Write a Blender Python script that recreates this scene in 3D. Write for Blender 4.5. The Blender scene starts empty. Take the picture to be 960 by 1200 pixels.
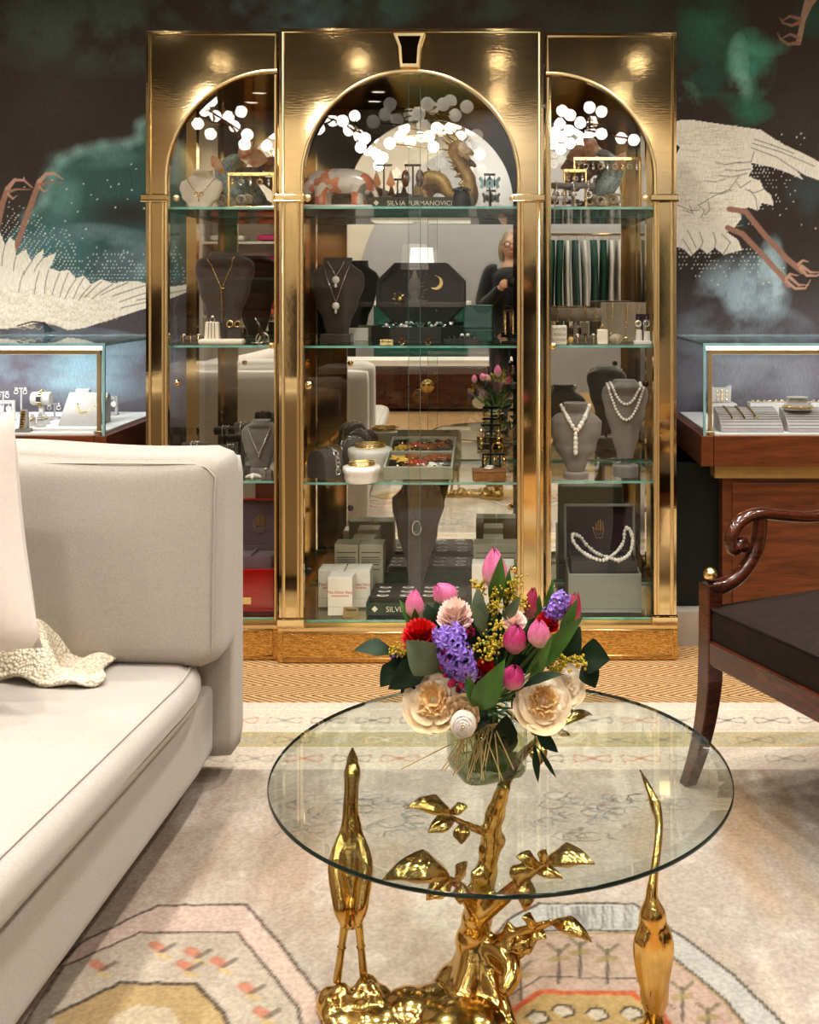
import bpy, bmesh, math, random
import numpy as np
from math import sin, cos, pi, sqrt, radians as R
from mathutils import Vector, Matrix

S = bpy.context.scene
COL = S.collection
F, VX, VY, EYE = 1256.0, 585.0, 335.0, 1.267      # focal length, vanishing point (960x1200 frame), eye height

def PX(px, py, Y):
    """A measured image point taken back to the place at depth Y."""
    return Vector(((px - VX) * Y / F, Y, EYE - (py - VY) * Y / F))
def XP(px, Y): return (px - VX) * Y / F
def ZP(py, Y): return EYE - (py - VY) * Y / F
def DEP(z, py): return F * (EYE - z) / (py - VY)      # depth of a point at height z seen at row py

# ------------------------------------------------------------------ colour and materials
def lin(c): return c / 12.92 if c <= .04045 else ((c + .055) / 1.055) ** 2.4
def H(h):
    h = h.lstrip('#')
    return tuple(lin(int(h[i:i + 2], 16) / 255) for i in (0, 2, 4))

def nodes(name):
    m = bpy.data.materials.new(name); m.use_nodes = True
    nt = m.node_tree; nt.nodes.clear()
    o = nt.nodes.new('ShaderNodeOutputMaterial')
    return m, nt, o
def N(nt, t, **kw):
    n = nt.nodes.new(t)
    for k, v in kw.items():
        if k in n.inputs: n.inputs[k].default_value = v
        else: setattr(n, k, v)
    return n
def L(nt, a, b): nt.links.new(a, b)

def mat(name, col, rough=.5, metal=0., var=.0, scale=30., bump=0., bscale=300., spec=.5, sheen=0., col2=None,
        stretch=None, coat=0., emit=0., sub=0.):
    m, nt, o = nodes(name)
    if isinstance(col, str): col = H(col)
    if isinstance(col2, str): col2 = H(col2)
    p = N(nt, 'ShaderNodeBsdfPrincipled', Roughness=rough, Metallic=metal)
    p.inputs['Specular IOR Level'].default_value = spec
    p.inputs['Sheen Weight'].default_value = sheen
    p.inputs['Coat Weight'].default_value = coat
    if emit:
        p.inputs['Emission Color'].default_value = (*col, 1); p.inputs['Emission Strength'].default_value = emit
    if sub:
        p.inputs['Subsurface Weight'].default_value = sub; p.inputs['Subsurface Radius'].default_value = (.01, .006, .004)
    tc = N(nt, 'ShaderNodeTexCoord')
    src = tc.outputs['Object']
    if stretch:
        mp = N(nt, 'ShaderNodeMapping'); mp.inputs['Scale'].default_value = stretch
        L(nt, src, mp.inputs['Vector']); src = mp.outputs['Vector']
    if var or col2:
        nz = N(nt, 'ShaderNodeTexNoise', Scale=scale, Detail=5.); L(nt, src, nz.inputs['Vector'])
        rp = N(nt, 'ShaderNodeValToRGB')
        c2 = col2 or tuple(min(1, c * (1 + var)) for c in col)
        c1 = col if col2 else tuple(c * (1 - var) for c in col)
        rp.color_ramp.elements[0].position = .32; rp.color_ramp.elements[1].position = .68
        rp.color_ramp.elements[0].color = (*c1, 1); rp.color_ramp.elements[1].color = (*c2, 1)
        L(nt, nz.outputs['Fac'], rp.inputs['Fac']); L(nt, rp.outputs['Color'], p.inputs['Base Color'])
    else:
        p.inputs['Base Color'].default_value = (*col, 1)
    if bump:
        bz = N(nt, 'ShaderNodeTexNoise', Scale=bscale, Detail=3.); L(nt, src, bz.inputs['Vector'])
        b = N(nt, 'ShaderNodeBump', Strength=bump, Distance=.002); L(nt, bz.outputs['Fac'], b.inputs['Height'])
        L(nt, b.outputs['Normal'], p.inputs['Normal'])
    L(nt, p.outputs['BSDF'], o.inputs['Surface'])
    return m

def glass(name, tint=(1, 1, 1), refl=1.6, rough=0., base=.04):
    """Thin clear sheet glass: see-through, with a mirror share that grows towards grazing angles."""
    m, nt, o = nodes(name)
    lw = N(nt, 'ShaderNodeLayerWeight', Blend=.5)
    pw = N(nt, 'ShaderNodeMath', operation='POWER'); pw.inputs[1].default_value = 5
    ma = N(nt, 'ShaderNodeMath', operation='MULTIPLY_ADD', use_clamp=True)
    ma.inputs[1].default_value = .95 * min(1, refl); ma.inputs[2].default_value = base * refl
    t = N(nt, 'ShaderNodeBsdfTransparent'); t.inputs[0].default_value = (*tint, 1)
    g = N(nt, 'ShaderNodeBsdfGlossy', Roughness=rough)
    mx = N(nt, 'ShaderNodeMixShader')
    L(nt, lw.outputs['Facing'], pw.inputs[0]); L(nt, pw.outputs[0], ma.inputs[0]); L(nt, ma.outputs[0], mx.inputs[0])
    L(nt, t.outputs[0], mx.inputs[1]); L(nt, g.outputs[0], mx.inputs[2]); L(nt, mx.outputs[0], o.inputs['Surface'])
    return m

def wood(name, c1, c2, rough=.3, scale=(1, 14, 14), coat=.3):
    m, nt, o = nodes(name)
    p = N(nt, 'ShaderNodeBsdfPrincipled', Roughness=rough); p.inputs['Coat Weight'].default_value = coat
    p.inputs['Coat Roughness'].default_value = .15
    tc = N(nt, 'ShaderNodeTexCoord'); mp = N(nt, 'ShaderNodeMapping'); mp.inputs['Scale'].default_value = scale
    L(nt, tc.outputs['Object'], mp.inputs['Vector'])
    n1 = N(nt, 'ShaderNodeTexNoise', Scale=2.2, Detail=6., Distortion=1.2); L(nt, mp.outputs[0], n1.inputs['Vector'])
    n2 = N(nt, 'ShaderNodeTexNoise', Scale=14., Detail=4.); L(nt, mp.outputs[0], n2.inputs['Vector'])
    ad = N(nt, 'ShaderNodeMix', Factor=.35); L(nt, n1.outputs['Fac'], ad.inputs[2]); L(nt, n2.outputs['Fac'], ad.inputs[3])
    rp = N(nt, 'ShaderNodeValToRGB'); rp.color_ramp.elements[0].position = .35; rp.color_ramp.elements[1].position = .65
    rp.color_ramp.elements[0].color = (*H(c1), 1); rp.color_ramp.elements[1].color = (*H(c2), 1)
    L(nt, ad.outputs[0], rp.inputs['Fac']); L(nt, rp.outputs['Color'], p.inputs['Base Color'])
    L(nt, p.outputs[0], o.inputs['Surface'])
    return m

def petal(name, cbase, cmid, cedge, rough=.45, streak=.25, axis=2):
    """Gradient along the bloom (Generated axis) with fine darker streaks."""
    m, nt, o = nodes(name)
    p = N(nt, 'ShaderNodeBsdfPrincipled', Roughness=rough)
    p.inputs['Subsurface Weight'].default_value = .15; p.inputs['Subsurface Radius'].default_value = (.006, .003, .003)
    tc = N(nt, 'ShaderNodeTexCoord'); sx = N(nt, 'ShaderNodeSeparateXYZ'); L(nt, tc.outputs['Generated'], sx.inputs[0])
    mp = N(nt, 'ShaderNodeMapping'); mp.inputs['Scale'].default_value = (9, 9, 1.2); L(nt, tc.outputs['Generated'], mp.inputs[0])
    nz = N(nt, 'ShaderNodeTexNoise', Scale=3., Detail=4.); L(nt, mp.outputs[0], nz.inputs['Vector'])
    ad = N(nt, 'ShaderNodeMath', operation='MULTIPLY_ADD'); ad.inputs[1].default_value = streak * 2
    L(nt, nz.outputs['Fac'], ad.inputs[0]); L(nt, sx.outputs[axis], ad.inputs[2])
    sb = N(nt, 'ShaderNodeMath', operation='SUBTRACT'); sb.inputs[1].default_value = streak; L(nt, ad.outputs[0], sb.inputs[0])
    rp = N(nt, 'ShaderNodeValToRGB')
    e = rp.color_ramp.elements
    e[0].position = .05; e[0].color = (*H(cbase), 1); e[1].position = .95; e[1].color = (*H(cedge), 1)
    x = e.new(.5); x.color = (*H(cmid), 1)
    L(nt, sb.outputs[0], rp.inputs[0]); L(nt, rp.outputs[0], p.inputs['Base Color']); L(nt, p.outputs[0], o.inputs['Surface'])
    return m

def painted(name, rough=.8, bump=0., bscale=400., noise=.0, nscale=60., stretch=(1, 1, 1), spec=.3, weave=None):
    """Colours painted into a mesh attribute, with woven or brushed unevenness on top."""
    m, nt, o = nodes(name)
    p = N(nt, 'ShaderNodeBsdfPrincipled', Roughness=rough); p.inputs['Specular IOR Level'].default_value = spec
    a = N(nt, 'ShaderNodeAttribute', attribute_name='paint')
    tc = N(nt, 'ShaderNodeTexCoord'); mp = N(nt, 'ShaderNodeMapping'); mp.inputs['Scale'].default_value = stretch
    L(nt, tc.outputs['Object'], mp.inputs[0])
    nz = N(nt, 'ShaderNodeTexNoise', Scale=nscale, Detail=6.); L(nt, mp.outputs[0], nz.inputs['Vector'])
    mr = N(nt, 'ShaderNodeMapRange'); mr.inputs[1].default_value = .3; mr.inputs[2].default_value = .7
    mr.inputs[3].default_value = 1 - noise; mr.inputs[4].default_value = 1 + noise
    L(nt, nz.outputs['Fac'], mr.inputs[0])
    mx = N(nt, 'ShaderNodeVectorMath', operation='SCALE'); L(nt, a.outputs['Color'], mx.inputs[0]); L(nt, mr.outputs[0], mx.inputs['Scale'])
    L(nt, mx.outputs[0], p.inputs['Base Color'])
    if bump:
        bz = N(nt, 'ShaderNodeTexNoise', Scale=bscale, Detail=2.); L(nt, mp.outputs[0], bz.inputs['Vector'])
        b = N(nt, 'ShaderNodeBump', Strength=bump, Distance=.003); L(nt, bz.outputs['Fac'], b.inputs['Height'])
        L(nt, b.outputs[0], p.inputs['Normal'])
    L(nt, p.outputs[0], o.inputs['Surface'])
    return m

# ------------------------------------------------------------------ mesh building
class MB:
    def __init__(s): s.v, s.f, s.m, s.s, s.M = [], [], [], [], Matrix()
    def add(s, vs, fs, m=0, sm=False):
        b = len(s.v); M = s.M
        s.v += [M @ Vector(p) for p in vs]
        for f in fs:
            s.f.append([b + i for i in f]); s.m.append(m); s.s.append(sm)
        return s
    def box(s, a, b, m=0, ms=None):
        (x0, y0, z0), (x1, y1, z1) = a, b
        vs = [(x0, y0, z0), (x1, y0, z0), (x1, y1, z0), (x0, y1, z0), (x0, y0, z1), (x1, y0, z1), (x1, y1, z1), (x0, y1, z1)]
        fs = [(0, 3, 2, 1), (4, 5, 6, 7), (0, 1, 5, 4), (1, 2, 6, 5), (2, 3, 7, 6), (3, 0, 4, 7)]   # bottom top front right back left
        if ms is None: return s.add(vs, fs, m)
        for f, k in zip(fs, ms): s.add(vs, [f], k)
        return s
    def frustum(s, a, b, m=0):
        """a, b: (x0,x1,y0,y1,z) rectangles at two heights."""
        vs = []
        for (x0, x1, y0, y1, z) in (a, b): vs += [(x0, y0, z), (x1, y0, z), (x1, y1, z), (x0, y1, z)]
        return s.add(vs, [(0, 3, 2, 1), (4, 5, 6, 7), (0, 1, 5, 4), (1, 2, 6, 5), (2, 3, 7, 6), (3, 0, 4, 7)], m)
    def prism(s, poly, y0, y1, m=0, plane='xz'):
        n = len(poly)
        if plane == 'xz': a = [(x, y0, z) for x, z in poly]; b = [(x, y1, z) for x, z in poly]
        elif plane == 'xy': a = [(x, z, y0) for x, z in poly]; b = [(x, z, y1) for x, z in poly]
        else: a = [(y0, x, z) for x, z in poly]; b = [(y1, x, z) for x, z in poly]
        fs = [tuple(range(n)), tuple(range(2 * n - 1, n - 1, -1))]
        fs += [(i, n + i, n + (i + 1) % n, (i + 1) % n) for i in range(n)]
        return s.add(a + b, fs, m)
    def sheet(s, poly3, m=0): return s.add(poly3, [tuple(range(len(poly3)))], m)
    def grid(s, fn, nu, nv, m=0, cu=False, cv=False, sm=True):
        vs = [fn(i / (nu if cu else nu - 1), j / (nv if cv else nv - 1)) for i in range(nu) for j in range(nv)]
        fs = []
        for i in range(nu if cu else nu - 1):
            for j in range(nv if cv else nv - 1):
                i2, j2 = (i + 1) % nu, (j + 1) % nv
                fs.append((i * nv + j, i2 * nv + j, i2 * nv + j2, i * nv + j2))
        return s.add(vs, fs, m, sm)
    def tube(s, pts, r, n=8, m=0, closed=False, cap=True, flat=1., up=None):
        P = [Vector(p) for p in pts]; k = len(P)
        rs = [r] * k if not hasattr(r, '__len__') else list(r)
        T = []
        for i in range(k):
            a = P[i - 1] if (i or closed) else P[i]; b = P[(i + 1) % k] if (i < k - 1 or closed) else P[i]
            d = b - a; T.append(d.normalized() if d.length > 1e-9 else Vector((0, 0, 1)))
        u = Vector(up) if up else (Vector((0, 0, 1)) if abs(T[0].z) < .9 else Vector((1, 0, 0)))
        vs = []
        for i in range(k):
            u = (u - T[i] * u.dot(T[i]));  u = u.normalized() if u.length > 1e-6 else T[i].orthogonal().normalized()
            w = T[i].cross(u)
            for j in range(n):
                a = 2 * pi * j / n
                vs.append(P[i] + (u * cos(a) + w * sin(a) * flat) * rs[i])
        fs = [(i * n + j, ((i + 1) % k) * n + j, ((i + 1) % k) * n + (j + 1) % n, i * n + (j + 1) % n)
              for i in range(k if closed else k - 1) for j in range(n)]
        s.add(vs, fs, m, True)
        if cap and not closed:
            s.add(vs[:n], [tuple(range(n))], m); s.add(vs[-n:], [tuple(range(n - 1, -1, -1))], m)
        return s
    def lathe(s, prof, n=24, o=(0, 0, 0), m=0, cap=True, ell=1., sm=True):
        vs = [(o[0] + r * cos(2 * pi * j / n), o[1] + r * ell * sin(2 * pi * j / n), o[2] + z) for r, z in prof for j in range(n)]
        k = len(prof)
        fs = [(i * n + j, i * n + (j + 1) % n, (i + 1) * n + (j + 1) % n, (i + 1) * n + j) for i in range(k - 1) for j in range(n)]
        s.add(vs, fs, m, sm)
        if cap:
            if prof[0][0] > 1e-5: s.add(vs[:n], [tuple(range(n - 1, -1, -1))], m)
            if prof[-1][0] > 1e-5: s.add(vs[-n:], [tuple(range(n))], m)
        return s
    def ball(s, c, r, nu=10, nv=7, m=0):
        rx, ry, rz = (r, r, r) if not hasattr(r, '__len__') else r
        vs = [(c[0], c[1], c[2] - rz)]
        for i in range(1, nv):
            a = -pi / 2 + pi * i / nv
            vs += [(c[0] + rx * cos(a) * cos(2 * pi * j / nu), c[1] + ry * cos(a) * sin(2 * pi * j / nu), c[2] + rz * sin(a)) for j in range(nu)]
        vs.append((c[0], c[1], c[2] + rz)); t = len(vs) - 1
        fs = [(0, 1 + (j + 1) % nu, 1 + j) for j in range(nu)]
        for i in range(nv - 2):
            fs += [(1 + i * nu + j, 1 + i * nu + (j + 1) % nu, 1 + (i + 1) * nu + (j + 1) % nu, 1 + (i + 1) * nu + j) for j in range(nu)]
        fs += [(t, t - nu + j, t - nu + (j + 1) % nu) for j in range(nu)]
        return s.add(vs, fs, m, True)
    def torus(s, c, r, t, n=24, k=8, m=0, axis='z', ell=1.):
        pts = []
        for i in range(n):
            a = 2 * pi * i / n; p, q = r * cos(a), r * ell * sin(a)
            pts.append((c[0] + p, c[1] + q, c[2]) if axis == 'z' else (c[0] + p, c[1], c[2] + q) if axis == 'y' else (c[0], c[1] + p, c[2] + q))
        return s.tube(pts, t, k, m, closed=True)
    def build(s, name, mats, parent=None, loc=None, rot=None, bevel=0., seg=2, label=None, cat=None, group=None, kind=None,
              remesh=0., smooth=0, subd=0, ang=30):
        me = bpy.data.meshes.new(name)
        me.from_pydata([tuple(p) for p in s.v], [], s.f)
        mats = mats if isinstance(mats, (list, tuple)) else [mats]
        for k in mats: me.materials.append(k)
        me.polygons.foreach_set('material_index', s.m); me.polygons.foreach_set('use_smooth', s.s); me.update()
        o = bpy.data.objects.new(name, me); COL.objects.link(o)
        if parent is not None: o.parent = parent
        if loc is not None: o.location = loc
        if rot is not None: o.rotation_euler = rot
        if remesh:
            d = o.modifiers.new('m', 'REMESH'); d.mode = 'VOXEL'; d.voxel_size = remesh; d.use_smooth_shade = True
        if smooth:
            d = o.modifiers.new('s', 'SMOOTH'); d.iterations = smooth; d.factor = .5
        if bevel:
            d = o.modifiers.new('b', 'BEVEL'); d.width = bevel; d.segments = seg; d.limit_method = 'ANGLE'; d.angle_limit = R(ang)
            d.harden_normals = False
        if subd:
            d = o.modifiers.new('d', 'SUBSURF'); d.levels = d.render_levels = subd
        tag(o, label, cat, group, kind)
        return o

def tag(o, label=None, cat=None, group=None, kind=None):
    for k, v in (('label', label), ('category', cat), ('group', group), ('kind', kind)):
        if v: o[k] = v
    return o
def thing(name, label, cat, loc=(0, 0, 0), rz=0., group=None):
    o = bpy.data.objects.new(name, None); o.empty_display_size = .05; COL.objects.link(o)
    o.location = loc; o.rotation_euler = (0, 0, rz)
    return tag(o, label, cat, group)
def copy_tree(o, parent=None):
    c = o.copy(); COL.objects.link(c); c.parent = parent
    for ch in list(o.children): copy_tree(ch, c)
    return c
def text(name, body, size, m, parent, loc, rot=(pi / 2, 0, 0), align='LEFT', ext=.0003, sx=1.):
    cu = bpy.data.curves.new(name, 'FONT'); cu.body = body; cu.size = size; cu.align_x = align; cu.extrude = ext
    t = bpy.data.objects.new(name, cu); COL.objects.link(t)
    dg = bpy.context.evaluated_depsgraph_get()
    me = bpy.data.meshes.new_from_object(t.evaluated_get(dg)); bpy.data.objects.remove(t)
    me.materials.clear(); me.materials.append(m)
    o = bpy.data.objects.new(name, me); COL.objects.link(o); o.parent = parent; o.location = loc; o.rotation_euler = rot; o.scale = (sx, 1, 1)
    return o
def smoothcurve(pts, n=8):
    """Catmull-Rom through the points."""
    P = [Vector(p) for p in pts]; out = []
    for i in range(len(P) - 1):
        a, b, c, d = P[max(i - 1, 0)], P[i], P[i + 1], P[min(i + 2, len(P) - 1)]
        for k in range(n):
            t = k / n
            out.append(.5 * ((2 * b) + (c - a) * t + (2 * a - 5 * b + 4 * c - d) * t * t + (3 * b - a - 3 * c + d) * t ** 3))
    out.append(P[-1]); return out
def lerpk(knots, t):
    for (a, x), (b, y) in zip(knots, knots[1:]):
        if t <= b:
            k = (t - a) / (b - a); k = k * k * (3 - 2 * k); return x + (y - x) * k
    return knots[-1][1]

# ------------------------------------------------------------------ painting colours into dense meshes
class Canvas:
    def __init__(s, x0, x1, y0, y1, st, base):
        s.x0, s.y0, s.st = x0, y0, st
        s.nx, s.ny = int(round((x1 - x0) / st)) + 1, int(round((y1 - y0) / st)) + 1
        s.X, s.Y = np.meshgrid(x0 + np.arange(s.nx) * st, y0 + np.arange(s.ny) * st)
        s.c = np.empty((s.ny, s.nx, 3)); s.c[:] = base
    def noise(s, scale, seed=0, octs=4, sx=1., sy=1.):
        rng = np.random.RandomState(seed); out = np.zeros_like(s.X); amp, tot = 1., 0.
        for o in range(octs):
            G = rng.rand(64, 64)
            u, v = s.X * scale * sx + 17.3 * o + 50, s.Y * scale * sy + 9.1 * o + 50
            i, j = np.floor(u).astype(int), np.floor(v).astype(int); a, b = u - i, v - j
            a, b = a * a * (3 - 2 * a), b * b * (3 - 2 * b); i, j = i % 64, j % 64; i2, j2 = (i + 1) % 64, (j + 1) % 64
            out += amp * ((G[j, i] * (1 - a) + G[j, i2] * a) * (1 - b) + (G[j2, i] * (1 - a) + G[j2, i2] * a) * b)
            tot += amp; amp *= .5; scale *= 2.03
        return out / tot
    def win(s, xs, ys, pad):
        i0 = max(0, int((min(xs) - pad - s.x0) / s.st)); i1 = min(s.nx, int((max(xs) + pad - s.x0) / s.st) + 2)
        j0 = max(0, int((min(ys) - pad - s.y0) / s.st)); j1 = min(s.ny, int((max(ys) + pad - s.y0) / s.st) + 2)
        return (slice(j0, j1), slice(i0, i1)) if i1 > i0 and j1 > j0 else None
    def blend(s, w, col, a):
        a = np.clip(a, 0, 1)[..., None]; s.c[w] = s.c[w] * (1 - a) + np.asarray(col) * a
    def poly(s, pts, col, a=1.):
        w = s.win([p[0] for p in pts], [p[1] for p in pts], s.st)
        if w is None: return
        X, Y = s.X[w], s.Y[w]; ins = np.zeros(X.shape, bool); n = len(pts)
        for i in range(n):
            (xa, ya), (xb, yb) = pts[i], pts[(i + 1) % n]
            if ya == yb: continue
            c = ((ya > Y) != (yb > Y)) & (X < (xb - xa) * (Y - ya) / (yb - ya) + xa); ins ^= c
        s.blend(w, col, ins * a)
    def line(s, pts, wd, col, a=1., taper=False, soft=.6):
        n = len(pts) - 1
        for i in range(n):
            (xa, ya), (xb, yb) = pts[i], pts[i + 1]
            w = s.win([xa, xb], [ya, yb], wd * 2)
            if w is None: continue
            X, Y = s.X[w], s.Y[w]; dx, dy = xb - xa, yb - ya; q = dx * dx + dy * dy + 1e-12
            t = np.clip(((X - xa) * dx + (Y - ya) * dy) / q, 0, 1)
            d = np.hypot(X - xa - t * dx, Y - ya - t * dy)
            hw = wd / 2 * ((1 - (i + t) / n * .8) if taper else 1)
            s.blend(w, col, a * np.clip((hw - d) / (s.st * soft) + .5, 0, 1))
    def blob(s, x, y, rx, ry, col, a=1., p=1., mod=None):
        w = s.win([x - rx, x + rx], [y - ry, y + ry], 0)
        if w is None: return
        d = ((s.X[w] - x) / rx) ** 2 + ((s.Y[w] - y) / ry) ** 2
        k = np.clip(1 - d, 0, 1) ** p * a
        if mod is not None: k = k * mod[w]
        s.blend(w, col, k)
    def mesh(s, name, m, place, **kw):
        """place(X, Y) -> three arrays of coordinates."""
        x, y, z = place(s.X, s.Y); n = s.nx * s.ny
        co = np.stack([x, y, z], -1).reshape(-1, 3).astype(np.float32)
        idx = np.arange(n).reshape(s.ny, s.nx)
        q = np.stack([idx[:-1, :-1], idx[:-1, 1:], idx[1:, 1:], idx[1:, :-1]], -1).reshape(-1, 4)
        me = bpy.data.meshes.new(name); me.vertices.add(n); me.vertices.foreach_set('co', co.ravel())
        me.loops.add(q.size); me.loops.foreach_set('vertex_index', q.ravel().astype(np.int32))
        me.polygons.add(len(q)); me.polygons.foreach_set('loop_start', np.arange(0, q.size, 4, dtype=np.int32))
        me.update(calc_edges=True)
        at = me.color_attributes.new('paint', 'FLOAT_COLOR', 'POINT')
        rgba = np.ones((n, 4), np.float32); rgba[:, :3] = s.c.reshape(-1, 3); at.data.foreach_set('color', rgba.ravel())
        me.materials.append(m)
        o = bpy.data.objects.new(name, me); COL.objects.link(o)
        return tag(o, **kw)
LIGHT_E, PANEL_E, EXPO = 8.6, 0., .05
# ------------------------------------------------------------------ materials
M = {}
M['brass'] = mat('polished_brass', (.80, .62, .34), rough=.07, metal=1, bump=.03, bscale=40)
M['brass_brushed'] = mat('brushed_brass', (.74, .58, .34), rough=.07, metal=1, var=.06, scale=8, bump=.035, bscale=30, stretch=(1, 1, 6))
M['brass_bead'] = mat('bright_brass_bead', (.95, .78, .47), rough=.28, metal=1)
M['brass_cast'] = mat('cast_brass', (.62, .42, .15), rough=.17, metal=1, var=.25, scale=14, bump=.25, bscale=55)
M['gold'] = mat('gold_jewellery', (.95, .72, .33), rough=.15, metal=1)
M['gold_paint'] = mat('gold_glaze', (1., .58, .20), rough=.36, metal=.2, var=.25, scale=60, bump=.4, bscale=160)
M['silver'] = mat('silver_jewellery', (.88, .87, .85), rough=.15, metal=1)
M['dark_metal'] = mat('dark_bronze', '#3a2d20', rough=.35, metal=.8)
M['mirror'] = mat('silvered_mirror', (.86, .84, .79), rough=0., metal=1)
M['dark_mirror'] = mat('dark_mirror', (.13, .09, .05), rough=.02, metal=1)
M['glass'] = glass('clear_pane', (.97, .985, .975), 1.35)
M['shelf_glass'] = glass('shelf_pane', (.93, .98, .96), 1.5)
M['case_glass'] = glass('case_pane', (.965, .985, .985), 1.3)
M['glass_edge'] = mat('green_glass_edge', '#7fb5aa', rough=.1, var=.2, scale=25, coat=1)
M['glass_edge_dark'] = mat('dark_green_glass_edge', '#0a211c', rough=.15, coat=.3, var=.4, scale=12)
M['case_edge'] = mat('blue_green_glass_edge', '#8fb9bd', rough=.1, var=.15, scale=20, coat=1)
M['top_glass'] = glass('table_glass', (.93, .96, .94), 1.6)
M['bevel_glass'] = glass('table_bevel_glass', (.90, .94, .92), 2.2, base=.08)
M['vase_glass'] = glass('vase_glass', (.88, .90, .86), 1.8)
M['water'] = glass('vase_water', (.90, .92, .82), 1.0)
M['linen'] = mat('cream_linen', '#afa79d', rough=.9, var=.06, scale=180, bump=.5, bscale=700, sheen=.25, spec=.2)
M['pillow'] = mat('blush_cotton', '#cfc3ba', rough=.9, var=.03, scale=80, bump=.2, bscale=500, sheen=.2, spec=.2)
M['knit'] = mat('cream_crochet', '#e4d9c4', rough=.95, var=.10, scale=90, bump=.3, bscale=250, spec=.1)
M['mahogany'] = wood('mahogany', '#29120a', '#5e2d18', .22, (3, 3, 14), .5)
M['walnut'] = wood('red_walnut', '#512812', '#7c4420', .38, (1.5, 10, 16), .2)
M['tan_strip'] = mat('brushed_tan_brass', '#b99a62', rough=.4, metal=.3, var=.05, scale=30)
M['leather'] = mat('dark_brown_velvet', '#23160f', rough=.7, var=.3, scale=35, bump=.25, bscale=60, sheen=.03, spec=.25)
M['grey_velvet'] = mat('grey_velvet', '#7d7770', rough=.9, var=.08, scale=40, bump=.15, bscale=500, sheen=.4, spec=.2)
M['dark_velvet'] = mat('charcoal_velvet', '#5a524b', rough=.9, var=.1, scale=40, bump=.15, bscale=500, sheen=.35, spec=.2)
M['brown_velvet'] = mat('dark_brown_velvet_bust', '#4b4139', rough=.85, var=.1, scale=30, sheen=.3, spec=.25)
M['taupe_velvet'] = mat('taupe_velvet', '#8a7b6b', rough=.9, var=.08, scale=40, sheen=.4, spec=.2)
M['pale_velvet'] = mat('pale_grey_suede', '#aaa6a3', rough=.9, var=.04, scale=60, sheen=.3, spec=.2)
M['cream_suede'] = mat('cream_suede', '#e6d9c8', rough=.85, var=.04, scale=50, sheen=.2, spec=.2)
M['white'] = mat('white_gloss', '#eeeae2', rough=.3, var=.02, scale=20)
M['card'] = mat('white_card', '#f1ebdf', rough=.7, var=.02, scale=30)
M['card_sage'] = mat('sage_card', '#b5b09a', rough=.7, var=.03, scale=30)
M['pearl'] = mat('pearl', '#e9e2d8', rough=.18, coat=.6, spec=.6)
M['black'] = mat('black_lacquer', '#15120f', rough=.3, var=.1, scale=30)
M['black_soft'] = mat('black_leatherette', '#37302c', rough=.6, var=.08, scale=60, bump=.15, bscale=400)
M['green_book'] = mat('green_cloth_cover', '#1f3b24', rough=.55, var=.08, scale=60)
M['olive_book'] = mat('olive_cloth_cover', '#4c4a35', rough=.55, var=.08, scale=60)
M['paper'] = mat('page_block', '#cfc6b0', rough=.8, var=.06, scale=120, stretch=(1, 1, 30))
M['letter_cream'] = mat('cream_lettering', '#efe6cf', rough=.5)
M['letter_red'] = mat('red_lettering', '#d0644c', rough=.6)
M['letter_dark'] = mat('dark_lettering', '#3b372c', rough=.6)
M['red_lacquer'] = mat('red_lacquer', '#a81c14', rough=.12, coat=.8, var=.15, scale=12)
M['dark_red'] = mat('dark_red_edge', '#380d0c', rough=.2, coat=.6)
M['mauve'] = mat('mauve_velvet', '#6d5560', rough=.85, var=.07, scale=30, sheen=.3)
M['plum'] = mat('plum_velvet', '#35242c', rough=.85, var=.1, scale=30, sheen=.25)
M['grey_leather'] = mat('grey_leatherette', '#8b9088', rough=.45, var=.04, scale=120, bump=.1, bscale=600)
M['slate'] = mat('slate_tray', '#3d3e40', rough=.5, var=.06, scale=80)
M['teal'] = mat('teal_leatherette', '#1f5c50', rough=.4, var=.1, scale=40)
M['sage_tray'] = mat('sage_grey_tray', '#a8a897', rough=.5, var=.03, scale=60)
M['emerald'] = mat('emerald_stone', '#06352a', rough=.05, coat=1)
M['amber'] = mat('amber_drop', '#6b3c16', rough=.2, var=.3, scale=60, coat=.5)
M['orange_fan'] = petal('orange_fan', '#f0a268', '#e9b48a', '#f6e6d6', axis=2)
M['ring_stone'] = mat('dark_stone', '#2a1a1c', rough=.1, coat=1)
M['box_wood'] = wood('small_box_wood', '#7d4f25', '#a8743d', .4, (2, 2, 10), .1)
M['white_led'] = mat('led_strip', (1, .97, .93), emit=3.5)
M['globe'] = mat('lit_opal_globe', (1, .93, .82), rough=.3, emit=24.)
M['globe_soft'] = mat('softly_lit_opal_globe', (1, .93, .82), rough=.3, emit=1.5)
M['downlight'] = mat('downlight_glow', (1, .9, .75), emit=18.)
M['deck'] = mat('white_deck', '#efeeec', rough=.6, var=.02, scale=30)
M['leaf'] = mat('dark_green_leaf', '#1b2e1a', rough=.6, var=.3, scale=25, spec=.3)
M['leaf_grey'] = mat('grey_green_leaf', '#56614a', rough=.55, var=.18, scale=25)
M['leaf_bright'] = mat('tulip_leaf_green', '#466b2c', rough=.4, var=.22, scale=18, stretch=(3, 3, .6), coat=.15)
M['stem'] = mat('flower_stem', '#4f6b34', rough=.5, var=.15, scale=30)
M['tulip_pink'] = petal('pale_pink_tulip', '#e6cbb8', '#cf7797', '#b54f82', streak=.35)
M['tulip_magenta'] = petal('magenta_tulip', '#d39aa0', '#ac2f68', '#8f1d55', streak=.35)
M['tulip_crimson'] = petal('crimson_tulip', '#c98f88', '#a02a4c', '#84183c', streak=.35)
M['rose_cream'] = petal('cream_rose', '#eed6ab', '#f0e0c6', '#f4ecdf', streak=.15)
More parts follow.
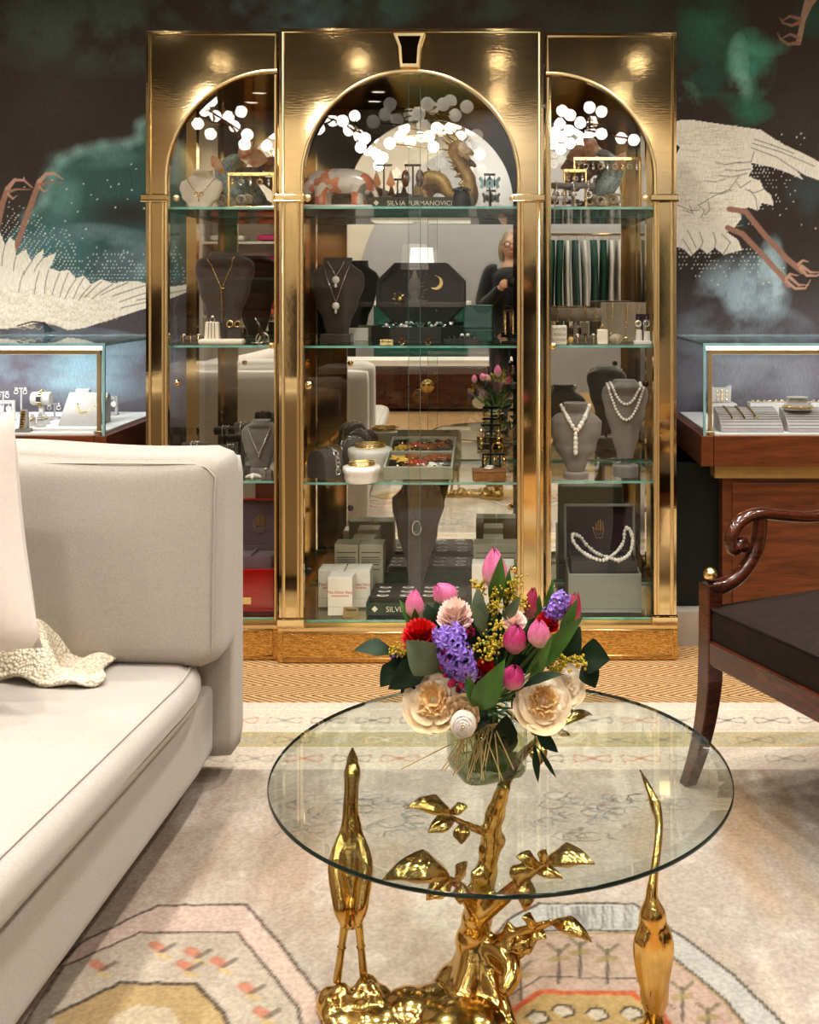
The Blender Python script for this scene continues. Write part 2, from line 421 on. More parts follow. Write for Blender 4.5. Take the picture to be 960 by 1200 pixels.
M['rose_heart'] = mat('peach_rose_heart', '#efcf9c', rough=.6, var=.12, scale=40, sub=.1)
M['rose_tan'] = petal('dried_tan_petal', '#b98d5c', '#d3b086', '#e6d2b2')
M['carn_pink'] = mat('pale_pink_carnation', '#f1d6cb', rough=.6, var=.08, scale=90, sub=.1)
M['carn_red'] = mat('red_carnation', '#c01212', rough=.55, var=.25, scale=70, sub=.1)
M['hyacinth'] = mat('violet_hyacinth', '#8a6cc0', rough=.5, var=.3, scale=45, sub=.1)
M['lilac'] = mat('lilac_hyacinth', '#b79ccb', rough=.5, var=.2, scale=45, sub=.1)
M['stock'] = mat('magenta_stock', '#a5124f', rough=.5, var=.3, scale=60, sub=.1)
M['goldenrod'] = mat('yellow_goldenrod', '#b8a236', rough=.75, var=.28, scale=90)
M['raffia'] = mat('dry_raffia', '#c9b27f', rough=.8, var=.15, scale=60)
M['white_petal'] = mat('white_ranunculus', '#ece4da', rough=.55, var=.05, scale=40, sub=.15)
M['fish_blue'] = mat('blue_grey_scales', '#93a3a3', rough=.25, var=.35, scale=90, coat=.5, bump=.6, bscale=110)
M['fish_orange'] = mat('orange_tail_glaze', '#c9702f', rough=.3, col2='#e9d3b4', scale=35, coat=.5)
M['fish_brown'] = mat('brown_wing_glaze', '#6b4a30', rough=.3, var=.3, scale=30, coat=.4)
M['wave'] = mat('bronze_and_white_wave', '#7c6248', rough=.3, col2='#dccfb8', scale=55, coat=.4, bump=.5, bscale=90)
M['stone_base'] = mat('grey_stone_skirting', '#a59d92', rough=.4, var=.12, scale=12)
M['green_panel'] = mat('black_green_panel', '#0a1514', rough=.35, var=.2, scale=10)
M['lens'] = mat('dark_glass_lens', '#05060a', rough=.03, coat=1)
M['black_cloth'] = mat('black_cloth', '#131315', rough=.9, var=.2, scale=30, sheen=.2)
M['skin'] = mat('skin', '#c59a80', rough=.5, var=.05, scale=30, sub=.1)
M['hair'] = mat('ash_blonde_hair', '#8f7f6a', rough=.5, var=.3, scale=40, stretch=(1, 1, .2))
M['coral'] = mat('coral_knit', '#cf6a45', rough=.9, var=.1, scale=60)
M['pink_knit'] = mat('pink_knit', '#b8386c', rough=.9, var=.1, scale=60)
M['dark_green_cloth'] = mat('dark_green_cloth', '#1d4d40', rough=.9, var=.15, scale=12)
M['white_cloth'] = mat('white_cloth', '#d9d5cf', rough=.9, var=.05, scale=12)
M['shade'] = mat('lit_lamp_shade', '#f3eadc', rough=.8, emit=1.2)

# animal figurine glaze: white with orange and grey patches
def patchwork():
    m, nt, o = nodes('orange_patchwork_glaze')
    p = N(nt, 'ShaderNodeBsdfPrincipled', Roughness=.25); p.inputs['Coat Weight'].default_value = .5
    tc = N(nt, 'ShaderNodeTexCoord'); v = N(nt, 'ShaderNodeTexVoronoi', Scale=34.)
    L(nt, tc.outputs['Object'], v.inputs['Vector'])
    sx = N(nt, 'ShaderNodeSeparateColor'); L(nt, v.outputs['Color'], sx.inputs[0])
    rp = N(nt, 'ShaderNodeValToRGB'); rp.color_ramp.interpolation = 'CONSTANT'; e = rp.color_ramp.elements
    e[0].color = (*H('#efe6dc'), 1); e[1].position = .55; e[1].color = (*H('#e2936b'), 1)
    for ps, c in ((.72, '#dcd5cd'), (.86, '#e0896b'), (.95, '#9a928a')):
        x = e.new(ps); x.color = (*H(c), 1)
    L(nt, sx.outputs[0], rp.inputs[0]); L(nt, rp.outputs[0], p.inputs['Base Color']); L(nt, p.outputs[0], o.inputs[0])
    return m
M['patch'] = patchwork()

# etched brass of the cabinet plinths: slanting grain
def etched():
    m, nt, o = nodes('etched_brass')
    p = N(nt, 'ShaderNodeBsdfPrincipled', Metallic=.65, Roughness=.36)
    tc = N(nt, 'ShaderNodeTexCoord'); mp = N(nt, 'ShaderNodeMapping'); mp.inputs['Scale'].default_value = (26, 26, 170)
    mp.inputs['Rotation'].default_value = (0, R(-14), 0); L(nt, tc.outputs['Object'], mp.inputs[0])
    n1 = N(nt, 'ShaderNodeTexNoise', Scale=2., Detail=5., Distortion=1.5); L(nt, mp.outputs[0], n1.inputs['Vector'])
    rp = N(nt, 'ShaderNodeValToRGB'); e = rp.color_ramp.elements
    e[0].position = .38; e[0].color = (*H('#a87730'), 1); e[1].position = .62; e[1].color = (*H('#f2c87c'), 1)
    L(nt, n1.outputs['Fac'], rp.inputs[0]); L(nt, rp.outputs[0], p.inputs['Base Color'])
    b = N(nt, 'ShaderNodeBump', Strength=.35, Distance=.002); L(nt, n1.outputs['Fac'], b.inputs['Height']); L(nt, b.outputs[0], p.inputs['Normal'])
    L(nt, p.outputs[0], o.inputs[0]); return m
M['etched'] = etched()

# sisal floor: woven herringbone
def sisal():
    m, nt, o = nodes('herringbone_sisal')
    p = N(nt, 'ShaderNodeBsdfPrincipled', Roughness=.9); p.inputs['Specular IOR Level'].default_value = .15
    tc = N(nt, 'ShaderNodeTexCoord'); sp = N(nt, 'ShaderNodeSeparateXYZ'); L(nt, tc.outputs['Object'], sp.inputs[0])
    def mth(op, a, b=None, c=None):
        n = N(nt, 'ShaderNodeMath', operation=op)
        for i, q in enumerate((a, b, c)):
            if q is None: continue
            if isinstance(q, (int, float)): n.inputs[i].default_value = q
            else: L(nt, q, n.inputs[i])
        return n.outputs[0]
    zz = mth('PINGPONG', sp.outputs[1], .085)
    ph = mth('ADD', mth('MULTIPLY', sp.outputs[0], .55), zz)
    w = mth('SINE', mth('MULTIPLY', ph, 330.))
    nz = N(nt, 'ShaderNodeTexNoise', Scale=140., Detail=3.); L(nt, tc.outputs['Object'], nz.inputs['Vector'])
    v = mth('ADD', mth('MULTIPLY_ADD', w, .30, .5), mth('MULTIPLY_ADD', nz.outputs['Fac'], .7, -.35))
    rp = N(nt, 'ShaderNodeValToRGB'); e = rp.color_ramp.elements
    e[0].position = .1; e[0].color = (*H('#523620'), 1); e[1].position = .78; e[1].color = (*H('#c6a67a'), 1)
    x = e.new(.42); x.color = (*H('#9d7a53'), 1)
    L(nt, v, rp.inputs[0]); L(nt, rp.outputs[0], p.inputs['Base Color'])
    b = N(nt, 'ShaderNodeBump', Strength=.5, Distance=.004); L(nt, v, b.inputs['Height']); L(nt, b.outputs[0], p.inputs['Normal'])
    L(nt, p.outputs[0], o.inputs[0]); return m
M['sisal'] = sisal()

# ------------------------------------------------------------------ the room
RX0, RX1, RY0, RY1, RH = -3.4, 3.4, -4.5, 4.45, 3.2
M['tan_wall'] = mat('warm_plaster', '#cfc4b2', rough=.85, var=.05, scale=3)
M['side_wall'] = mat('side_plaster', '#c4b9a8', rough=.85, var=.05, scale=3)
M['ceil'] = mat('bronze_brown_ceiling', '#20170e', rough=.65, var=.15, scale=1.5)
M['arch_white'] = mat('pale_grey_plaster', '#a9a7a6', rough=.8, var=.03, scale=4)
MB().box((RX0, RY0, -.1), (RX1, RY1 + .1, 0)).build('floor', M['sisal'], kind='structure', label='woven herringbone sisal carpet in tan and brown')
MB().box((RX0, RY0, RH), (RX1, RY1 + .1, RH + .1)).build('ceiling', M['ceil'], kind='structure')
MB().box((RX0 - .1, RY0, 0), (RX0, RY1, RH)).build('wall_left', M['side_wall'], kind='structure')
MB().box((RX1, RY0, 0), (RX1 + .1, RY1, RH)).build('wall_right', M['side_wall'], kind='structure')
MB().box((RX0 - .1, RY0 - .1, 0), (RX1 + .1, RY0, RH)).build('wall_front', M['tan_wall'], kind='structure')
arc = [(.4 + 2.1 * cos(a), 1.05 + 2.1 * sin(a)) for a in np.linspace(0, pi, 40)]
MB().prism([(2.5, 0)] + arc + [(-1.7, 0)], RY0, RY0 + .03).build('trim_1', M['arch_white'], kind='structure', label='pale arched panel on the far wall')

M['added_band'] = wood('added_dark_band', '#1f1611', '#33241a', .4, (6, 6, 1), .1)  # dark lower wall band, added to give brass and mirror a dark reflection
MB().box((RX0, RY0, 0), (-1.7, RY0 + .02, 1.25)).build('trim_4', M['added_band'], kind='structure'); MB().box((2.5, RY0, 0), (RX1, RY0 + .02, 1.25)).build('trim_5', M['added_band'], kind='structure')
MB().box((RX0, RY0 + .02, 0), (RX0 + .02, 1.0, 1.25)).build('trim_6', M['added_band'], kind='structure'); MB().box((RX1 - .02, RY0 + .02, 0), (RX1, 1.0, 1.25)).build('trim_7', M['added_band'], kind='structure')
# --- mural wallpaper on the back wall, measured at the wall's depth
WY = RY1
def W2(px, py): return (XP(px, WY), ZP(py, WY))
def WL(pts): return [W2(*p) for p in pts]
cv = Canvas(-2.65, 2.0, .68, 2.62, .0036, H('#332c28'))
n1, n2, n3 = cv.noise(2.2, 1), cv.noise(7, 2, 5), cv.noise(3.5, 3, 5, 1, 1.6)
fade = np.clip((1.30 - cv.Y) / .35, 0, 1)
cv.blend(slice(None), H('#5d5860'), fade * .85)
gl = np.clip((n1 - .42) * 3, 0, 1); cv.blend(slice(None), H('#3c3a34'), gl * .6)
pxs = WY / F
def cloud(px, py, rx, ry, col, a=1., p=.8, md=None): cv.blob(*W2(px, py), rx * pxs, ry * pxs, H(col), a, p, md)
wisp = np.clip((n2 - .36) * 4.2, 0, 1); soft = np.clip((n3 - .30) * 3.2, 0, 1)
cloud(110, 25, 170, 70, '#45524b', .75, 1, wisp)
cloud(700, 15, 120, 60, '#39403b', .8, 1, soft)
# left mountain of cloud
hill = [(0, 285), (30, 255), (52, 235), (60, 205), (72, 188), (92, 177), (120, 170), (150, 168), (163, 162), (164, 146), (174, 140),
        (190, 150), (215, 165), (240, 200), (240, 330), (0, 330)]
cv.poly(WL(hill), H('#34504c'), .9)
for a, b in zip(hill[1:10], hill[2:11]): cv.line(WL([a, b]), 10 * pxs, H('#7f9d97'), .35, soft=10)
cloud(110, 185, 60, 16, '#6d8f8a', .6, 1, soft); cloud(70, 225, 30, 45, '#587b76', .7, 1, soft); cloud(150, 250, 55, 22, '#2e2a28', .9, 1)
cloud(105, 300, 95, 40, '#7b9499', .95, .7, soft); cloud(60, 290, 60, 40, '#4b6b6e', .6, 1, wisp); cloud(150, 315, 60, 30, '#49545a', .8, 1, wisp)
cloud(200, 320, 60, 40, '#5c6a70', .6, 1, wisp)
# right clouds
cloud(338, 10, 70, 36, '#55737a', .9, .5, soft); cloud(440, 6, 70, 30, '#46605c', .7, .7, wisp); cloud(560, 8, 60, 22, '#3f4f4a', .7, .7, wisp)
cloud(835, 20, 45, 55, '#2f5a4a', .95, .6, soft); cloud(820, 90, 45, 60, '#264a3d', .8, .8, wisp); cloud(880, 75, 32, 45, '#3d7363', .95, .6, wisp)
cloud(866, 70, 14, 34, '#7aa595', .45, .8, wisp); cloud(868, 105, 16, 26, '#86ada2', .45, .8, wisp); cloud(840, 130, 70, 24, '#2f6350', .95, .6, soft)
cloud(800, 120, 24, 28, '#7da293', .7, .8, wisp); cloud(895, 55, 34, 14, '#4c8470', .7, 1, soft); cloud(955, 20, 25, 30, '#2c4d42', .7, 1, wisp)
cloud(885, 275, 34, 40, '#3d6568', .9, .7, soft); cloud(870, 345, 60, 50, '#8a9aa1', .85, .7, wisp); cloud(905, 320, 18, 50, '#9db0b6', .7, .8, wisp)
cloud(825, 320, 36, 45, '#34484e', .8, .8, soft); cloud(950, 235, 36, 40, '#3d4a4e', .6, 1, wisp); cloud(870, 390, 90, 40, '#7d8a90', .8, .7, soft)
cloud(60, 430, 160, 50, '#7f9aa6', .8, .6, soft); cloud(900, 450, 120, 50, '#77787f', .7, .6, soft)  # pale patches inside the glass cases: case light painted into the wallpaper
rng = random.Random(4)
cv.c *= 1.55
CRM, DK, LEG = H('#e6dfd0'), H('#2b2624'), H('#9c7767')
def dots(fn, n, c=H('#e8e6dd')):
    for _ in range(n):
        q = fn()
        if q: cv.blob(*W2(*q), .95 * pxs, .95 * pxs, c, .9, .25)
# left crane
wing = [(-30, 262), (0, 272), (6, 287), (12, 277), (17, 283), (19, 300), (30, 292), (37, 307), (42, 299), (51, 292), (50, 303), (66, 296), (61, 310),
        (57, 314), (70, 318), (80, 316), (89, 326), (98, 323), (107, 333), (119, 327), (132, 332), (152, 329), (163, 330), (175, 333),
        (200, 336), (222, 333), (222, 341), (200, 350), (172, 361), (150, 368), (125, 376), (100, 384), (80, 387), (62, 380), (45, 378), (20, 384), (-30, 388)]
def ld():
    x = rng.uniform(0, 200); y = 335 - abs(rng.gauss(0, 1)) * 28 - max(0, (70 - x)) * .5
    return (x, y)
gridpts = [(x * 4.2 + (r % 2) * 2.1, 330 - r * 4.0) for r in range(16) for x in range(52)]
for x, y in gridpts:
    d = (330 - y) / 64 - (.35 if x < 90 else 0)
    if rng.random() > d * 1.25 + .05 and x > 2: cv.blob(*W2(x + rng.uniform(-.5, .5), y - max(0, 75 - x) * .55), .85 * pxs, .85 * pxs, H('#dfe3df'), .9, .25)
dots(lambda: (rng.uniform(0, 172), rng.uniform(190, 300)), 34)
for base, knee, toes in (((18, 292), (38, 235), ((46, 213), (54, 204), (63, 203), (74, 210))), ((-6, 280), (3, 238), ((9, 221), (17, 211), (28, 211), (38, 220)))):
    cv.line(WL([base, ((base[0] + knee[0]) / 2, (base[1] + knee[1]) / 2), knee, toes[0]]), 6.5 * pxs, LEG)
    cv.line(WL(toes), 5.5 * pxs, H('#b8937f'), 1, True)
    t0 = toes[0]; cv.line(WL([(t0[0], t0[1] + 4), (t0[0] + 10, t0[1] + 1), (t0[0] + 27, t0[1] + 1)]), 4 * pxs, LEG, 1, True)
    cv.line(WL([(t0[0], t0[1] + 6), (t0[0] + 6, t0[1] + 12), (t0[0] + 11, t0[1] + 8)]), 3.2 * pxs, H('#b8937f'), 1, True)
cv.poly(WL(wing), CRM)
for i in range(260):                                         # scalloped feather texture
    x, y = rng.uniform(-20, 140), rng.uniform(335, 382)
    if y > 388 - x * .12: continue
    cv.line(WL([(x - 5, y), (x - 3, y + 3), (x + 1, y + 4), (x + 4, y + 1)]), 1 * pxs, H('#cdbfa6'), .55)
for x0, y0, x1, y1 in ((6, 287, 2, 312), (19, 300, 16, 318), (37, 307, 28, 322), (50, 303, 40, 318), (28, 318, 22, 342), (46, 318, 40, 345), (57, 316, 52, 344), (70, 320, 61, 346),
                       (80, 320, 70, 348), (89, 327, 76, 350), (98, 326, 86, 350), (107, 334, 92, 352), (119, 330, 100, 348), (132, 333, 108, 350),
                       (172, 334, 132, 347), (172, 343, 140, 354), (172, 354, 142, 361), (222, 339, 160, 352), (150, 331, 118, 346)):
    cv.line(WL([(x0, y0), ((x0 + x1) / 2 - 1, (y0 + y1) / 2), (x1, y1)]), 1.05 * pxs, DK, .755)
cv.poly(WL([(50, 377), (56, 382), (66, 388), (52, 390)]), H('#3a4a52'))
cv.line(WL([(20, 382), (38, 377), (52, 378), (60, 386)]), 1.6 * pxs, DK)
# right crane
def rd():
    x, y = rng.uniform(800, 958), rng.uniform(150, 335); return (x, y)
for r in range(14):
    for k in range(30):
        x, y = 880 + k * 4 + (r % 2) * 2, 190 + r * 4.2
        if rng.random() < 1.0 - k * .05 - r * .03: cv.blob(*W2(x, y), .85 * pxs, .85 * pxs, H('#dfe3df'), .95, .25)
for r in range(8):
    for k in range(22):
        x, y = 796 + k * 4.4 + (r % 2) * 2, 292 + r * 4.5
        if rng.random() < .95 - r * .12: cv.blob(*W2(x, y), .85 * pxs, .85 * pxs, H('#dfe3df'), .95, .25)
dots(rd, 60)
cv.poly(WL([(795, 143), (745, 140), (690, 128), (620, 122), (660, 150), (640, 165), (690, 185), (715, 215), (700, 235), (745, 250), (795, 285)]), CRM)
cv.poly(WL([(930, 195), (885, 178), (876, 190), (905, 196), (925, 203), (942, 211)]), CRM)
cv.poly(WL([(770, 150), (790, 143), (800, 140), (815, 141), (835, 144), (855, 147), (878, 150), (892, 152), (905, 161), (920, 170), (940, 179), (965, 192), (1000, 214), (1022, 236),
            (990, 226), (965, 213), (945, 206), (925, 196), (905, 190), (887, 187), (880, 191), (883, 198), (879, 203), (878, 207), (891, 212), (895, 221), (904, 229), (907, 241),
            (893, 238), (888, 247), (878, 243), (872, 245), (868, 250), (869, 256), (860, 268), (852, 272), (865, 281), (870, 293), (858, 296), (848, 299), (838, 290),
            (829, 298), (820, 290), (810, 300), (800, 291), (770, 285)]), CRM)
for a in ([(884, 163), (905, 170), (931, 180)], [(882, 168), (915, 178), (955, 195)], [(880, 173), (910, 184), (942, 205)], [(884, 178), (880, 190), (862, 191)], [(880, 198), (865, 200), (850, 199)],
          [(868, 190), (850, 193), (838, 190)], [(876, 203), (860, 207), (842, 206)], [(866, 207), (855, 222), (836, 230), (820, 240)], [(880, 212), (868, 220), (862, 212)], [(895, 222), (884, 226), (874, 222)],
          [(888, 246), (886, 232), (878, 222)], [(860, 222), (846, 227), (832, 226)], [(850, 210), (838, 213), (824, 212)], [(800, 246), (812, 250), (808, 240)], [(818, 240), (826, 247), (822, 254)], [(830, 236), (832, 246), (826, 252)],
          [(820, 272), (824, 283), (821, 290)], [(836, 272), (839, 282), (838, 290)], [(806, 270), (811, 280), (816, 290)], [(846, 274), (856, 284), (848, 298)], [(800, 280), (808, 292), (812, 299)], [(794, 240), (810, 247), (820, 246)]):
    cv.line(WL(a), 1.05 * pxs, DK, .75)
for i in range(240):
    x, y = rng.uniform(792, 862), rng.uniform(146, 265)
    cv.line(WL([(x, y), (x + 6, y + 1), (x + 12, y)]), .9 * pxs, H('#c8baa2'), .5)
cv.poly(WL([(790, 168), (797, 172), (793, 180), (790, 184)]), DK)
for leg in (((855, 245), (874, 248), (896, 275), (922, 303), (940, 318)), ((853, 267), (870, 274), (895, 300), (915, 322), (924, 334))):
    cv.line(WL(leg), 6.5 * pxs, LEG)
for t in (((922, 330), (932, 338), (944, 338), (950, 328)), ((926, 325), (936, 334), (948, 334)), ((922, 326), (926, 321), (936, 323)),
          ((938, 314), (946, 323), (958, 323), (966, 316)), ((940, 312), (950, 319), (964, 319)), ((936, 310), (941, 305), (948, 307))):
    cv.line(WL(t), 4.2 * pxs, H('#b8937f'), 1, True)
for leg in (((948, -8), (942, 18), (939, 36), (936, 50)), ((960, -8), (948, 8), (942, 22))): cv.line(WL(leg), 6 * pxs, H('#a58a7a'))
for t in (((938, 26), (928, 30), (918, 27), (914, 21)), ((938, 22), (926, 19), (916, 25)), ((936, 50), (924, 52), (915, 46), (911, 38)), ((936, 44), (926, 40), (915, 46))):
    cv.line(WL(t), 4.5 * pxs, H('#94705f'), 1, True)
M['mural'] = painted('mural_wallpaper', rough=.75, noise=.14, nscale=45., stretch=(6, 1, 1), bump=.1, bscale=300)
cv.mesh('wall_back', M['mural'], lambda X, Y: (X, np.full_like(X, WY), Y), kind='structure', label='dark mural wallpaper with flying white cranes and teal clouds')
dk = MB()
dk.box((RX0, WY, 0), (-2.65, WY + .1, RH)); dk.box((2.0, WY, 0), (RX1, WY + .1, RH)); dk.box((-2.65, WY, 2.62), (2.0, WY + .1, RH)); dk.box((-2.65, WY, 0), (2.0, WY + .1, .68))
dk.build('wall_back', mat('plain_dark_wallpaper', '#3c342f', rough=.8, var=.1, scale=4), kind='structure')
# low dark panel and stone skirting beside the cabinet
for k, (a, b) in enumerate(((.615, .90), (-1.55, -1.21))):
    MB().box((a, 3.84, .12), (b, 3.88, .63)).build('trim_%d' % (k + 2), M['green_panel'], kind='structure')
    MB().box((a, 3.77, 0), (b, 3.88, .12)).build('baseboard_%s' % ('right', 'left')[k], M['stone_base'], kind='structure')

# ------------------------------------------------------------------ the rug, painted where it was measured on the floor
def FL(px, py):
    Y = F * EYE / (py - VY); return ((px - VX) * Y / F, Y)
def FP(pts): return [FL(*p) for p in pts]
rg = Canvas(-1.95, 1.75, 1.2, 3.23, .0045, H('#a3978b'))
a1, a2, a3 = rg.noise(1.6, 11), rg.noise(5, 12, 5, 2.5, .6), rg.noise(14, 13, 4)
rg.blend(slice(None), H('#a8917f'), np.clip((a1 - .42) * 3, 0, 1) * .6)
rg.blend(slice(None), H('#c9beae'), np.clip((a2 - .5) * 4, 0, 1) * .6)
brown = np.clip((rg.noise(3, 14, 5, 3.0, .7) - .45) * 5, 0, 1)
def rblob(px, py, rx, ry, col, a, md=None): x, y = FL(px, py); rg.blob(x, y, rx, ry, H(col), a, .8, md)
rg.blend(slice(None), H('#857362'), np.clip((a2 - .53) * 5, 0, 1) * .45 * np.clip((a1 - .3) * 3, 0, 1)); rg.blend(slice(None), H('#c4bbae'), np.clip((a3 - .58) * 6, 0, 1) * .35)
rblob(940, 930, .35, .35, '#7d6242', .8, brown); rblob(900, 1000, .4, .3, '#a38a6c', .7, brown); rblob(230, 1010, .45, .45, '#7d6a58', .55, brown)
rblob(420, 1050, .3, .25, '#9a8470', .55, brown)
W_, DKL = 1.5 * .0016, H('#4a4038')
# end border: pale band, olive band, pale band with small motifs
rg.poly([(-2, 3.23), (1.8, 3.23), (1.8, 2.78), (-2, 2.78)], H('#c9bcab'), .85)
ya, yb = FL(0, 862)[1], FL(0, 881)[1]
rg.poly([(-2, ya), (1.8, ya), (1.8, yb), (-2, yb)], H('#ab9c74'), .8)
for yy in (ya, yb, FL(0, 836)[1]): rg.line([(-2, yy), (1.8, yy)], .006, H('#d9cfbe'), .7)
rq = random.Random(8)
def motif(x, y, c, s=1.):
    for dx in (-1, 1):
        for dy in (-1, 1):
            rg.line([(x, y), (x + dx * .022 * s, y + dy * .014 * s), (x + dx * .045 * s, y + dy * .02 * s), (x + dx * .05 * s, y + dy * .006 * s)], .007 * s, H(c), .5)
    rg.blob(x, y, .016 * s, .012 * s, H(c), .6)
for row, py in enumerate((849, 872, 894)):
    y = FL(0, py)[1]
    for i in range(30):
        x = -1.9 + i * .128 + row * .05
        motif(x, y, rq.choice(('#6d675f', '#8b8378', '#b4a894', '#5c5a58', '#b06a4c') if row != 1 else ('#9aa0a0', '#c9c0ae', '#77746c')), 1.0)
# wispy grey medallions under the glass
for mx, my, n in ((720, 962, 60), (420, 960, 60)):
    x0, y0 = FL(mx, my)
    for i in range(n):
        x, y = x0 + rq.uniform(-.17, .17), y0 + rq.uniform(-.10, .10)
        p = [(x + .028 * cos(t) + rq.uniform(-.006, .006), y + .02 * sin(t)) for t in np.linspace(rq.uniform(0, 3), rq.uniform(3.5, 6), 7)]
        rg.line(p, .004, H(rq.choice(('#5d564f', '#6e7478', '#857c72'))), .7)
# left octagon: pink-grey band between dark lines
def oct_line(pts, w=.006, c=DKL, a=.75):
    q = []
    for (x0, y0), (x1, y1) in zip(pts, pts[1:]):
        for k in range(10):
            t = k / 10; q.append((x0 + (x1 - x0) * t + rq.uniform(-.9, .9), y0 + (y1 - y0) * t + rq.uniform(-.8, .8)))
    q.append(pts[-1]); rg.line(FP(q), w, c, a)
o1 = [(20, 1190), (95, 1112), (185, 1068), (288, 1067), (330, 1115), (372, 1172), (395, 1290)]
o2 = [(10, 1235), (75, 1140), (165, 1100), (278, 1100), (315, 1145), (350, 1190), (365, 1290)]
rg.poly(FP(o1 + o2[::-1]), H('#b59f92'), .8)
rg.poly(FP(o2 + [(120, 1300)]), H('#a89a88'), .5)
oct_line(o1, .0075); oct_line(o2, .0065)
o3 = [(60, 1200), (140, 1160), (228, 1160), (262, 1195), (285, 1260)]
rg.poly(FP(o3 + [(120, 1300)]), H('#a0875a'), .8); oct_line(o3, .009)
rg.poly(FP([(130, 1200), (160, 1185), (200, 1190), (215, 1215), (180, 1260), (120, 1240)]), H('#b5aa98'), .6)
for x, y in ((190, 1118), (232, 1125), (262, 1136), (295, 1167), (312, 1196), (120, 1140), (222, 1140)):
    rg.line(FP([(x - 10, y - 4), (x, y + 2)]), .02, H('#b0664a'), .7); rg.line(FP([(x, y + 4), (x + 14, y - 4)]), .012, H('#6b6258'), .8)
    rg.line(FP([(x - 4, y + 8), (x + 8, y + 12)]), .010, H('#b59b62'), .7)
# right octagon: blue-grey band, rose field with stemmed plants, red line, gold centre
p1 = [(560, 1125), (600, 1082), (632, 1066), (742, 1066), (800, 1105), (860, 1150), (925, 1215)]
p2 = [(560, 1165), (600, 1112), (640, 1098), (745, 1098), (800, 1138), (850, 1180), (900, 1240)]
rg.poly(FP(p1 + p2[::-1]), H('#a6a39c'), .9); rg.poly(FP(p2 + [(900, 1300), (560, 1300)]), H('#a58b7c'), .7)
oct_line(p1, .0075); oct_line(p2, .007); oct_line([(x, y + 3) for x, y in p2], .004, H('#8d7a4c'))
for i in range(26):
    x = rq.uniform(640, 742); rg.line(FP([(x, 1069), (x + rq.uniform(-2, 2), 1095)]), .0035, H('#6f6a66'), .6)
for x, y in ((655, 1120), (712, 1120), (610, 1140), (800, 1165), (830, 1190), (680, 1112)):
    rg.line(FP([(x, y + 40), (x, y)]), .006, DKL, .8); rg.line(FP([(x - 12, y - 6), (x, y + 4), (x + 12, y - 6)]), .008, H('#6d6350'), .8)
    rg.line(FP([(x - 8, y + 12), (x + 8, y + 10)]), .016, H('#8b7b50'), .7)
oct_line([(596, 1175), (635, 1152), (745, 1155), (790, 1190)], .004, DKL, .7)
p4 = [(590, 1200), (634, 1170), (742, 1172), (775, 1196), (800, 1230)]
rg.poly(FP(p4 + [(780, 1300), (590, 1300)]), H('#a88c5c'), .85); oct_line(p4, .012, H('#b0583c'), .8)
for x, y in ((660, 1192), (700, 1196), (740, 1195), (630, 1200)):
    rg.poly(FP([(x - 14, y), (x - 6, y - 7), (x + 8, y - 5), (x + 14, y + 4), (x, y + 9)]), H('#b9afa1'), .8)
    oct_line([(x - 14, y), (x - 6, y - 7), (x + 8, y - 5), (x + 14, y + 4), (x, y + 9)], .004)
M['rug'] = painted('worn_rug_pile', rough=.95, noise=.16, nscale=110., bump=.6, bscale=260., spec=.1)
rug_o = rg.mesh('rug', M['rug'], lambda X, Y: (X, Y, .012 + 0 * X), label='worn beige oriental rug with faded octagon medallions under the glass table', cat='rug')
sd = rug_o.modifiers.new('edge', 'SOLIDIFY'); sd.thickness = .010; sd.offset = -1
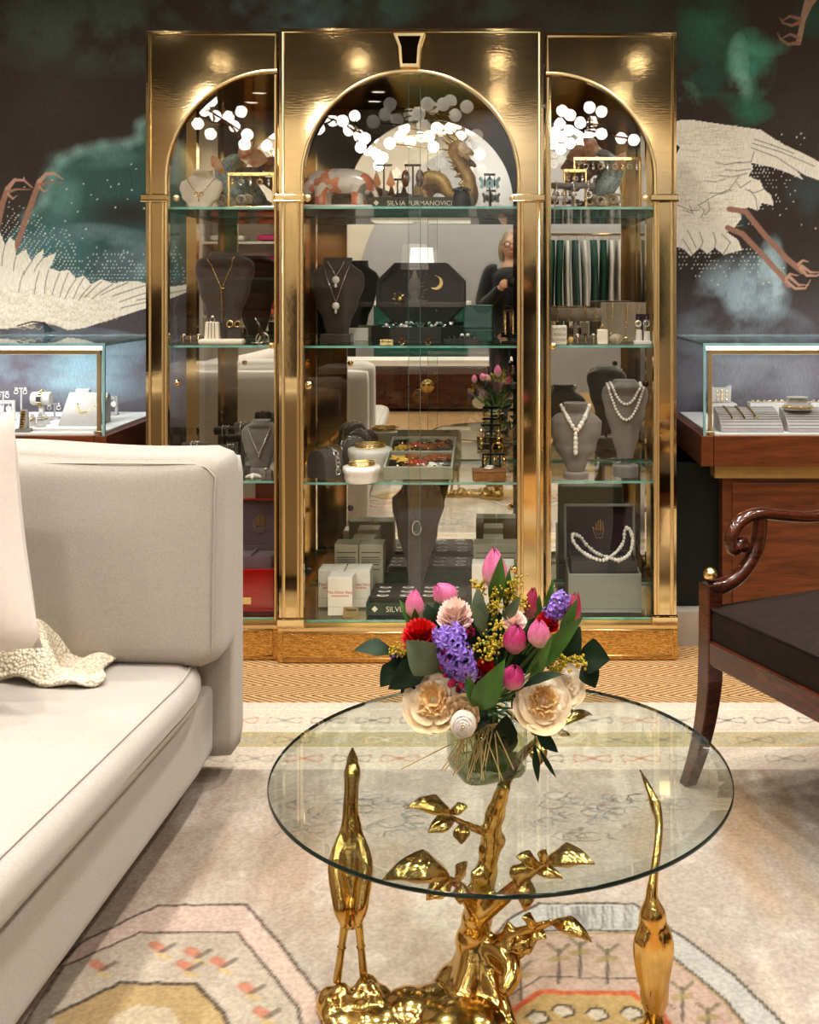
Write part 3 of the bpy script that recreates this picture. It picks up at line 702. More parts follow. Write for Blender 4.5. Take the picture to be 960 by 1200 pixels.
# ------------------------------------------------------------------ brass display cabinet: three units standing side by side
M['amber_brass'] = mat('amber_brass', (.62, .44, .17), rough=.06, metal=1, var=.1, scale=6)
M['door_edge'] = mat('dim_glass_edge', '#5d7570', rough=.15, var=.2, scale=20)
M['veil_glass'] = glass('bright_door_pane', (.96, .98, .97), 2.3, base=.05)
YC, YS, YM = 3.60, 3.63, 4.12           # front of centre unit, front of side units, mirror
ZS = (1.538, 1.063, .597)               # glass shelf heights
FL0 = .128                              # cabinet floor
def cabinet_unit(px0, px1, Y, label, arch, jl, jr, top_py, shelf_ends):
    """arch = (kind, cx_px, cz_py, r_px); jl/jr = px of the inner pilaster edges."""
    x0, x1 = XP(px0, Y), XP(px1, Y); xm = (x0 + x1) / 2
    t = thing('display_cabinet', label, 'cabinet', (xm, Y, 0), group='arched brass display cabinet units')
    x0 -= xm; x1 -= xm; xl, xr = XP(jl, Y) - xm, XP(jr, Y) - xm
    zt = ZP(top_py, Y); yb = YM - Y
    kind, cx, cz, r = arch; cx = XP(cx, Y) - xm; cz = ZP(cz, Y); r = r * Y / F
    z0 = .135
    if kind == 'c': th = np.linspace(0, pi, 48)
    elif kind == 'l': th = np.linspace(pi / 2, pi, 26)
    else: th = np.linspace(0, pi / 2, 26)
    ap = [(cx + r * cos(a), cz + r * sin(a)) for a in th]
    # front frame: spandrel and pilasters as one brass sheet with thickness
    m = MB()
    if kind == 'c': poly = [(x0, cz), (x0, zt), (x1, zt), (x1, cz)] + ap
    elif kind == 'l': poly = [(x0, cz), (x0, zt), (x1, zt), (x1, ap[0][1])] + ap
    else: poly = [(x1, cz), (x1, zt)][::-1] + [(x1, cz)] + ap if False else [(x0, ap[-1][1]), (x0, zt), (x1, zt), (x1, cz)] + ap
    m.prism(poly, 0, .022)
    if kind in 'cl': m.box((x0, 0, z0), (ap[-1][0], .022, cz))
    else: m.box((x0, .004, z0), (xl, .022, ap[-1][1]))
    if kind in 'cr': m.box((ap[0][0], 0, z0), (x1, .022, cz))
    else: m.box((xr, .004, z0), (x1, .022, ap[0][1]))
    # returns on both sides
    m.box((x0, .022, z0), (x0 + .012, .05, zt)); m.box((x1 - .012, .022, z0), (x1, .05, zt))
    m.build('front_frame', M['brass_brushed'], t)
    # bright beads: outer rectangle, arch edge, pilaster lines
    b = MB(); i = .014; y = -.002
    ra = r + .006
    aro = [(cx + ra * cos(a), y, cz + ra * sin(a)) for a in th]
    if kind == 'c':
        b.tube([(x0 + i, y, z0 + .02), (x0 + i, y, zt - i), (x1 - i, y, zt - i), (x1 - i, y, z0 + .02)], .0042, 6)
        b.tube([(aro[0][0], y, z0 + .02)] + aro + [(aro[-1][0], y, z0 + .02)], .006, 8)
    elif kind == 'l':
        b.tube([(x0 + i, y, z0 + .02), (x0 + i, y, zt - i), (x1 - i * .4, y, zt - i), (x1 - i * .4, y, aro[0][2] + .004)], .0045, 6)
        b.tube([(x1, y, aro[0][2])] + aro + [(aro[-1][0], y, z0 + .02)], .006, 8)
        b.tube([(x1 - .006, y, aro[0][2] - .014), (x1 - .006, y, z0)], .004, 6)
    else:
        b.tube([(x1 - i, y, z0 + .02), (x1 - i, y, zt - i), (x0 + i * .4, y, zt - i), (x0 + i * .4, y, aro[-1][2] + .004)], .0045, 6)
        b.tube([(aro[0][0], y, z0 + .02)] + aro + [(x0, y, aro[-1][2])], .006, 8)
        b.tube([(x0 + .006, y, aro[-1][2] - .014), (x0 + .006, y, z0)], .004, 6)
    b.build('bead_moulding', M['brass_bead'], t)
    # dark mirrored inlay between the beads of every pilaster, below the bracket
    zb = ZP(232, Y)
    pil = [(x0, ap[-1][0])] if kind == 'l' else [(ap[0][0], x1)] if kind == 'r' else [(x0, ap[-1][0]), (ap[0][0], x1)]
    for (a, c) in pil:
        w = c - a
        MB().box((a + .20 * w, -.0015, z0 + .03), (c - .22 * w, .001, zb - .02)).build('pilaster_inlay', M['brass'], t)
        p = MB()
        for q in (a + .2 * w, c - .22 * w): p.tube([(q, -.003, z0 + .02), (q, -.003, zb - .01)], .0042, 6)
        p.build('pilaster_bead', M['brass_bead'], t)
        # bracket bar and foot ledge
        g = MB().box((a - .012, -.016, zb - .010), (c + .004, .002, zb + .012))
        g.box((a - .014, -.020, zb - .014), (c + .006, .002, zb - .008)); g.build('bracket', M['brass'], t, bevel=.003)
        MB().box((a - .006, -.012, .118), (c + .004, .022, .15)).build('foot_ledge', M['brass'], t, bevel=.003)
    # plinth with etched panel and frame bead
    MB().box((x0 - .004, -.004, .002), (x1 + .004, yb, .118)).build('plinth', M['etched'], t, bevel=.002)
    f = MB(); e = .014
    f.tube([(x0 + e, -.006, .016), (x1 - e, -.006, .016), (x1 - e, -.006, .104), (x0 + e, -.006, .104)], .003, 6, closed=True)
    f.torus((x0 + .05, -.006, .104), .008, .002, 14, 6, axis='y'); f.torus((x1 - .05, -.006, .104), .008, .002, 14, 6, axis='y')
    f.box((x0 - .002, -.008, .108), (x1 + .002, .03, .120)); f.build('plinth_frame', M['brass_bead'], t)
    # body: floor board, top board, back posts, mirror back
    MB().box((x0, .022, .118), (x1, yb, FL0)).build('floor_board', M['brass'], t)
    MB().box((x0, .022, zt - .03), (x1, yb + .01, zt)).build('top_board', M['brass_brushed'], t)
    MB().box((x0 + .038, yb, FL0), (x1 - .038, yb + .008, zt - .03)).build('mirror_back', M['mirror'], t)
    for a, c in ((x0, x0 + .038), (x1 - .038, x1)): MB().box((a, yb - .02, FL0), (c, yb + .012, zt - .03)).build('back_post', M['brass'], t)
    for a in (x0 + .006, x1 - .006):
        MB().sheet([(a, .05, FL0), (a, yb - .02, FL0), (a, yb - .02, zt - .03), (a, .05, zt - .03)]).build('side_panel' if kind == 'c' else 'side_pane', M['amber_brass' if kind == 'c' else 'glass'], t)
    # shelves: clear panes with green edges
    for z in ZS:
        MB().box((x0 + .016, .052, z - .008), (x1 - .016, yb - .022, z), ms=(0, 0, 1, 1, 1, 1)).build('shelf', [M['shelf_glass'], M['glass_edge']], t)
    MB().box((x0 + .016, .035, FL0), (x1 - .016, yb - .022, FL0 + .006), ms=(0, 0, 1, 1, 1, 1)).build('floor_pane', [M['shelf_glass'], M['glass_edge']], t)
    # doors
    def leaf(a, c, yy, edge, gm='glass'):
        pts = [(a, z0)]
        def top(x):
            if kind == 'c': return cz + sqrt(max(0, r * r - (x - cx) ** 2)) + .004
            return cz + sqrt(max(0, r * r - (x - cx) ** 2)) + .004
        pts = [(x, top(x)) for x in np.linspace(a, c, 40)]
        d = MB().sheet([(a, yy, z0)] + [(x, yy, z) for x, z in pts] + [(c, yy, z0)]).build('door_pane', M[gm], t)
        for x in edge:
            MB().box((x - .0007, yy - .002, z0), (x + .0007, yy + .002, top(x))).build('door_edge', M['door_edge'], d)
        return d
    def knob(par, px, py, yy, m=M['brass_bead'], r_=.013):
        x, z = XP(px, Y) - xm, ZP(py, Y)
        k = MB(); k.M = Matrix.Translation((x, yy, z)) @ Matrix.Rotation(pi / 2, 4, 'X')
        k.lathe([(.004, 0), (.004, .012), (r_, .014), (r_, .020), (r_ * .8, .023), (0, .024)], 16)
        k.build('knob', m, par)
    if kind == 'c':
        d1 = leaf(xl, XP(492, Y) - xm, .026, [XP(492, Y) - xm]); d2 = leaf(XP(478, Y) - xm, xr, .032, [XP(478, Y) - xm], 'veil_glass')
        for p in ((360, 232),  (361, 452), (361, 670)): knob(d1, *p, .024, M['brass_bead'] if p[1] == 232 else M['brass'] if p[1] == 452 else M['black'])
        for p in ((602, 232), (602, 452), (602, 668)): knob(d2, *p, .024, M['brass_bead'] if p[1] == 232 else M['brass'] if p[1] == 668 else M['black'])
        kk = [(XP(461, Y), 40), (XP(499, Y), 40), (XP(494, Y), 55), (XP(492, Y), 80), (XP(469, Y), 80), (XP(467, Y), 55)]
        out = [(x - xm, ZP(p, Y)) for x, p in kk]
        MB().prism(out, -.018, .001).build('keystone', M['brass_bead'], t, bevel=.003)
        c0 = (sum(p[0] for p in out) / 6, sum(p[1] for p in out) / 6)
        MB().prism([(c0[0] + (x - c0[0]) * .70, c0[1] + (z - c0[1]) * .80) for x, z in out], -.0195, -.0175).build('keystone_inset', M['dark_mirror'], t)
    elif kind == 'l':
        d = leaf(ap[-1][0], xr, .028, [])
        for p, k_ in (((206, 232), 'brass_bead'), ((207, 449), 'brass'), ((318, 405), 'gold')): knob(d, *p, .024, M[k_], .011)
    else:
        d = leaf(xl, ap[0][0], .028, [])
        for p, k_ in (((757, 232), 'brass_bead'), ((757, 450), 'dark_metal'), ((758, 667), 'dark_metal'), ((648, 406), 'gold')): knob(d, *p, .024, M[k_], .011)
    return t
cabinet_unit(171, 325, YS, 'narrow brass cabinet unit with a half arch, partly behind the cream sofa', ('l', 323, 211, 126), 200, 321, 36, None)
cabinet_unit(327, 637, YC, 'wide brass and glass cabinet unit with a full arch and keystone', ('c', 481, 210, 125), 357, 606, 33, None)
cabinet_unit(640, 793, YS, 'narrow brass cabinet unit with a half arch, beside the dark wood armchair', ('r', 643, 211, 123), 646, 765, 38, None)

# ------------------------------------------------------------------ jewellery display counters on both sides
CY0, CY1, CZW, CZG = 3.72, 4.40, .746, 1.068
def counter(xa, xb, inner, label, backs=True):
    """inner = +1 when the free end is at xb, -1 when at xa. Built with its free front corner at local origin."""
    xc = xb if inner > 0 else xa
    t = thing('display_counter', label, 'display counter', (xc, CY0, 0), group='glass topped jewellery counters')
    L0, L1 = (xa - xc, 0) if inner > 0 else (0, xb - xc)
    D = CY1 - CY0
    def span(i0, i1):      # inset from the free end, inset from the far end
        return (L0 + i1, L1 - i0) if inner > 0 else (L0 + i0, L1 - i1)
    a, b = span(.045, 0); MB().box((a, 0, .640), (b, D, CZW)).build('apron', M['walnut'], t, bevel=.002)
    a, b = (-.043, 0) if inner > 0 else (0, .043)
    MB().box((a, 0, .640), (b, D, CZW)).build('corner_block', M['walnut'], t, bevel=.002)
    a, b = span(.055, .05); MB().box((a, .04, .592), (b, D, .640)).build('brass_strip', M['tan_strip'], t)
    a, b = span(.085, .05); MB().box((a, .06, .08), (b, D, .592)).build('cabinet_body', M['walnut'], t, bevel=.002)
    a2 = b - .06 if inner > 0 else a
    MB().box((a + .035, .052, .10), (b - .035, .06, .575)).build('front_panel', M['walnut'], t, bevel=.003)
    a, b = span(.12, .05); MB().box((a, .10, .005), (b, D, .08)).build('toe_kick', M['green_panel'], t)
    a, b = span(.035, .03); MB().box((a, .02, CZW), (b, D - .02, CZW + .006)).build('deck', M['deck'], t)
    # glass case
    a, b = span(.008, .01); zg = CZG; ms = (0, 0, 1, 1, 1, 1)
    MB().box((a, .005, zg - .010), (b, D, zg), ms=ms).build('top_pane', [M['case_glass'], M['case_edge']], t)
    MB().sheet([(a, .008, CZW), (b, .008, CZW), (b, .008, zg - .010), (a, .008, zg - .010)]).build('front_pane', M['case_glass'], t)
    e = b if inner > 0 else a
    MB().sheet([(e, .008, CZW), (e, D - .01, CZW), (e, D - .01, zg - .010), (e, .008, zg - .010)]).build('end_pane', M['case_glass'], t)
    s = -1 if inner > 0 else 1
    MB().box((min(e, e + s * .009), .004, CZW), (max(e, e + s * .009), .013, zg - .008)).build('corner_edge', M['case_edge'], t)
    fx = e + s * .020
    g = MB(); q0, q1 = (a + .02, fx) if inner > 0 else (fx, b - .02)
    g.box((q0, .016, zg - .040), (q1, .034, zg - .024)); g.box((min(fx, fx + s * .014), .018, CZW + .006), (max(fx, fx + s * .014), .030, zg - .03))
    g.box((min(fx - .01, fx + .022 * s), .012, CZW + .006), (max(fx + .01, fx + .022 * s), .036, CZW + .014))
    g.build('brass_rail', M['brass_bead'], t, bevel=.002)
    MB().box((q0, .036, zg - .026), (q1, .060, zg - .014)).build('light_strip', M['white_led'], t)
    return t
cl = counter(-3.0, XP(125, CY0), 1, 'glass topped walnut jewellery counter behind the cream sofa')
cr = counter(XP(822, CY0), 3.0, -1, 'glass topped walnut jewellery counter behind the dark wood armchair')
for xm, w in ((-2.15, 1.3), (1.85, 2.0)):
    ld = bpy.data.lights.new('case_light', 'AREA'); ld.shape = 'RECTANGLE'; ld.size = w; ld.size_y = .03; ld.energy = 3.2; ld.spread = R(110); ld.color = (.95, .98, 1)
    lo = bpy.data.objects.new('case_light', ld); COL.objects.link(lo); lo.location = (xm, CY0 + .10, CZG - .02); lo.rotation_euler = (R(66), 0, 0)

# ------------------------------------------------------------------ the sofa
SO = thing('sofa', 'cream linen sofa with deep seat and loose back cushion', 'sofa', (-.75, 1.60, 0), R(-3))
def rounded_slab(x0, x1, y0, y1, z0, z1, r, puff=(0, 0, 0), n=14, seamf=None):
    """Soft box: superellipsoid-cornered cushion with puffed faces."""
    m = MB(); nx, ny, nz = max(n, int((x1 - x0) / .05)), n, n
    bm = bmesh.new(); bmesh.ops.create_cube(bm, size=2)
    bmesh.ops.subdivide_edges(bm, edges=bm.edges[:], cuts=n, use_grid_fill=True)
    hx, hy, hz = (x1 - x0) / 2, (y1 - y0) / 2, (z1 - z0) / 2; c = Vector(((x0 + x1) / 2, (y0 + y1) / 2, (z0 + z1) / 2))
    for v in bm.verts:
        u = v.co.copy(); p = Vector((u.x * hx, u.y * hy, u.z * hz))
        q = Vector([max(-h + r, min(h - r, k)) for h, k in zip((hx, hy, hz), p)])
        d = p - q
        if d.length > 1e-9: p = q + d.normalized() * min(r, max(abs(d.x), abs(d.y), abs(d.z)))
        gx, gy, gz = 1 - u.x ** 2, 1 - u.y ** 2, 1 - u.z ** 2
        p += Vector((puff[0] * u.x * gy * gz, puff[1] * u.y * gx ** .6 * gz ** .6 if gx > 0 and gz > 0 else 0, puff[2] * u.z * gx ** .6 * gy ** .6 if gx > 0 and gy > 0 else 0))
        v.co = p + c
    bm.verts.ensure_lookup_table()
    m.add([v.co for v in bm.verts], [[v.index for v in f.verts] for f in bm.faces], 0, True); bm.free(); return m
# local frame: x = out of the seat front (0 = rail plane), y = along towards the cabinet
rounded_slab(-1.25, -.005, -1.2, 1.06, .10, .29, .03, n=16).build('base_rail', M['linen'], SO)
# seat cushion (slopes a little, crowned), its front seam
sc_ = rounded_slab(-1.25, .012, -1.2, 1.03, .292, .405, .045, (.01, 0, .012), n=24)
for v in sc_.v: v.z += -.034 * (v.y / 1.0) * (1 if v.z > .34 else .75) if v.y > 0 else 0
for v in sc_.v:
    if v.x > -.06 and v.y > .8: v.x -= .05 * ((v.y - .8) / .23) ** 2; v.z += .0
sc_.build('seat_cushion', M['linen'], SO)
sm = MB(); sm.tube([(-.012 - (.05 * max(0, (y - .8) / .23) ** 2), y, .398 - .034 * max(0, y)) for y in np.linspace(-1.1, 1.0, 40)], .0028, 6)
sm.build('seat_piping', M['linen'], SO)
# end panel and back cushion
rounded_slab(-1.25, .022, 1.09, 1.21, .075, .835, .025, n=14).build('end_panel', M['linen'], SO)
bc = rounded_slab(-1.30, .046, .93, 1.11, .368, .868, .045, (.0, .030, .012), n=26)
for v in bc.v:
    v.y += .10 * max(0, (v.z - .40)) * .5 - .025
    v.z += .006 * sin(v.x * 9) if v.z > .75 else 0
bcu = bc.build('back_cushion', M['linen'], SO)
def cface(x, z): return .93 - .030 * max(0, 1 - ((x + .62) / .68) ** 2) ** .6 * max(0, 1 - ((z - .623) / .245) ** 2) ** .6 + .05 * max(0, z - .40) - .025
sb = MB()
pts = [(.030, cface(.02, z) + .014, z) for z in np.linspace(.41, .815, 14)] + [(.010, cface(.02, .83) + .008, .838)] + [(x, cface(x, .84) + .010, .846) for x in np.linspace(-.02, -1.2, 20)]
sb.tube(pts, .0022, 6); sb.build('cushion_piping', M['linen'], bcu)
for x in (-.34, -1.15):
    for y in (1.10, -1.1):
        MB().frustum((x - .02, x + .02, y - .02, y + .02, .0125), (x - .03, x + .03, y - .03, y + .03, .105)).build('leg', M['mahogany'], SO)
MB().box((-1.25, -1.2, .30), (-1.12, 1.07, .75)).build('back_frame', M['linen'], SO, bevel=.03, seg=3)

# pillow leaning on the seat at the picture's edge
def pillow_mesh(w, h, d, n=22):
    m = MB()
    for s in (1, -1):
        def fn(u, v, s=s):
            a, b = u * 2 - 1, v * 2 - 1
            e = (max(0, 1 - a ** 4)) ** .5 * (max(0, 1 - b ** 4)) ** .5
            k = 1 - .06 * (1 - abs(a)) * 0
            x = a * w / 2 * (1 - .07 * (1 - b * b)); z = b * h / 2 * (1 - .07 * (1 - a * a))
            return (x, s * d / 2 * e * (.8 + .2 * (1 - a * a)), z)
        m.grid(fn, n, n)
    return m
pm = pillow_mesh(.50, .50, .16)
po = pm.build('throw_pillow', M['pillow'], None, loc=(-1.225, 2.30, .700), rot=(R(-10), R(-15), R(-12)), label='plain blush white throw pillow leaning on the cream sofa', cat='pillow')
# crocheted throw heaped between the pillow and the back cushion
th = MB(); rr = random.Random(3)
def throw(u, v):
    x = -1.20 + .31 * u; y = 2.36 + .20 * v
    k = max(0, 1 - u / .62) ** .8 if u < .62 else 0
    bow = max(0, 1 - ((v - .62) / .55) ** 2)
    z = .402 + .150 * (k ** 1.1) * bow + .020 * max(0, sin(u * 11 + v * 5.5)) * (1 - u * .7) * sin(pi * v) + .006 * sin(u * 17 - v * 9)
    z += .035 * max(0, 1 - abs(u - .42 - .15 * v) / .16) * sin(pi * min(1, v * 1.1)) - .012 * u
    return (x + .035 * v * (1 - u) + .015 * sin(v * 7), y - .03 * u * sin(v * 4) + .02 * sin(u * 6), z)
th.grid(throw, 54, 36)
def chev(o):
    d = o.modifiers.new('t', 'SOLIDIFY'); d.thickness = .009; d.offset = 1
def crochet():
    m, nt, o = nodes('crochet_knit'); p = N(nt, 'ShaderNodeBsdfPrincipled', Roughness=.95)
    tc = N(nt, 'ShaderNodeTexCoord'); v = N(nt, 'ShaderNodeTexVoronoi', Scale=135.); L(nt, tc.outputs['Object'], v.inputs['Vector'])
    rp = N(nt, 'ShaderNodeValToRGB'); e = rp.color_ramp.elements
    e[0].position = .1; e[0].color = (*H('#efe5d2'), 1); e[1].position = .75; e[1].color = (*H('#c6b99f'), 1)
    L(nt, v.outputs['Distance'], rp.inputs[0]); L(nt, rp.outputs[0], p.inputs['Base Color'])
    b = N(nt, 'ShaderNodeBump', Strength=.9, Distance=.006, invert=True); L(nt, v.outputs['Distance'], b.inputs['Height']); L(nt, b.outputs[0], p.inputs['Normal'])
    L(nt, p.outputs[0], o.inputs[0]); return m
M['crochet'] = crochet()
chev(th.build('throw_blanket', M['crochet'], label='cream crocheted throw heaped on the sofa seat', cat='blanket'))

# ------------------------------------------------------------------ dark wood armchair
ax, ay = .525, 2.66
ang = math.atan2(-.905, .426)
AC = thing('armchair', 'dark mahogany armchair with scrolled arm, gilt ball and dark velvet seat', 'armchair', (ax, ay, 0), ang)
WU, DV = .56, .54        # width along the front, depth
Ti = (Matrix.Translation((ax, ay, 0)) @ Matrix.Rotation(ang, 4, 'Z')).inverted()
def AL(px, py, Y): return Ti @ PX(px, py, Y)
for k, fx in enumerate((0, WU)):
    s = 1 if k == 0 else -1
    # front post with sabre leg
    lg = MB()
    f0 = Ti @ Vector((.475, 2.70, 0)) if k == 0 else Vector((WU + .05, -.03, 0))
    d0 = f0 - Vector((fx, 0, 0))
    path = [(fx, 0, .53), (fx, 0, .34)] + [(fx + d0.x * q ** 2, d0.y * q ** 2, .0125 + .3275 * (1 - q)) for q in np.linspace(.15, 1, 10)]
    wd = [.021, .0225] + list(np.linspace(.0225, .016, 10))
    vs, fs = [], []
    for (x, y, z), w in zip(path, wd): vs += [(x - w, y - w, z), (x + w, y - w, z), (x + w, y + w, z), (x - w, y + w, z)]
    for i in range(len(path) - 1):
        for j in range(4): fs.append((i * 4 + j, (i + 1) * 4 + j, (i + 1) * 4 + (j + 1) % 4, i * 4 + (j + 1) % 4))
    fs += [(0, 1, 2, 3), tuple(len(vs) - 4 + j for j in (3, 2, 1, 0))]
    lg.add(vs, fs); lg.build('front_leg', M['mahogany'], AC, bevel=.003)
    MB().ball((fx, 0, .551), .0175, 16, 12).build('gilt_ball', M['gold'], AC)
    # arm: S-shaped support and scrolled rail running to the back
    am = MB()
    sp = smoothcurve([(fx, .0, .515), (fx, .05, .522), (fx, .10, .548), (fx, .138, .595), (fx, .150, .640), (fx, .155, .683)], 6)
    am.tube(sp, list(np.linspace(.022, .018, len(sp))), 8, up=(1, 0, 0), flat=1.0)
    scr = [(fx, .092, .607), (fx, .108, .598), (fx, .118, .612), (fx, .108, .625), (fx, .088, .622), (fx, .070, .605), (fx, .060, .628), (fx, .072, .660),
           (fx, .105, .682), (fx, .150, .688), (fx, .22, .677), (fx, .32, .664), (fx, .42, .672), (fx, .52, .70)]
    sc2 = smoothcurve(scr[3:], 7)
    am.tube(sc2, [.012 + .009 * min(1, i / 10) for i in range(len(sc2))], 10, up=(1, 0, 0), flat=.75)
    am.ball((fx, .100, .612), (.017, .017, .017), 12, 8)
    am.build('arm', M['mahogany'], AC)
    # back post
    bk = MB(); bp = smoothcurve([(fx, DV + .10, .0125), (fx, DV + .02, .30), (fx, DV, .45), (fx, DV + .03, .70), (fx, DV + .10, .95)], 6)
    bk.tube(bp, .02, 8, up=(1, 0, 0)); bk.build('back_leg', M['mahogany'], AC)
rl = MB(); w = .02
rl.box((0, -w, .335), (WU, w, .395)); rl.box((-w, 0, .335), (w, DV, .395)); rl.box((WU - w, 0, .335), (WU + w, DV, .395)); rl.box((0, DV - w, .335), (WU, DV + w, .395))
rl.build('seat_rail', M['mahogany'], AC, bevel=.004)
rounded_slab(.012, WU - .012, -.012, DV - .02, .388, .475, .010, (0, .004, .03), n=16).build('seat_cushion', M['leather'], AC)
pp = MB(); pp.tube([(.012, -.012, .472), (WU - .012, -.012, .472), (WU - .012, DV - .02, .472), (.012, DV - .02, .472)], .0045, 6, closed=True)
pp.build('seat_piping', M['leather'], AC)
bb = MB(); bb.box((0, DV - .01, .58), (WU, DV + .035, .64)); bb.box((0, DV + .06, .88), (WU, DV + .11, .97)); bb.build('back_rail', M['mahogany'], AC, bevel=.006)
rounded_slab(.03, WU - .03, DV + .015, DV + .07, .64, .88, .02, (0, .02, 0), n=10).build('back_pad', M['leather'], AC)
# ------------------------------------------------------------------ coffee table: glass top on a cast brass tree with two cranes
TX, TY, TZ = .003, 1.91, .414
CT = thing('coffee_table', 'round glass coffee table on a cast brass tree with two cranes', 'coffee table', (TX, TY, .012))
def LM(loc):
    m = MB(); m.M = Matrix.Translation(-Vector(loc)); return m
TL = (TX, TY, .012)
m = MB(); r_ = .407; zt, zb = TZ - .012, TZ - .012 - .009
n = 128
m.lathe([(0, zt), (r_ - .026, zt)], n, cap=False, m=0, sm=False)
m.lathe([(r_ - .026, zt), (r_ - .002, zt - .002)], n, cap=False, m=1, sm=True)
m.lathe([(r_ - .002, zt - .002), (r_, zt - .004), (r_, zb + .001), (r_ - .002, zb)], n, cap=False, m=2, sm=True)
m.lathe([(r_ - .002, zb), (0, zb)], n, cap=False, m=0, sm=False)
m.build('glass_top', [M['top_glass'], M['bevel_glass'], M['glass_edge_dark']], CT)

def leafmesh(m, base, tip, w, nrm=(0, -1, .4), bend=.15, fold=.15, mi=0, nu=12, nv=5, pk=.45, curl=0., wav=0.):
    b, t = Vector(base), Vector(tip); d = t - b; Ln = d.length; nr = Vector(nrm).normalized(); nr = (nr - d.normalized() * nr.dot(d.normalized())).normalized()
    sd = d.normalized().cross(nr)
    def fn(u, v):
        s = v * 2 - 1
        c = b + d * u + nr * (bend * Ln * 4 * u * (1 - u)) - nr * curl * Ln * u ** 3
        k = (u / pk) ** .75 if u < pk else (1 - ((u - pk) / (1 - pk)) ** 1.7)
        k = max(0., min(1, k)); ww = w / 2 * (k * .97 + .03 * (1 - u))
        return c + sd * s * ww + nr * (abs(s) * fold * ww + wav * ww * sin(u * 17) * abs(s))
    return m.grid(fn, nu, nv, mi)

def P3(px, py, Y, zmax=.396):
    p = PX(px, py, Y); p.z = min(p.z, zmax); return p
# rock mound, roots and trunk
g = LM(TL); rr = random.Random(5)
for px, py, Y, r in ((515, 1206, 1.84, (.070, .065, .026)), (548, 1190, 1.90, (.062, .06, .040)), (556, 1165, 1.92, (.038, .04, .06)), (478, 1206, 1.84, (.05, .05, .028)),
                     (580, 1188, 1.94, (.035, .045, .045)), (540, 1212, 1.80, (.075, .06, .034)), (596, 1110, 1.87, (.014, .02, .045)), (590, 1135, 1.88, (.018, .02, .04))):
    p = P3(px, py, Y); g.ball((p.x, p.y, max(p.z, .025)), r, 20, 14)
for pts, rs in (([(552, 1128), (534, 1166), (506, 1188), (472, 1212)], (.026, .022, .020, .014)), ([(556, 1110), (548, 1150), (535, 1190), (520, 1225)], (.026, .024, .022, .015)),
                ([(562, 1110), (575, 1150), (590, 1185), (600, 1215)], (.024, .022, .018, .012)), ([(549, 1146), (522, 1172), (490, 1194), (455, 1206)], (.02, .018, .016, .01)),
                ([(566, 1105), (592, 1120), (600, 1140), (590, 1165)], (.02, .022, .018, .012))):
    q = smoothcurve([P3(x, y, 1.89 - .03 * i) for i, (x, y) in enumerate(pts)], 6)
    for v in q: v.z = max(v.z, .02)
    g.tube(q, [lerpk(list(zip(np.linspace(0, 1, 4), rs)), i / (len(q) - 1)) for i in range(len(q))], 10)
tr = smoothcurve([P3(550, 1165, 1.92), P3(553, 1110, 1.90), P3(562, 1062, 1.89), P3(572, 1010, 1.885), P3(577, 968, 1.88), P3(588, 930, 1.878), P3(591, 914, 1.876)], 7)
g.tube(tr, [lerpk([(0, .040), (.15, .031), (.33, .026), (.5, .019), (.7, .018), (.85, .013), (1, .012)], i / (len(tr) - 1)) * (1 + .10 * sin(i * 1.7)) for i in range(len(tr))], 14)
for pts, rs in (([(560, 1075, 1.88), (590, 1052, 1.85), (615, 1028, 1.80), (640, 1010, 1.77)], (.018, .014, .010, .007)), ([(558, 1070, 1.88), (545, 1048, 1.85), (535, 1035, 1.81), (515, 1028, 1.78)], (.016, .012, .008, .006)),
                ([(563, 1050, 1.88), (560, 1034, 1.87), (558, 1022, 1.86)], (.016, .013, .012)), ([(578, 975, 1.88), (560, 972, 1.86), (540, 963, 1.84), (524, 955, 1.82)], (.012, .008, .006, .004)),
                ([(580, 1105, 1.88), (605, 1094, 1.86), (630, 1086, 1.85), (650, 1080, 1.84)], (.014, .010, .008, .006)), ([(588, 925, 1.89), (608, 890, 1.98), (625, 872, 2.06), (645, 858, 2.13)], (.012, .010, .008, .006))):
    q = smoothcurve([P3(*p) for p in pts], 6); g.tube(q, [lerpk(list(zip(np.linspace(0, 1, len(rs)), rs)), i / (len(q) - 1)) for i in range(len(q))], 8)
for px, py, Y, r in ((798 - 20, 0, 0, 0),) if False else ((604, 1022, 1.80, .012), (616, 1019, 1.80, .013), (610, 1033, 1.80, .010), (582, 962, 1.885, .010), (585, 985, 1.885, .014), (568, 1030, 1.87, .014)):
    g.ball(P3(px, py, Y), r, 10, 8)
g.build('tree_trunk', M['brass_cast'], CT, remesh=.0055, smooth=2)
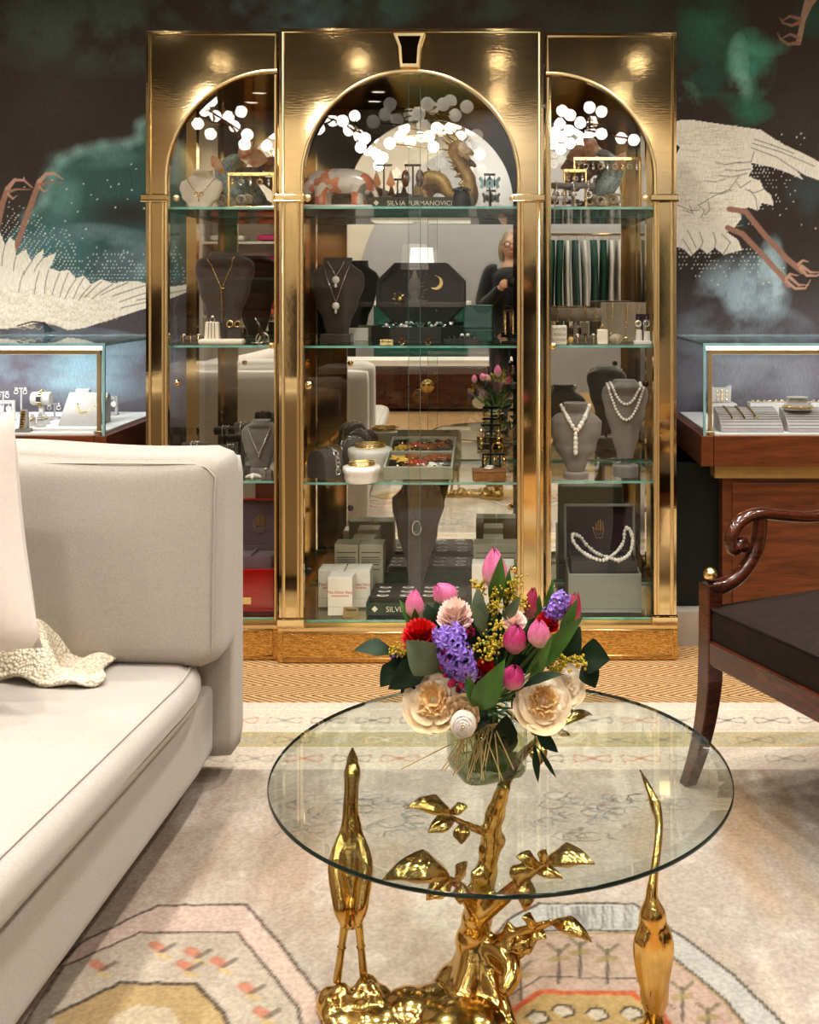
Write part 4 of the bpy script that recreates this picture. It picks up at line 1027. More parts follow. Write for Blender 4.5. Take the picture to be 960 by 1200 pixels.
# leaves of the brass tree
lf = []
for b, t, w, bd in (((530, 957, 1.83), (477, 945, 1.79), 26, .28), ((533, 960, 1.83), (502, 976, 1.80), 22, .2), ((541, 965, 1.84), (541, 989, 1.82), 20, .15), ((528, 952, 1.83), (548, 946, 1.82), 16, .2),
                    ((528, 1030, 1.79), (448, 1032, 1.74), 40, .36), ((530, 1030, 1.79), (500, 1055, 1.76), 26, .2), ((535, 1032, 1.79), (548, 1010, 1.78), 18, .2), ((540, 1035, 1.80), (540, 1060, 1.78), 18, .15),
                    ((640, 1012, 1.77), (697, 1013, 1.72), 30, .30), ((632, 1015, 1.78), (605, 1004, 1.76), 22, .2), ((625, 1020, 1.79), (660, 1030, 1.76), 16, .2), ((618, 1028, 1.80), (616, 1068, 1.77), 22, .15), ((636, 1012, 1.78), (640, 995, 1.77), 16, .2),
                    ((645, 1082, 1.84), (693, 1104, 1.80), 22, .30), ((628, 1086, 1.85), (612, 1075, 1.83), 20, .2), ((610, 1092, 1.86), (620, 1118, 1.84), 34, .25), ((600, 1096, 1.86), (594, 1130, 1.85), 40, .2), ((620, 1090, 1.86), (640, 1100, 1.84), 18, .2),
                    ((645, 858, 2.13), (694, 838, 2.19), 20, .25), ((630, 868, 2.08), (632, 898, 2.05), 24, .15), ((640, 862, 2.11), (618, 846, 2.12), 20, .2), ((650, 856, 2.13), (668, 862, 2.14), 12, .1)):
    m = LM(TL); leafmesh(m, P3(*b), P3(*t), w * 1.45e-3, (0, -.5, .85), bd, -.45, nu=14, nv=7, wav=.12)
    o = m.build('leaf', M['brass_cast'], CT); d = o.modifiers.new('t', 'SOLIDIFY'); d.thickness = .004; d.offset = 0
# left crane, standing, seen from behind with its bill raised to the glass
def spine(m, pts, rs, n=14, flat=1., k=8):
    q = smoothcurve(pts, k); kn = list(zip(np.linspace(0, 1, len(rs)), rs))
    return m.tube(q, [lerpk(kn, i / (len(q) - 1)) for i in range(len(q))], n, flat=flat)
g = LM(TL)
spine(g, [P3(410, 1090, 1.835), P3(410, 1060, 1.86), P3(411, 1025, 1.885), P3(412, 995, 1.90), P3(412, 975, 1.905), P3(411, 950, 1.915), P3(412, 925, 1.925), P3(413, 906, 1.94), P3(413, 893, 1.965), P3(413, 874, 2.02)],
      (.010, .021, .028, .027, .020, .0145, .013, .0155, .0115, .003))
for s in (-1, 1):
    spine(g, [P3(411 + s * 9, 972, 1.90), P3(411 + s * 17, 1015, 1.87), P3(411 + s * 12, 1060, 1.84), P3(411 + s * 8, 1088, 1.825)], (.006, .015, .014, .004), 10)
g.build('crane', M['brass_cast'], CT, remesh=.0035, smooth=2)
for s, (a, b) in ((-1, ((406, 1070), (395, 1182))), (1, ((419, 1068), (427, 1176)))):
    l = LM(TL); A, B = P3(*a, 1.875), P3(*b, 1.875); B.z = max(B.z, .05)
    spine(l, [A, A.lerp(B, .45), A.lerp(B, .5), A.lerp(B, .55), B], (.0085, .0065, .0085, .0065, .0075), 8); l.build('crane_leg', M['brass_cast'], CT)
g = LM(TL)
for px, py, Y, r in ((386, 1200, 1.86, (.024, .03, .026)), (400, 1194, 1.86, (.022, .026, .034)), (430, 1186, 1.88, (.026, .028, .036)), (416, 1204, 1.83, (.06, .045, .016)), (450, 1205, 1.83, (.05, .05, .022)), (442, 1196, 1.86, (.03, .03, .03))):
    p = PX(px, py, Y); g.ball((p.x, p.y, max(p.z, .022)), r, 14, 10)
for px0, py0, px1, py1 in ((400, 1162, 376, 1205), (404, 1160, 420, 1206), (428, 1152, 412, 1200), (432, 1150, 452, 1196), (424, 1150, 428, 1205)):
    a, b = PX(px0, py0, 1.86), PX(px1, py1, 1.83); b.z = max(b.z, .015); a.z = max(a.z, .03); g.tube([a, a.lerp(b, .5) + Vector((0, -.01, .012)), b], (.008, .012, .006), 8)
g.build('rock_base', M['brass_cast'], CT, remesh=.005, smooth=2)
# right crane, body low and slim
g = LM(TL)
spine(g, [P3(767, 1198, 1.76), P3(767, 1165, 1.76), P3(766, 1115, 1.755), P3(765, 1075, 1.755), P3(764, 1048, 1.76), P3(767, 1022, 1.775), P3(771, 990, 1.80), P3(772, 962, 1.83), P3(768, 943, 1.855), P3(761, 925, 1.88), P3(750, 897, 1.93)],
      (.010, .024, .0295, .023, .010, .0075, .007, .0075, .010, .006, .002))
for s in (-1, 1):
    for k, (w0, w1, y1, dp) in enumerate(((8, 17, 1165, 1.744), (5, 11, 1190, 1.738))):
        spine(g, [P3(766 + s * w0 * .6, 1066 + 8 * k, dp + .008), P3(766 + s * w1, 1105 + 6 * k, dp - .004), P3(766 + s * w1 * .8, (1105 + y1) / 2 + 12, dp - .002), P3(766 + s * (w1 * .35), y1, dp + .004)], (.004, .010, .008, .002), 10)
g.build('crane', M['brass_cast'], CT, remesh=.0026, smooth=2)
for s in (-1, 1):
    l = LM(TL); a = PX(767 + s * 6, 1188, 1.765); l.tube([a, (a.x + s * .006, a.y + .02, .012)], (.008, .007), 8); l.build('crane_leg', M['brass_cast'], CT)
g = LM(TL)
for x, y, r in ((.255, 1.775, (.05, .04, .016)), (.235, 1.745, (.04, .03, .014))): g.ball((x, y, .018), r, 14, 8)
g.build('rock_base', M['brass_cast'], CT, remesh=.005, smooth=2)

# ------------------------------------------------------------------ vase
VC = Vector((-.022, 1.885, TZ + .0005))
def sq(r, z, k=4.5, rot=R(24), n=40, o=(0, 0)):
    out = []
    for j in range(n):
        a = 2 * pi * j / n; c, s = cos(a), sin(a); q = (abs(c) ** k + abs(s) ** k) ** (-1 / k)
        x, y = r * q * c, r * q * s; out.append((o[0] + x * cos(rot) - y * sin(rot), o[1] + x * sin(rot) + y * cos(rot), z))
    return out
def sqloft(m, prof, mi=0, cap0=True, kk=None):
    n = 40; vs = []
    for i, (r, z) in enumerate(prof): vs += sq(r, z, kk[i] if kk else 4.5)
    m.add(vs, [(i * n + j, i * n + (j + 1) % n, (i + 1) * n + (j + 1) % n, (i + 1) * n + j) for i in range(len(prof) - 1) for j in range(n)], mi, True)
    if cap0: m.add(vs[:n], [tuple(range(n - 1, -1, -1))], mi)
VT = thing('flower_vase', 'clear square glass vase holding the bouquet on the glass table', 'vase', VC)
m = MB(); sqloft(m, [(.050, .0), (.057, .004), (.060, .014), (.061, .075), (.058, .090), (.046, .100), (.036, .105), (.035, .113)], kk=[5, 5, 5, 5, 4, 3, 2, 2]); m.build('vase_wall', M['vase_glass'], VT)
m = MB(); sqloft(m, [(.048, .007), (.055, .012), (.056, .062)], kk=[5, 5, 5]); n_ = sq(.056, .062, 5); m.add(n_, [tuple(range(40))], 0); m.build('water', M['water'], VT)
m = MB(); m.torus((0, 0, .113), .036, .0028, 32, 8); m.build('rim', M['case_edge'], VT)
m = MB(); sqloft(m, [(.049, .001), (.0555, .004), (.0575, .010), (.0575, .013), (.05, .0135)], kk=[5] * 5); m.build('thick_base', glass('vase_base_glass', (.64, .68, .60), 1.5, base=.06), VT)

rq = random.Random(21)
def axisM(pos, ax):
    q = Vector((0, 0, 1)).rotation_difference(Vector(ax).normalized()); return Matrix.Translation(pos) @ q.to_matrix().to_4x4()
def stem_to(t, foot, end, ax, r=.0028, name='stem', m=None):
    mid = VC + Vector((rq.uniform(-.018, .018), rq.uniform(-.018, .018), .113)); e = Vector(end)
    pts = smoothcurve([foot, foot.lerp(mid, .5), mid, mid.lerp(e, .6) + Vector(ax) * -.01 + Vector((0, 0, .008)), e], 5)
    s = MB(); s.M = Matrix.Translation(-foot); s.tube(pts, r, 6); return s.build(name, m or M['stem'], t)
def newflower(name, label, group=None, cat='flower'):
    foot = VC + Vector((rq.uniform(-.03, .03), rq.uniform(-.03, .03), .009))
    return thing(name, label, cat, foot, group=group), foot

def tulip(px, py, Y, h, w, tilt, mt, label, leaves=()):
    t, foot = newflower('tulip', label, 'tulips in the bouquet')
    c = PX(px, py, Y); h *= Y / F; w *= Y / F; ax = Vector((tilt[0], tilt[1], 1)).normalized() if len(tilt) == 2 else Vector(tilt).normalized()
    base = c - ax * h * .5
    b = MB(); b.M = Matrix.Translation(-foot) @ axisM(base, ax)
    prof = [(0, .12), (.12, .62), (.32, .98), (.5, 1.0), (.72, .82), (.9, .46), (1, .16)]
    for ring, (n, sc, hh) in enumerate(((3, .86, 1.0), (3, 1.0, .97))):
        for k in range(n):
            a0 = 2 * pi * (k / n) + ring * pi / 3 + rq.uniform(-.1, .1); hv = h * hh * rq.uniform(.94, 1.03)
            def fn(u, v, a0=a0, sc=sc, hv=hv):
                s = u * 2 - 1; half = 1.15 * (1 - max(0, v - .55) ** 2 * 3.6)
                rad = lerpk(prof, v) * w / 2 * sc * (1 - .06 * s * s) + .0006
                return (rad * cos(a0 + s * half), rad * sin(a0 + s * half), hv * v * (1 - .06 * abs(s) ** 2 * v))
            b.grid(fn, 9, 11)
    b.build('petals', mt, t)
    stem_to(t, foot, base + ax * .002, ax, .0032)
    for (bp, tp, wd, bend) in leaves:
        l = MB(); l.M = Matrix.Translation(-foot); leafmesh(l, PX(*bp), PX(*tp), wd * Y / F, (.1, -1, .3), bend, .35, nu=16, nv=7, pk=.42); l.build('leaf', M['leaf_bright'], t)
    return t
tulip(580, 667, 1.90, 52, 30, (-.05, .0), M['tulip_pink'], 'tall pale pink tulip at the very top of the bouquet', [((577, 716, 1.89), (588, 650, 1.87), 20, .10), ((592, 716, 1.90), (597, 666, 1.89), 12, .06)])
tulip(486, 708, 1.86, 37, 22, (-.05, -.05), M['tulip_pink'], 'small pale pink tulip standing on the left rim of the bouquet', [((492, 745, 1.86), (468, 702, 1.86), 13, .08), ((488, 740, 1.855), (486, 712, 1.835), 12, .04)])
tulip(521, 696, 1.88, 34, 28, (-.75, -.25), M['tulip_pink'], 'pink tulip tipped sideways above the pale pink carnation')
tulip(604, 748, 1.80, 38, 28, (.12, -.2), M['tulip_magenta'], 'magenta tulip in the middle beside a pinker tulip')
tulip(632, 742, 1.79, 36, 27, (-.02, -.25), M['tulip_pink'], 'bright pink tulip right of the magenta middle tulip', [((612, 800, 1.80), (684, 722, 1.78), 24, -.10), ((618, 806, 1.80), (648, 742, 1.77), 14, .12)])
tulip(601, 793, 1.775, 31, 29, (.15, -.35), M['tulip_magenta'], 'lowest magenta tulip just above the vase neck', [((556, 832, 1.79), (592, 772, 1.76), 34, .14), ((560, 832, 1.79), (545, 786, 1.77), 16, .1)])
tulip(671, 714, 1.86, 42, 22, (.22, 0), M['tulip_crimson'], 'crimson tulip on the right rim of the bouquet', [((655, 750, 1.855), (677, 700, 1.83), 15, .06)])
tulip(623, 707, 1.89, 38, 17, (.1, 0), M['tulip_crimson'], 'slim crimson tulip half hidden behind the goldenrod', [((636, 742, 1.89), (648, 678, 1.89), 13, .04), ((630, 735, 1.89), (632, 696, 1.88), 10, .03)])

def ruffle(name, px, py, Y, w, h, mt, label, group, n=46, ax=(0, -.4, 1), calyx=True):
    t, foot = newflower(name, label, group); c = PX(px, py, Y); rw, rh = w * Y / F / 2, h * Y / F / 2; ax = Vector(ax).normalized()
    b = MB(); b.M = Matrix.Translation(-foot) @ axisM(c - ax * rh * .8, ax)
    for k in range(n):
        phi = sqrt((k + .5) / n) * 1.55; th = k * 2.39996
        d = Vector((sin(phi) * cos(th), sin(phi) * sin(th), cos(phi) * .9 + .1)); sd = Vector((-sin(th), cos(th), 0)); ph = rq.uniform(0, 6)
        ln = rw * rq.uniform(.88, 1.1); wd = rw * .42
        def fn(u, v, d=d, sd=sd, ph=ph, ln=ln, wd=wd):
            s = u * 2 - 1; p = Vector((d.x, d.y, d.z * rh / rw * 1.5)) * ln * (.25 + .75 * v) * (1 - .08 * s * s)
            up = Vector((0, 0, 1)); zig = .09 * rw * sin(u * 22 + ph) * v
            return p + sd * s * wd * (.3 + .7 * v) + (up * .6 + d * .6) * zig
        b.grid(fn, 11, 4)
    b.build('petals', mt, t)
    stem_to(t, foot, c - ax * rh, ax, .0026); return t
ruffle('carnation', 533, 718, 1.82, 42, 44, M['carn_pink'], 'frilled pale pink carnation left of centre', 'carnations in the bouquet')
ruffle('carnation', 493, 741, 1.81, 46, 34, M['carn_red'], 'red carnation at the left above a grey-green leaf', 'carnations in the bouquet')
ruffle('carnation', 569, 781, 1.80, 26, 26, M['carn_red'], 'red carnation low in the centre, upper of two', 'carnations in the bouquet')
ruffle('carnation', 554, 798, 1.80, 20, 24, M['carn_red'], 'small red carnation tucked beside the lowest tulip leaf', 'carnations in the bouquet', 30)
ruffle('carnation', 641, 727, 1.84, 30, 30, M['carn_red'], 'red carnation behind the bright pink tulip', 'carnations in the bouquet', 30)
ruffle('carnation', 602, 725, 1.84, 30, 26, M['carn_pink'], 'pale pink carnation behind the magenta middle tulip', 'carnations in the bouquet', 30)

def floret_spike(name, pts, wd, mt, label, nf=34, fr=.012, mt2=None, group='hyacinths in the bouquet'):
    t, foot = newflower(name, label, group); q = smoothcurve([PX(*p) for p in pts], 8); b = MB(); b.M = Matrix.Translation(-foot)
    wd *= pts[0][2] / F / 2
    for k in range(nf):
        i = int(k / nf * (len(q) - 1)); p = q[i]; tn = (q[min(i + 1, len(q) - 1)] - q[max(i - 1, 0)]).normalized(); a = k * 2.39996
        u = tn.orthogonal().normalized(); w = tn.cross(u); d = (u * cos(a) + w * sin(a) + tn * .15).normalized()
        if d.y > .55: continue
        c = p + d * wd * rq.uniform(.65, 1.0); e1 = d.orthogonal().normalized(); e2 = d.cross(e1)
        mi = 1 if (mt2 and k / nf > .72) else 0
        for j in range(6):
            f = 2 * pi * j / 6; e = e1 * cos(f) + e2 * sin(f); g_ = d.cross(e)
            b.add([c, c + e * fr * .55 + g_ * fr * .28 + d * .002, c + e * fr - d * .002, c + e * fr * .55 - g_ * fr * .28 + d * .002], [(0, 1, 2, 3)], mi, False)
        b.tube([p, c], (.002, .0035), 5, mi)
    b.build('florets', [mt, mt2 or mt], t); stem_to(t, foot, q[-1], (0, 0, 1), .003); return t
floret_spike('hyacinth', [(524, 742, 1.80), (531, 762, 1.78), (541, 782, 1.785), (548, 800, 1.80)], 40, M['hyacinth'], 'large violet hyacinth spike between roses and red carnations', 60, .014, M['lilac'])
floret_spike('hyacinth', [(661, 700, 1.85), (652, 712, 1.84), (645, 722, 1.85)], 22, M['hyacinth'], 'small violet hyacinth beside the crimson rim tulip', 26, .010)
floret_spike('hyacinth', [(462, 765, 1.84), (466, 772, 1.84)], 12, M['hyacinth'], 'tiny violet hyacinth tip under the left goldenrod', 10, .008)
GR = 'goldenrod sprays in the bouquet'
def berries(name, pts, label, mt, r=.006, n=16, sp=.012, group=None, cat='flower'):
    t, foot = newflower(name, label, group, cat); b = MB(); b.M = Matrix.Translation(-foot); br = MB(); br.M = b.M
    for line in pts:
        q = smoothcurve([PX(*p) for p in line], 6)
        br.tube(q, .0011, 5)
        for k in range(int(n * (1.7 if group == GR else 1))):
            p = q[int(rq.uniform(.12, 1) * (len(q) - 1))] + Vector((rq.gauss(0, sp * .5), rq.gauss(0, sp * .5), rq.gauss(0, sp * .5))); s = r * rq.uniform(.55, 1.0) * (.72 if group == GR else 1)
            b.ball(p, (s, s, s * 1.15), 7, 5)
    b.build('blossoms', mt, t); br.build('twigs', M['stem'], t); stem_to(t, foot, PX(*pts[0][0]), (0, 0, 1), .0018); return t
berries('stock_spray', [[(527, 765, 1.79), (524, 778, 1.78), (530, 792, 1.775), (540, 806, 1.77)], [(548, 720, 1.83), (546, 735, 1.83), (552, 742, 1.83)]], 'magenta stock spray trailing beside the violet hyacinth', M['stock'], .0065, 16, .013)
GR = 'goldenrod sprays in the bouquet'
berries('goldenrod', [[(480, 775, 1.84), (468, 762, 1.83), (458, 764, 1.83)], [(476, 770, 1.84), (480, 758, 1.83)]], 'small goldenrod spray low on the left above dark leaves', M['goldenrod'], .0036, 26, .010, GR)
berries('goldenrod', [[(583, 760, 1.82), (570, 752, 1.80), (553, 760, 1.79)], [(583, 760, 1.82), (580, 740, 1.80), (588, 728, 1.80)], [(580, 755, 1.81), (571, 768, 1.79), (575, 760, 1.79)]], 'goldenrod spray in the middle left of the magenta tulip', M['goldenrod'], .0038, 34, .012, GR)
berries('goldenrod', [[(580, 720, 1.88), (578, 700, 1.87), (588, 690, 1.86)], [(580, 720, 1.88), (570, 712, 1.86)], [(579, 705, 1.87), (584, 712, 1.86)]], 'goldenrod spray under the tallest tulip', M['goldenrod'], .0034, 22, .009, GR)
berries('goldenrod', [[(590, 715, 1.90), (598, 688, 1.88), (612, 672, 1.87)], [(594, 700, 1.89), (606, 686, 1.88)], [(600, 700, 1.89), (618, 708, 1.87)]], 'tall goldenrod spray right of the tallest tulip', M['goldenrod'], .0036, 30, .010, GR)
berries('goldenrod', [[(650, 800, 1.84), (655, 782, 1.82), (660, 770, 1.82)], [(655, 785, 1.83), (672, 772, 1.81), (684, 778, 1.81)], [(648, 795, 1.84), (645, 775, 1.83)]], 'goldenrod spray at the right above the white rose', M['goldenrod'], .0040, 34, .010, GR)
berries('goldenrod', [[(566, 700, 1.90), (560, 688, 1.89), (552, 680, 1.89)], [(562, 690, 1.89), (566, 684, 1.89)]], 'small goldenrod tip left of the tallest tulip', M['goldenrod'], .0034, 22, .008, GR)

def rose(px, py, Y, w, label, ax=(0, -1, .3), heart=True, mt=None, group='roses in the bouquet', name='garden_rose', ruff=.05):
    t, foot = newflower(name, label, group); c = PX(px, py, Y); Rr = w * Y / F / 2; ax = Vector(ax).normalized()
    Mx = Matrix.Translation(-foot) @ axisM(c - ax * Rr * .5, ax); b = MB(); b.M = Mx; hh = MB(); hh.M = Mx
    # (size, opening, petals, half-angle, lift)
    for k, (sz, op, n, half, lift) in enumerate(((1.0, 1.48, 5, .80, .0), (.93, 1.36, 5, .78, .08), (.80, 1.25, 5, .76, .20), (.66, 1.10, 5, .74, .30))):
        for j in range(n):
            a0 = 2 * pi * j / n + k * .65 + rq.uniform(-.18, .18); op_ = op * rq.uniform(.88, 1.10); r = Rr * sz * rq.uniform(.92, 1.08); cu = rq.uniform(.05, .22); p0 = rq.uniform(0, 6); hf = half * rq.uniform(.85, 1.15)
            def fn(u, v, a0=a0, r=r, op_=op_, cu=cu, p0=p0, hf=hf, lift=lift):
                s = u * 2 - 1; vv = v * (1 - .20 * abs(s) ** 3); ph = op_ * vv
                rad = r * sin(min(ph, 1.57)) + max(0, ph - 1.57) * r * .5; z = r * (1 - cos(ph)) * .62 + lift * Rr
                rim = max(0, v - .7) / .3; rad += cu * r * rim * .6; z -= cu * r * rim * .9; z += ruff * r * rim * sin(s * 6 + p0)
                a = a0 + s * hf * (1 - .15 * v); return (rad * cos(a), rad * sin(a), z)
            b.grid(fn, 11, 11)
    if heart:
        for k in range(34):
            phi = sqrt((k + .5) / 34) * .95; th = k * 2.39996; d = Vector((sin(phi) * cos(th), sin(phi) * sin(th), cos(phi))); tw = th + pi / 2 + rq.uniform(-.5, .5); sd = Vector((cos(tw), sin(tw), 0)); p0 = rq.uniform(0, 6); ln = Rr * rq.uniform(.62, .74)
            def fn(u, v, d=d, sd=sd, p0=p0, ln=ln):
                s = u * 2 - 1; out = Vector((d.x, d.y, 0)); return d * ln * (.55 + .45 * v) + Vector((0, 0, .12 * Rr)) + sd * s * Rr * .17 * (1 - .3 * v * s * s) + out * (.06 * Rr * s * s) + Vector((0, 0, 1)) * .03 * Rr * sin(s * 4 + p0) * v
            hh.grid(fn, 7, 4)
    else:
        for k in range(20):
            phi = sqrt((k + .5) / 20) * .95; th = k * 2.39996; d = Vector((sin(phi) * cos(th), sin(phi) * sin(th), cos(phi))); tw = th + pi / 2 + rq.uniform(-.4, .4); sd = Vector((cos(tw), sin(tw), 0))
            b.grid(lambda u, v, d=d, sd=sd: d * Rr * .68 * (.5 + .5 * v) + Vector((0, 0, .12 * Rr)) + sd * (u * 2 - 1) * Rr * .20 + Vector((0, 0, 1)) * ruff * Rr * sin(u * 9 + d.x * 9) * v, 7, 4)
    b.build('petals', mt or M['rose_cream'], t)
    if heart: hh.build('heart', M['rose_heart'], t)
    stem_to(t, foot, c - ax * Rr * .5, ax, .003); return t
rose(508, 820, 1.785, 72, 'large cream garden rose with peach heart at the lower left of the bouquet', (-.15, -1, .35))
rose(637, 822, 1.785, 66, 'cream garden rose at the lower right over the vase shoulder', (.1, -1, .35))
rose(664, 803, 1.83, 46, 'smaller white rose behind the lower right cream rose', (.5, -.8, .5), heart=False)
rose(540, 838, 1.775, 44, 'dried tan rose petals between the large cream rose and the white bud', (.1, -1, -.1), heart=False, mt=M['rose_tan'], name='dried_rose', ruff=.16)
# white ranunculus bud
t, foot = newflower('ranunculus', 'round white ranunculus bud hanging over the vase rim'); c = PX(543, 848, 1.765); b = MB(); b.M = Matrix.Translation(-foot) @ axisM(c, (0, -1, .1))
for k in range(4):
    for j in range(5):
        a0 = 2 * pi * j / 5 + k * .63
        def fn(u, v, a0=a0, k=k):
            s = u * 2 - 1; r = .0205 - .0007 * (3 - k) - .0012 * (s * s) + .0008 * k * v; ph = -pi / 2 + 3.02 * v * (.98 - .07 * k); a = a0 + s * .85
            return (r * cos(ph) * cos(a), r * cos(ph) * sin(a), r * sin(ph))
        b.grid(fn, 8, 9)
b.ball((0, 0, .0195), .0022, 8, 6, 1); b.build('petals', [M['white_petal'], M['rose_heart']], t); stem_to(t, foot, c, (0, 0, 1), .0026)
# leafy sprigs
def sprig(label, leaves, mt, group='leaf sprigs in the bouquet', name='leaf_sprig'):
    t, foot = newflower(name, label, group, 'foliage')
    for i, (b_, t_, w, bend, nr) in enumerate(leaves):
        l = MB(); l.M = Matrix.Translation(-foot); leafmesh(l, PX(*b_), PX(*t_), w * 1.47e-3, nr, bend, .18, nu=14, nv=7, pk=.45, curl=.08); l.build('leaf', mt, t)
    stem_to(t, foot, PX(*leaves[0][0]), (0, 0, 1), .002, m=M['stem'])
    tw = MB(); tw.M = Matrix.Translation(-foot)
    for a, b_ in zip(leaves, leaves[1:]): tw.tube([PX(*a[0]), PX(*b_[0])], .0014, 5)
    if len(leaves) > 1: tw.build('twig', M['stem'], t)
    return t
UPN, FRN = (0, -.55, .85), (0, -1, .25)
sprig('dark leaf sprig reaching farthest left of the bouquet', [((462, 766, 1.84), (415, 760, 1.82), 26, .12, UPN), ((468, 775, 1.84), (446, 805, 1.81), 26, .1, FRN), ((478, 780, 1.84), (450, 782, 1.82), 24, .1, FRN)], M['leaf'])
sprig('dark leaves below the red carnation at the left', [((505, 770, 1.82), (455, 808, 1.79), 32, .1, FRN), ((500, 778, 1.83), (470, 812, 1.80), 30, .1, FRN), ((505, 765, 1.84), (465, 785, 1.82), 30, .1, FRN)], M['leaf'])
sprig('broad grey-green leaf in front of the red carnation', [((516, 786, 1.79), (477, 752, 1.765), 44, .1, FRN)], M['leaf_grey'])
sprig('dark leaf standing between pale carnation and pink tulip', [((514, 745, 1.85), (500, 708, 1.85), 26, .08, FRN), ((525, 740, 1.86), (510, 705, 1.86), 24, .08, FRN)], M['leaf'])
sprig('grey-green slim leaves beside the pale pink carnation', [((572, 745, 1.82), (552, 706, 1.81), 14, .06, FRN), ((565, 745, 1.84), (559, 690, 1.84), 22, .06, FRN), ((590, 728, 1.84), (610, 700, 1.83), 14, .06, FRN)], M['leaf_grey'])
sprig('dark leaf sprig reaching farthest right of the bouquet', [((680, 765, 1.85), (714, 773, 1.82), 40, .1, FRN), ((684, 776, 1.85), (698, 806, 1.83), 26, .1, FRN), ((655, 775, 1.86), (680, 735, 1.85), 32, .1, FRN)], M['leaf'])
sprig('long dark leaf lying across the lower right cream rose', [((612, 806, 1.78), (660, 788, 1.755), 15, .08, UPN)], M['leaf'])
sprig('dark leaves hanging inside the vase neck', [((594, 838, 1.84), (590, 880, 1.835), 30, .05, FRN), ((566, 830, 1.84), (556, 858, 1.80), 24, .1, FRN), ((600, 850, 1.85), (597, 885, 1.85), 18, .05, FRN)], M['leaf'])
sprig('dark drooping leaves hanging beside the vase at its right', [((628, 856, 1.86), (654, 882, 1.84), 16, .06, FRN), ((626, 872, 1.86), (631, 918, 1.845), 9, .04, FRN), ((632, 878, 1.86), (652, 912, 1.845), 6, .04, FRN)], M['leaf'])
sprig('pale green leaves pressed inside the vase base', [((600, 895, 1.88), (578, 876, 1.86), 26, .1, FRN), ((572, 902, 1.87), (606, 882, 1.86), 24, .1, FRN)], M['leaf_bright'])
sprig('dark filler leaves deep in the centre of the bouquet', [((575, 800, 1.86), (560, 750, 1.86), 46, .05, FRN), ((590, 800, 1.87), (600, 752, 1.87), 46, .05, FRN), ((560, 790, 1.86), (530, 735, 1.87), 44, .05, FRN), ((600, 790, 1.87), (640, 740, 1.87), 44, .05, FRN),
      ((575, 760, 1.90), (575, 705, 1.91), 40, .05, FRN), ((560, 760, 1.90), (540, 712, 1.90), 36, .05, FRN), ((600, 760, 1.90), (625, 715, 1.91), 36, .05, FRN), ((600, 830, 1.86), (640, 790, 1.86), 40, .05, FRN), ((560, 830, 1.86), (525, 790, 1.86), 40, .05, FRN)], M['leaf'])
# raffia tied at the neck, ends fanning over the glass
RF = thing('raffia_tie', 'dry raffia strands tied round the vase neck and fanning down its front', 'raffia', VC)
m = MB(); m.torus((0, 0, .098), .047, .003, 28, 6)
for k in range(26):
    a = rq.gauss(-.25, .42); x0 = .045 * sin(a); top = Vector((x0, -.045 * cos(a) - .004, .098)); ln = rq.uniform(.05, .085)
    sx = rq.gauss(0, .035) - .012; m.tube([top, top + Vector((sx * .5, -.018, -ln * .45)), top + Vector((sx, -.022, -ln))], .0011, 5)
m.build('strands', M['raffia'], RF)
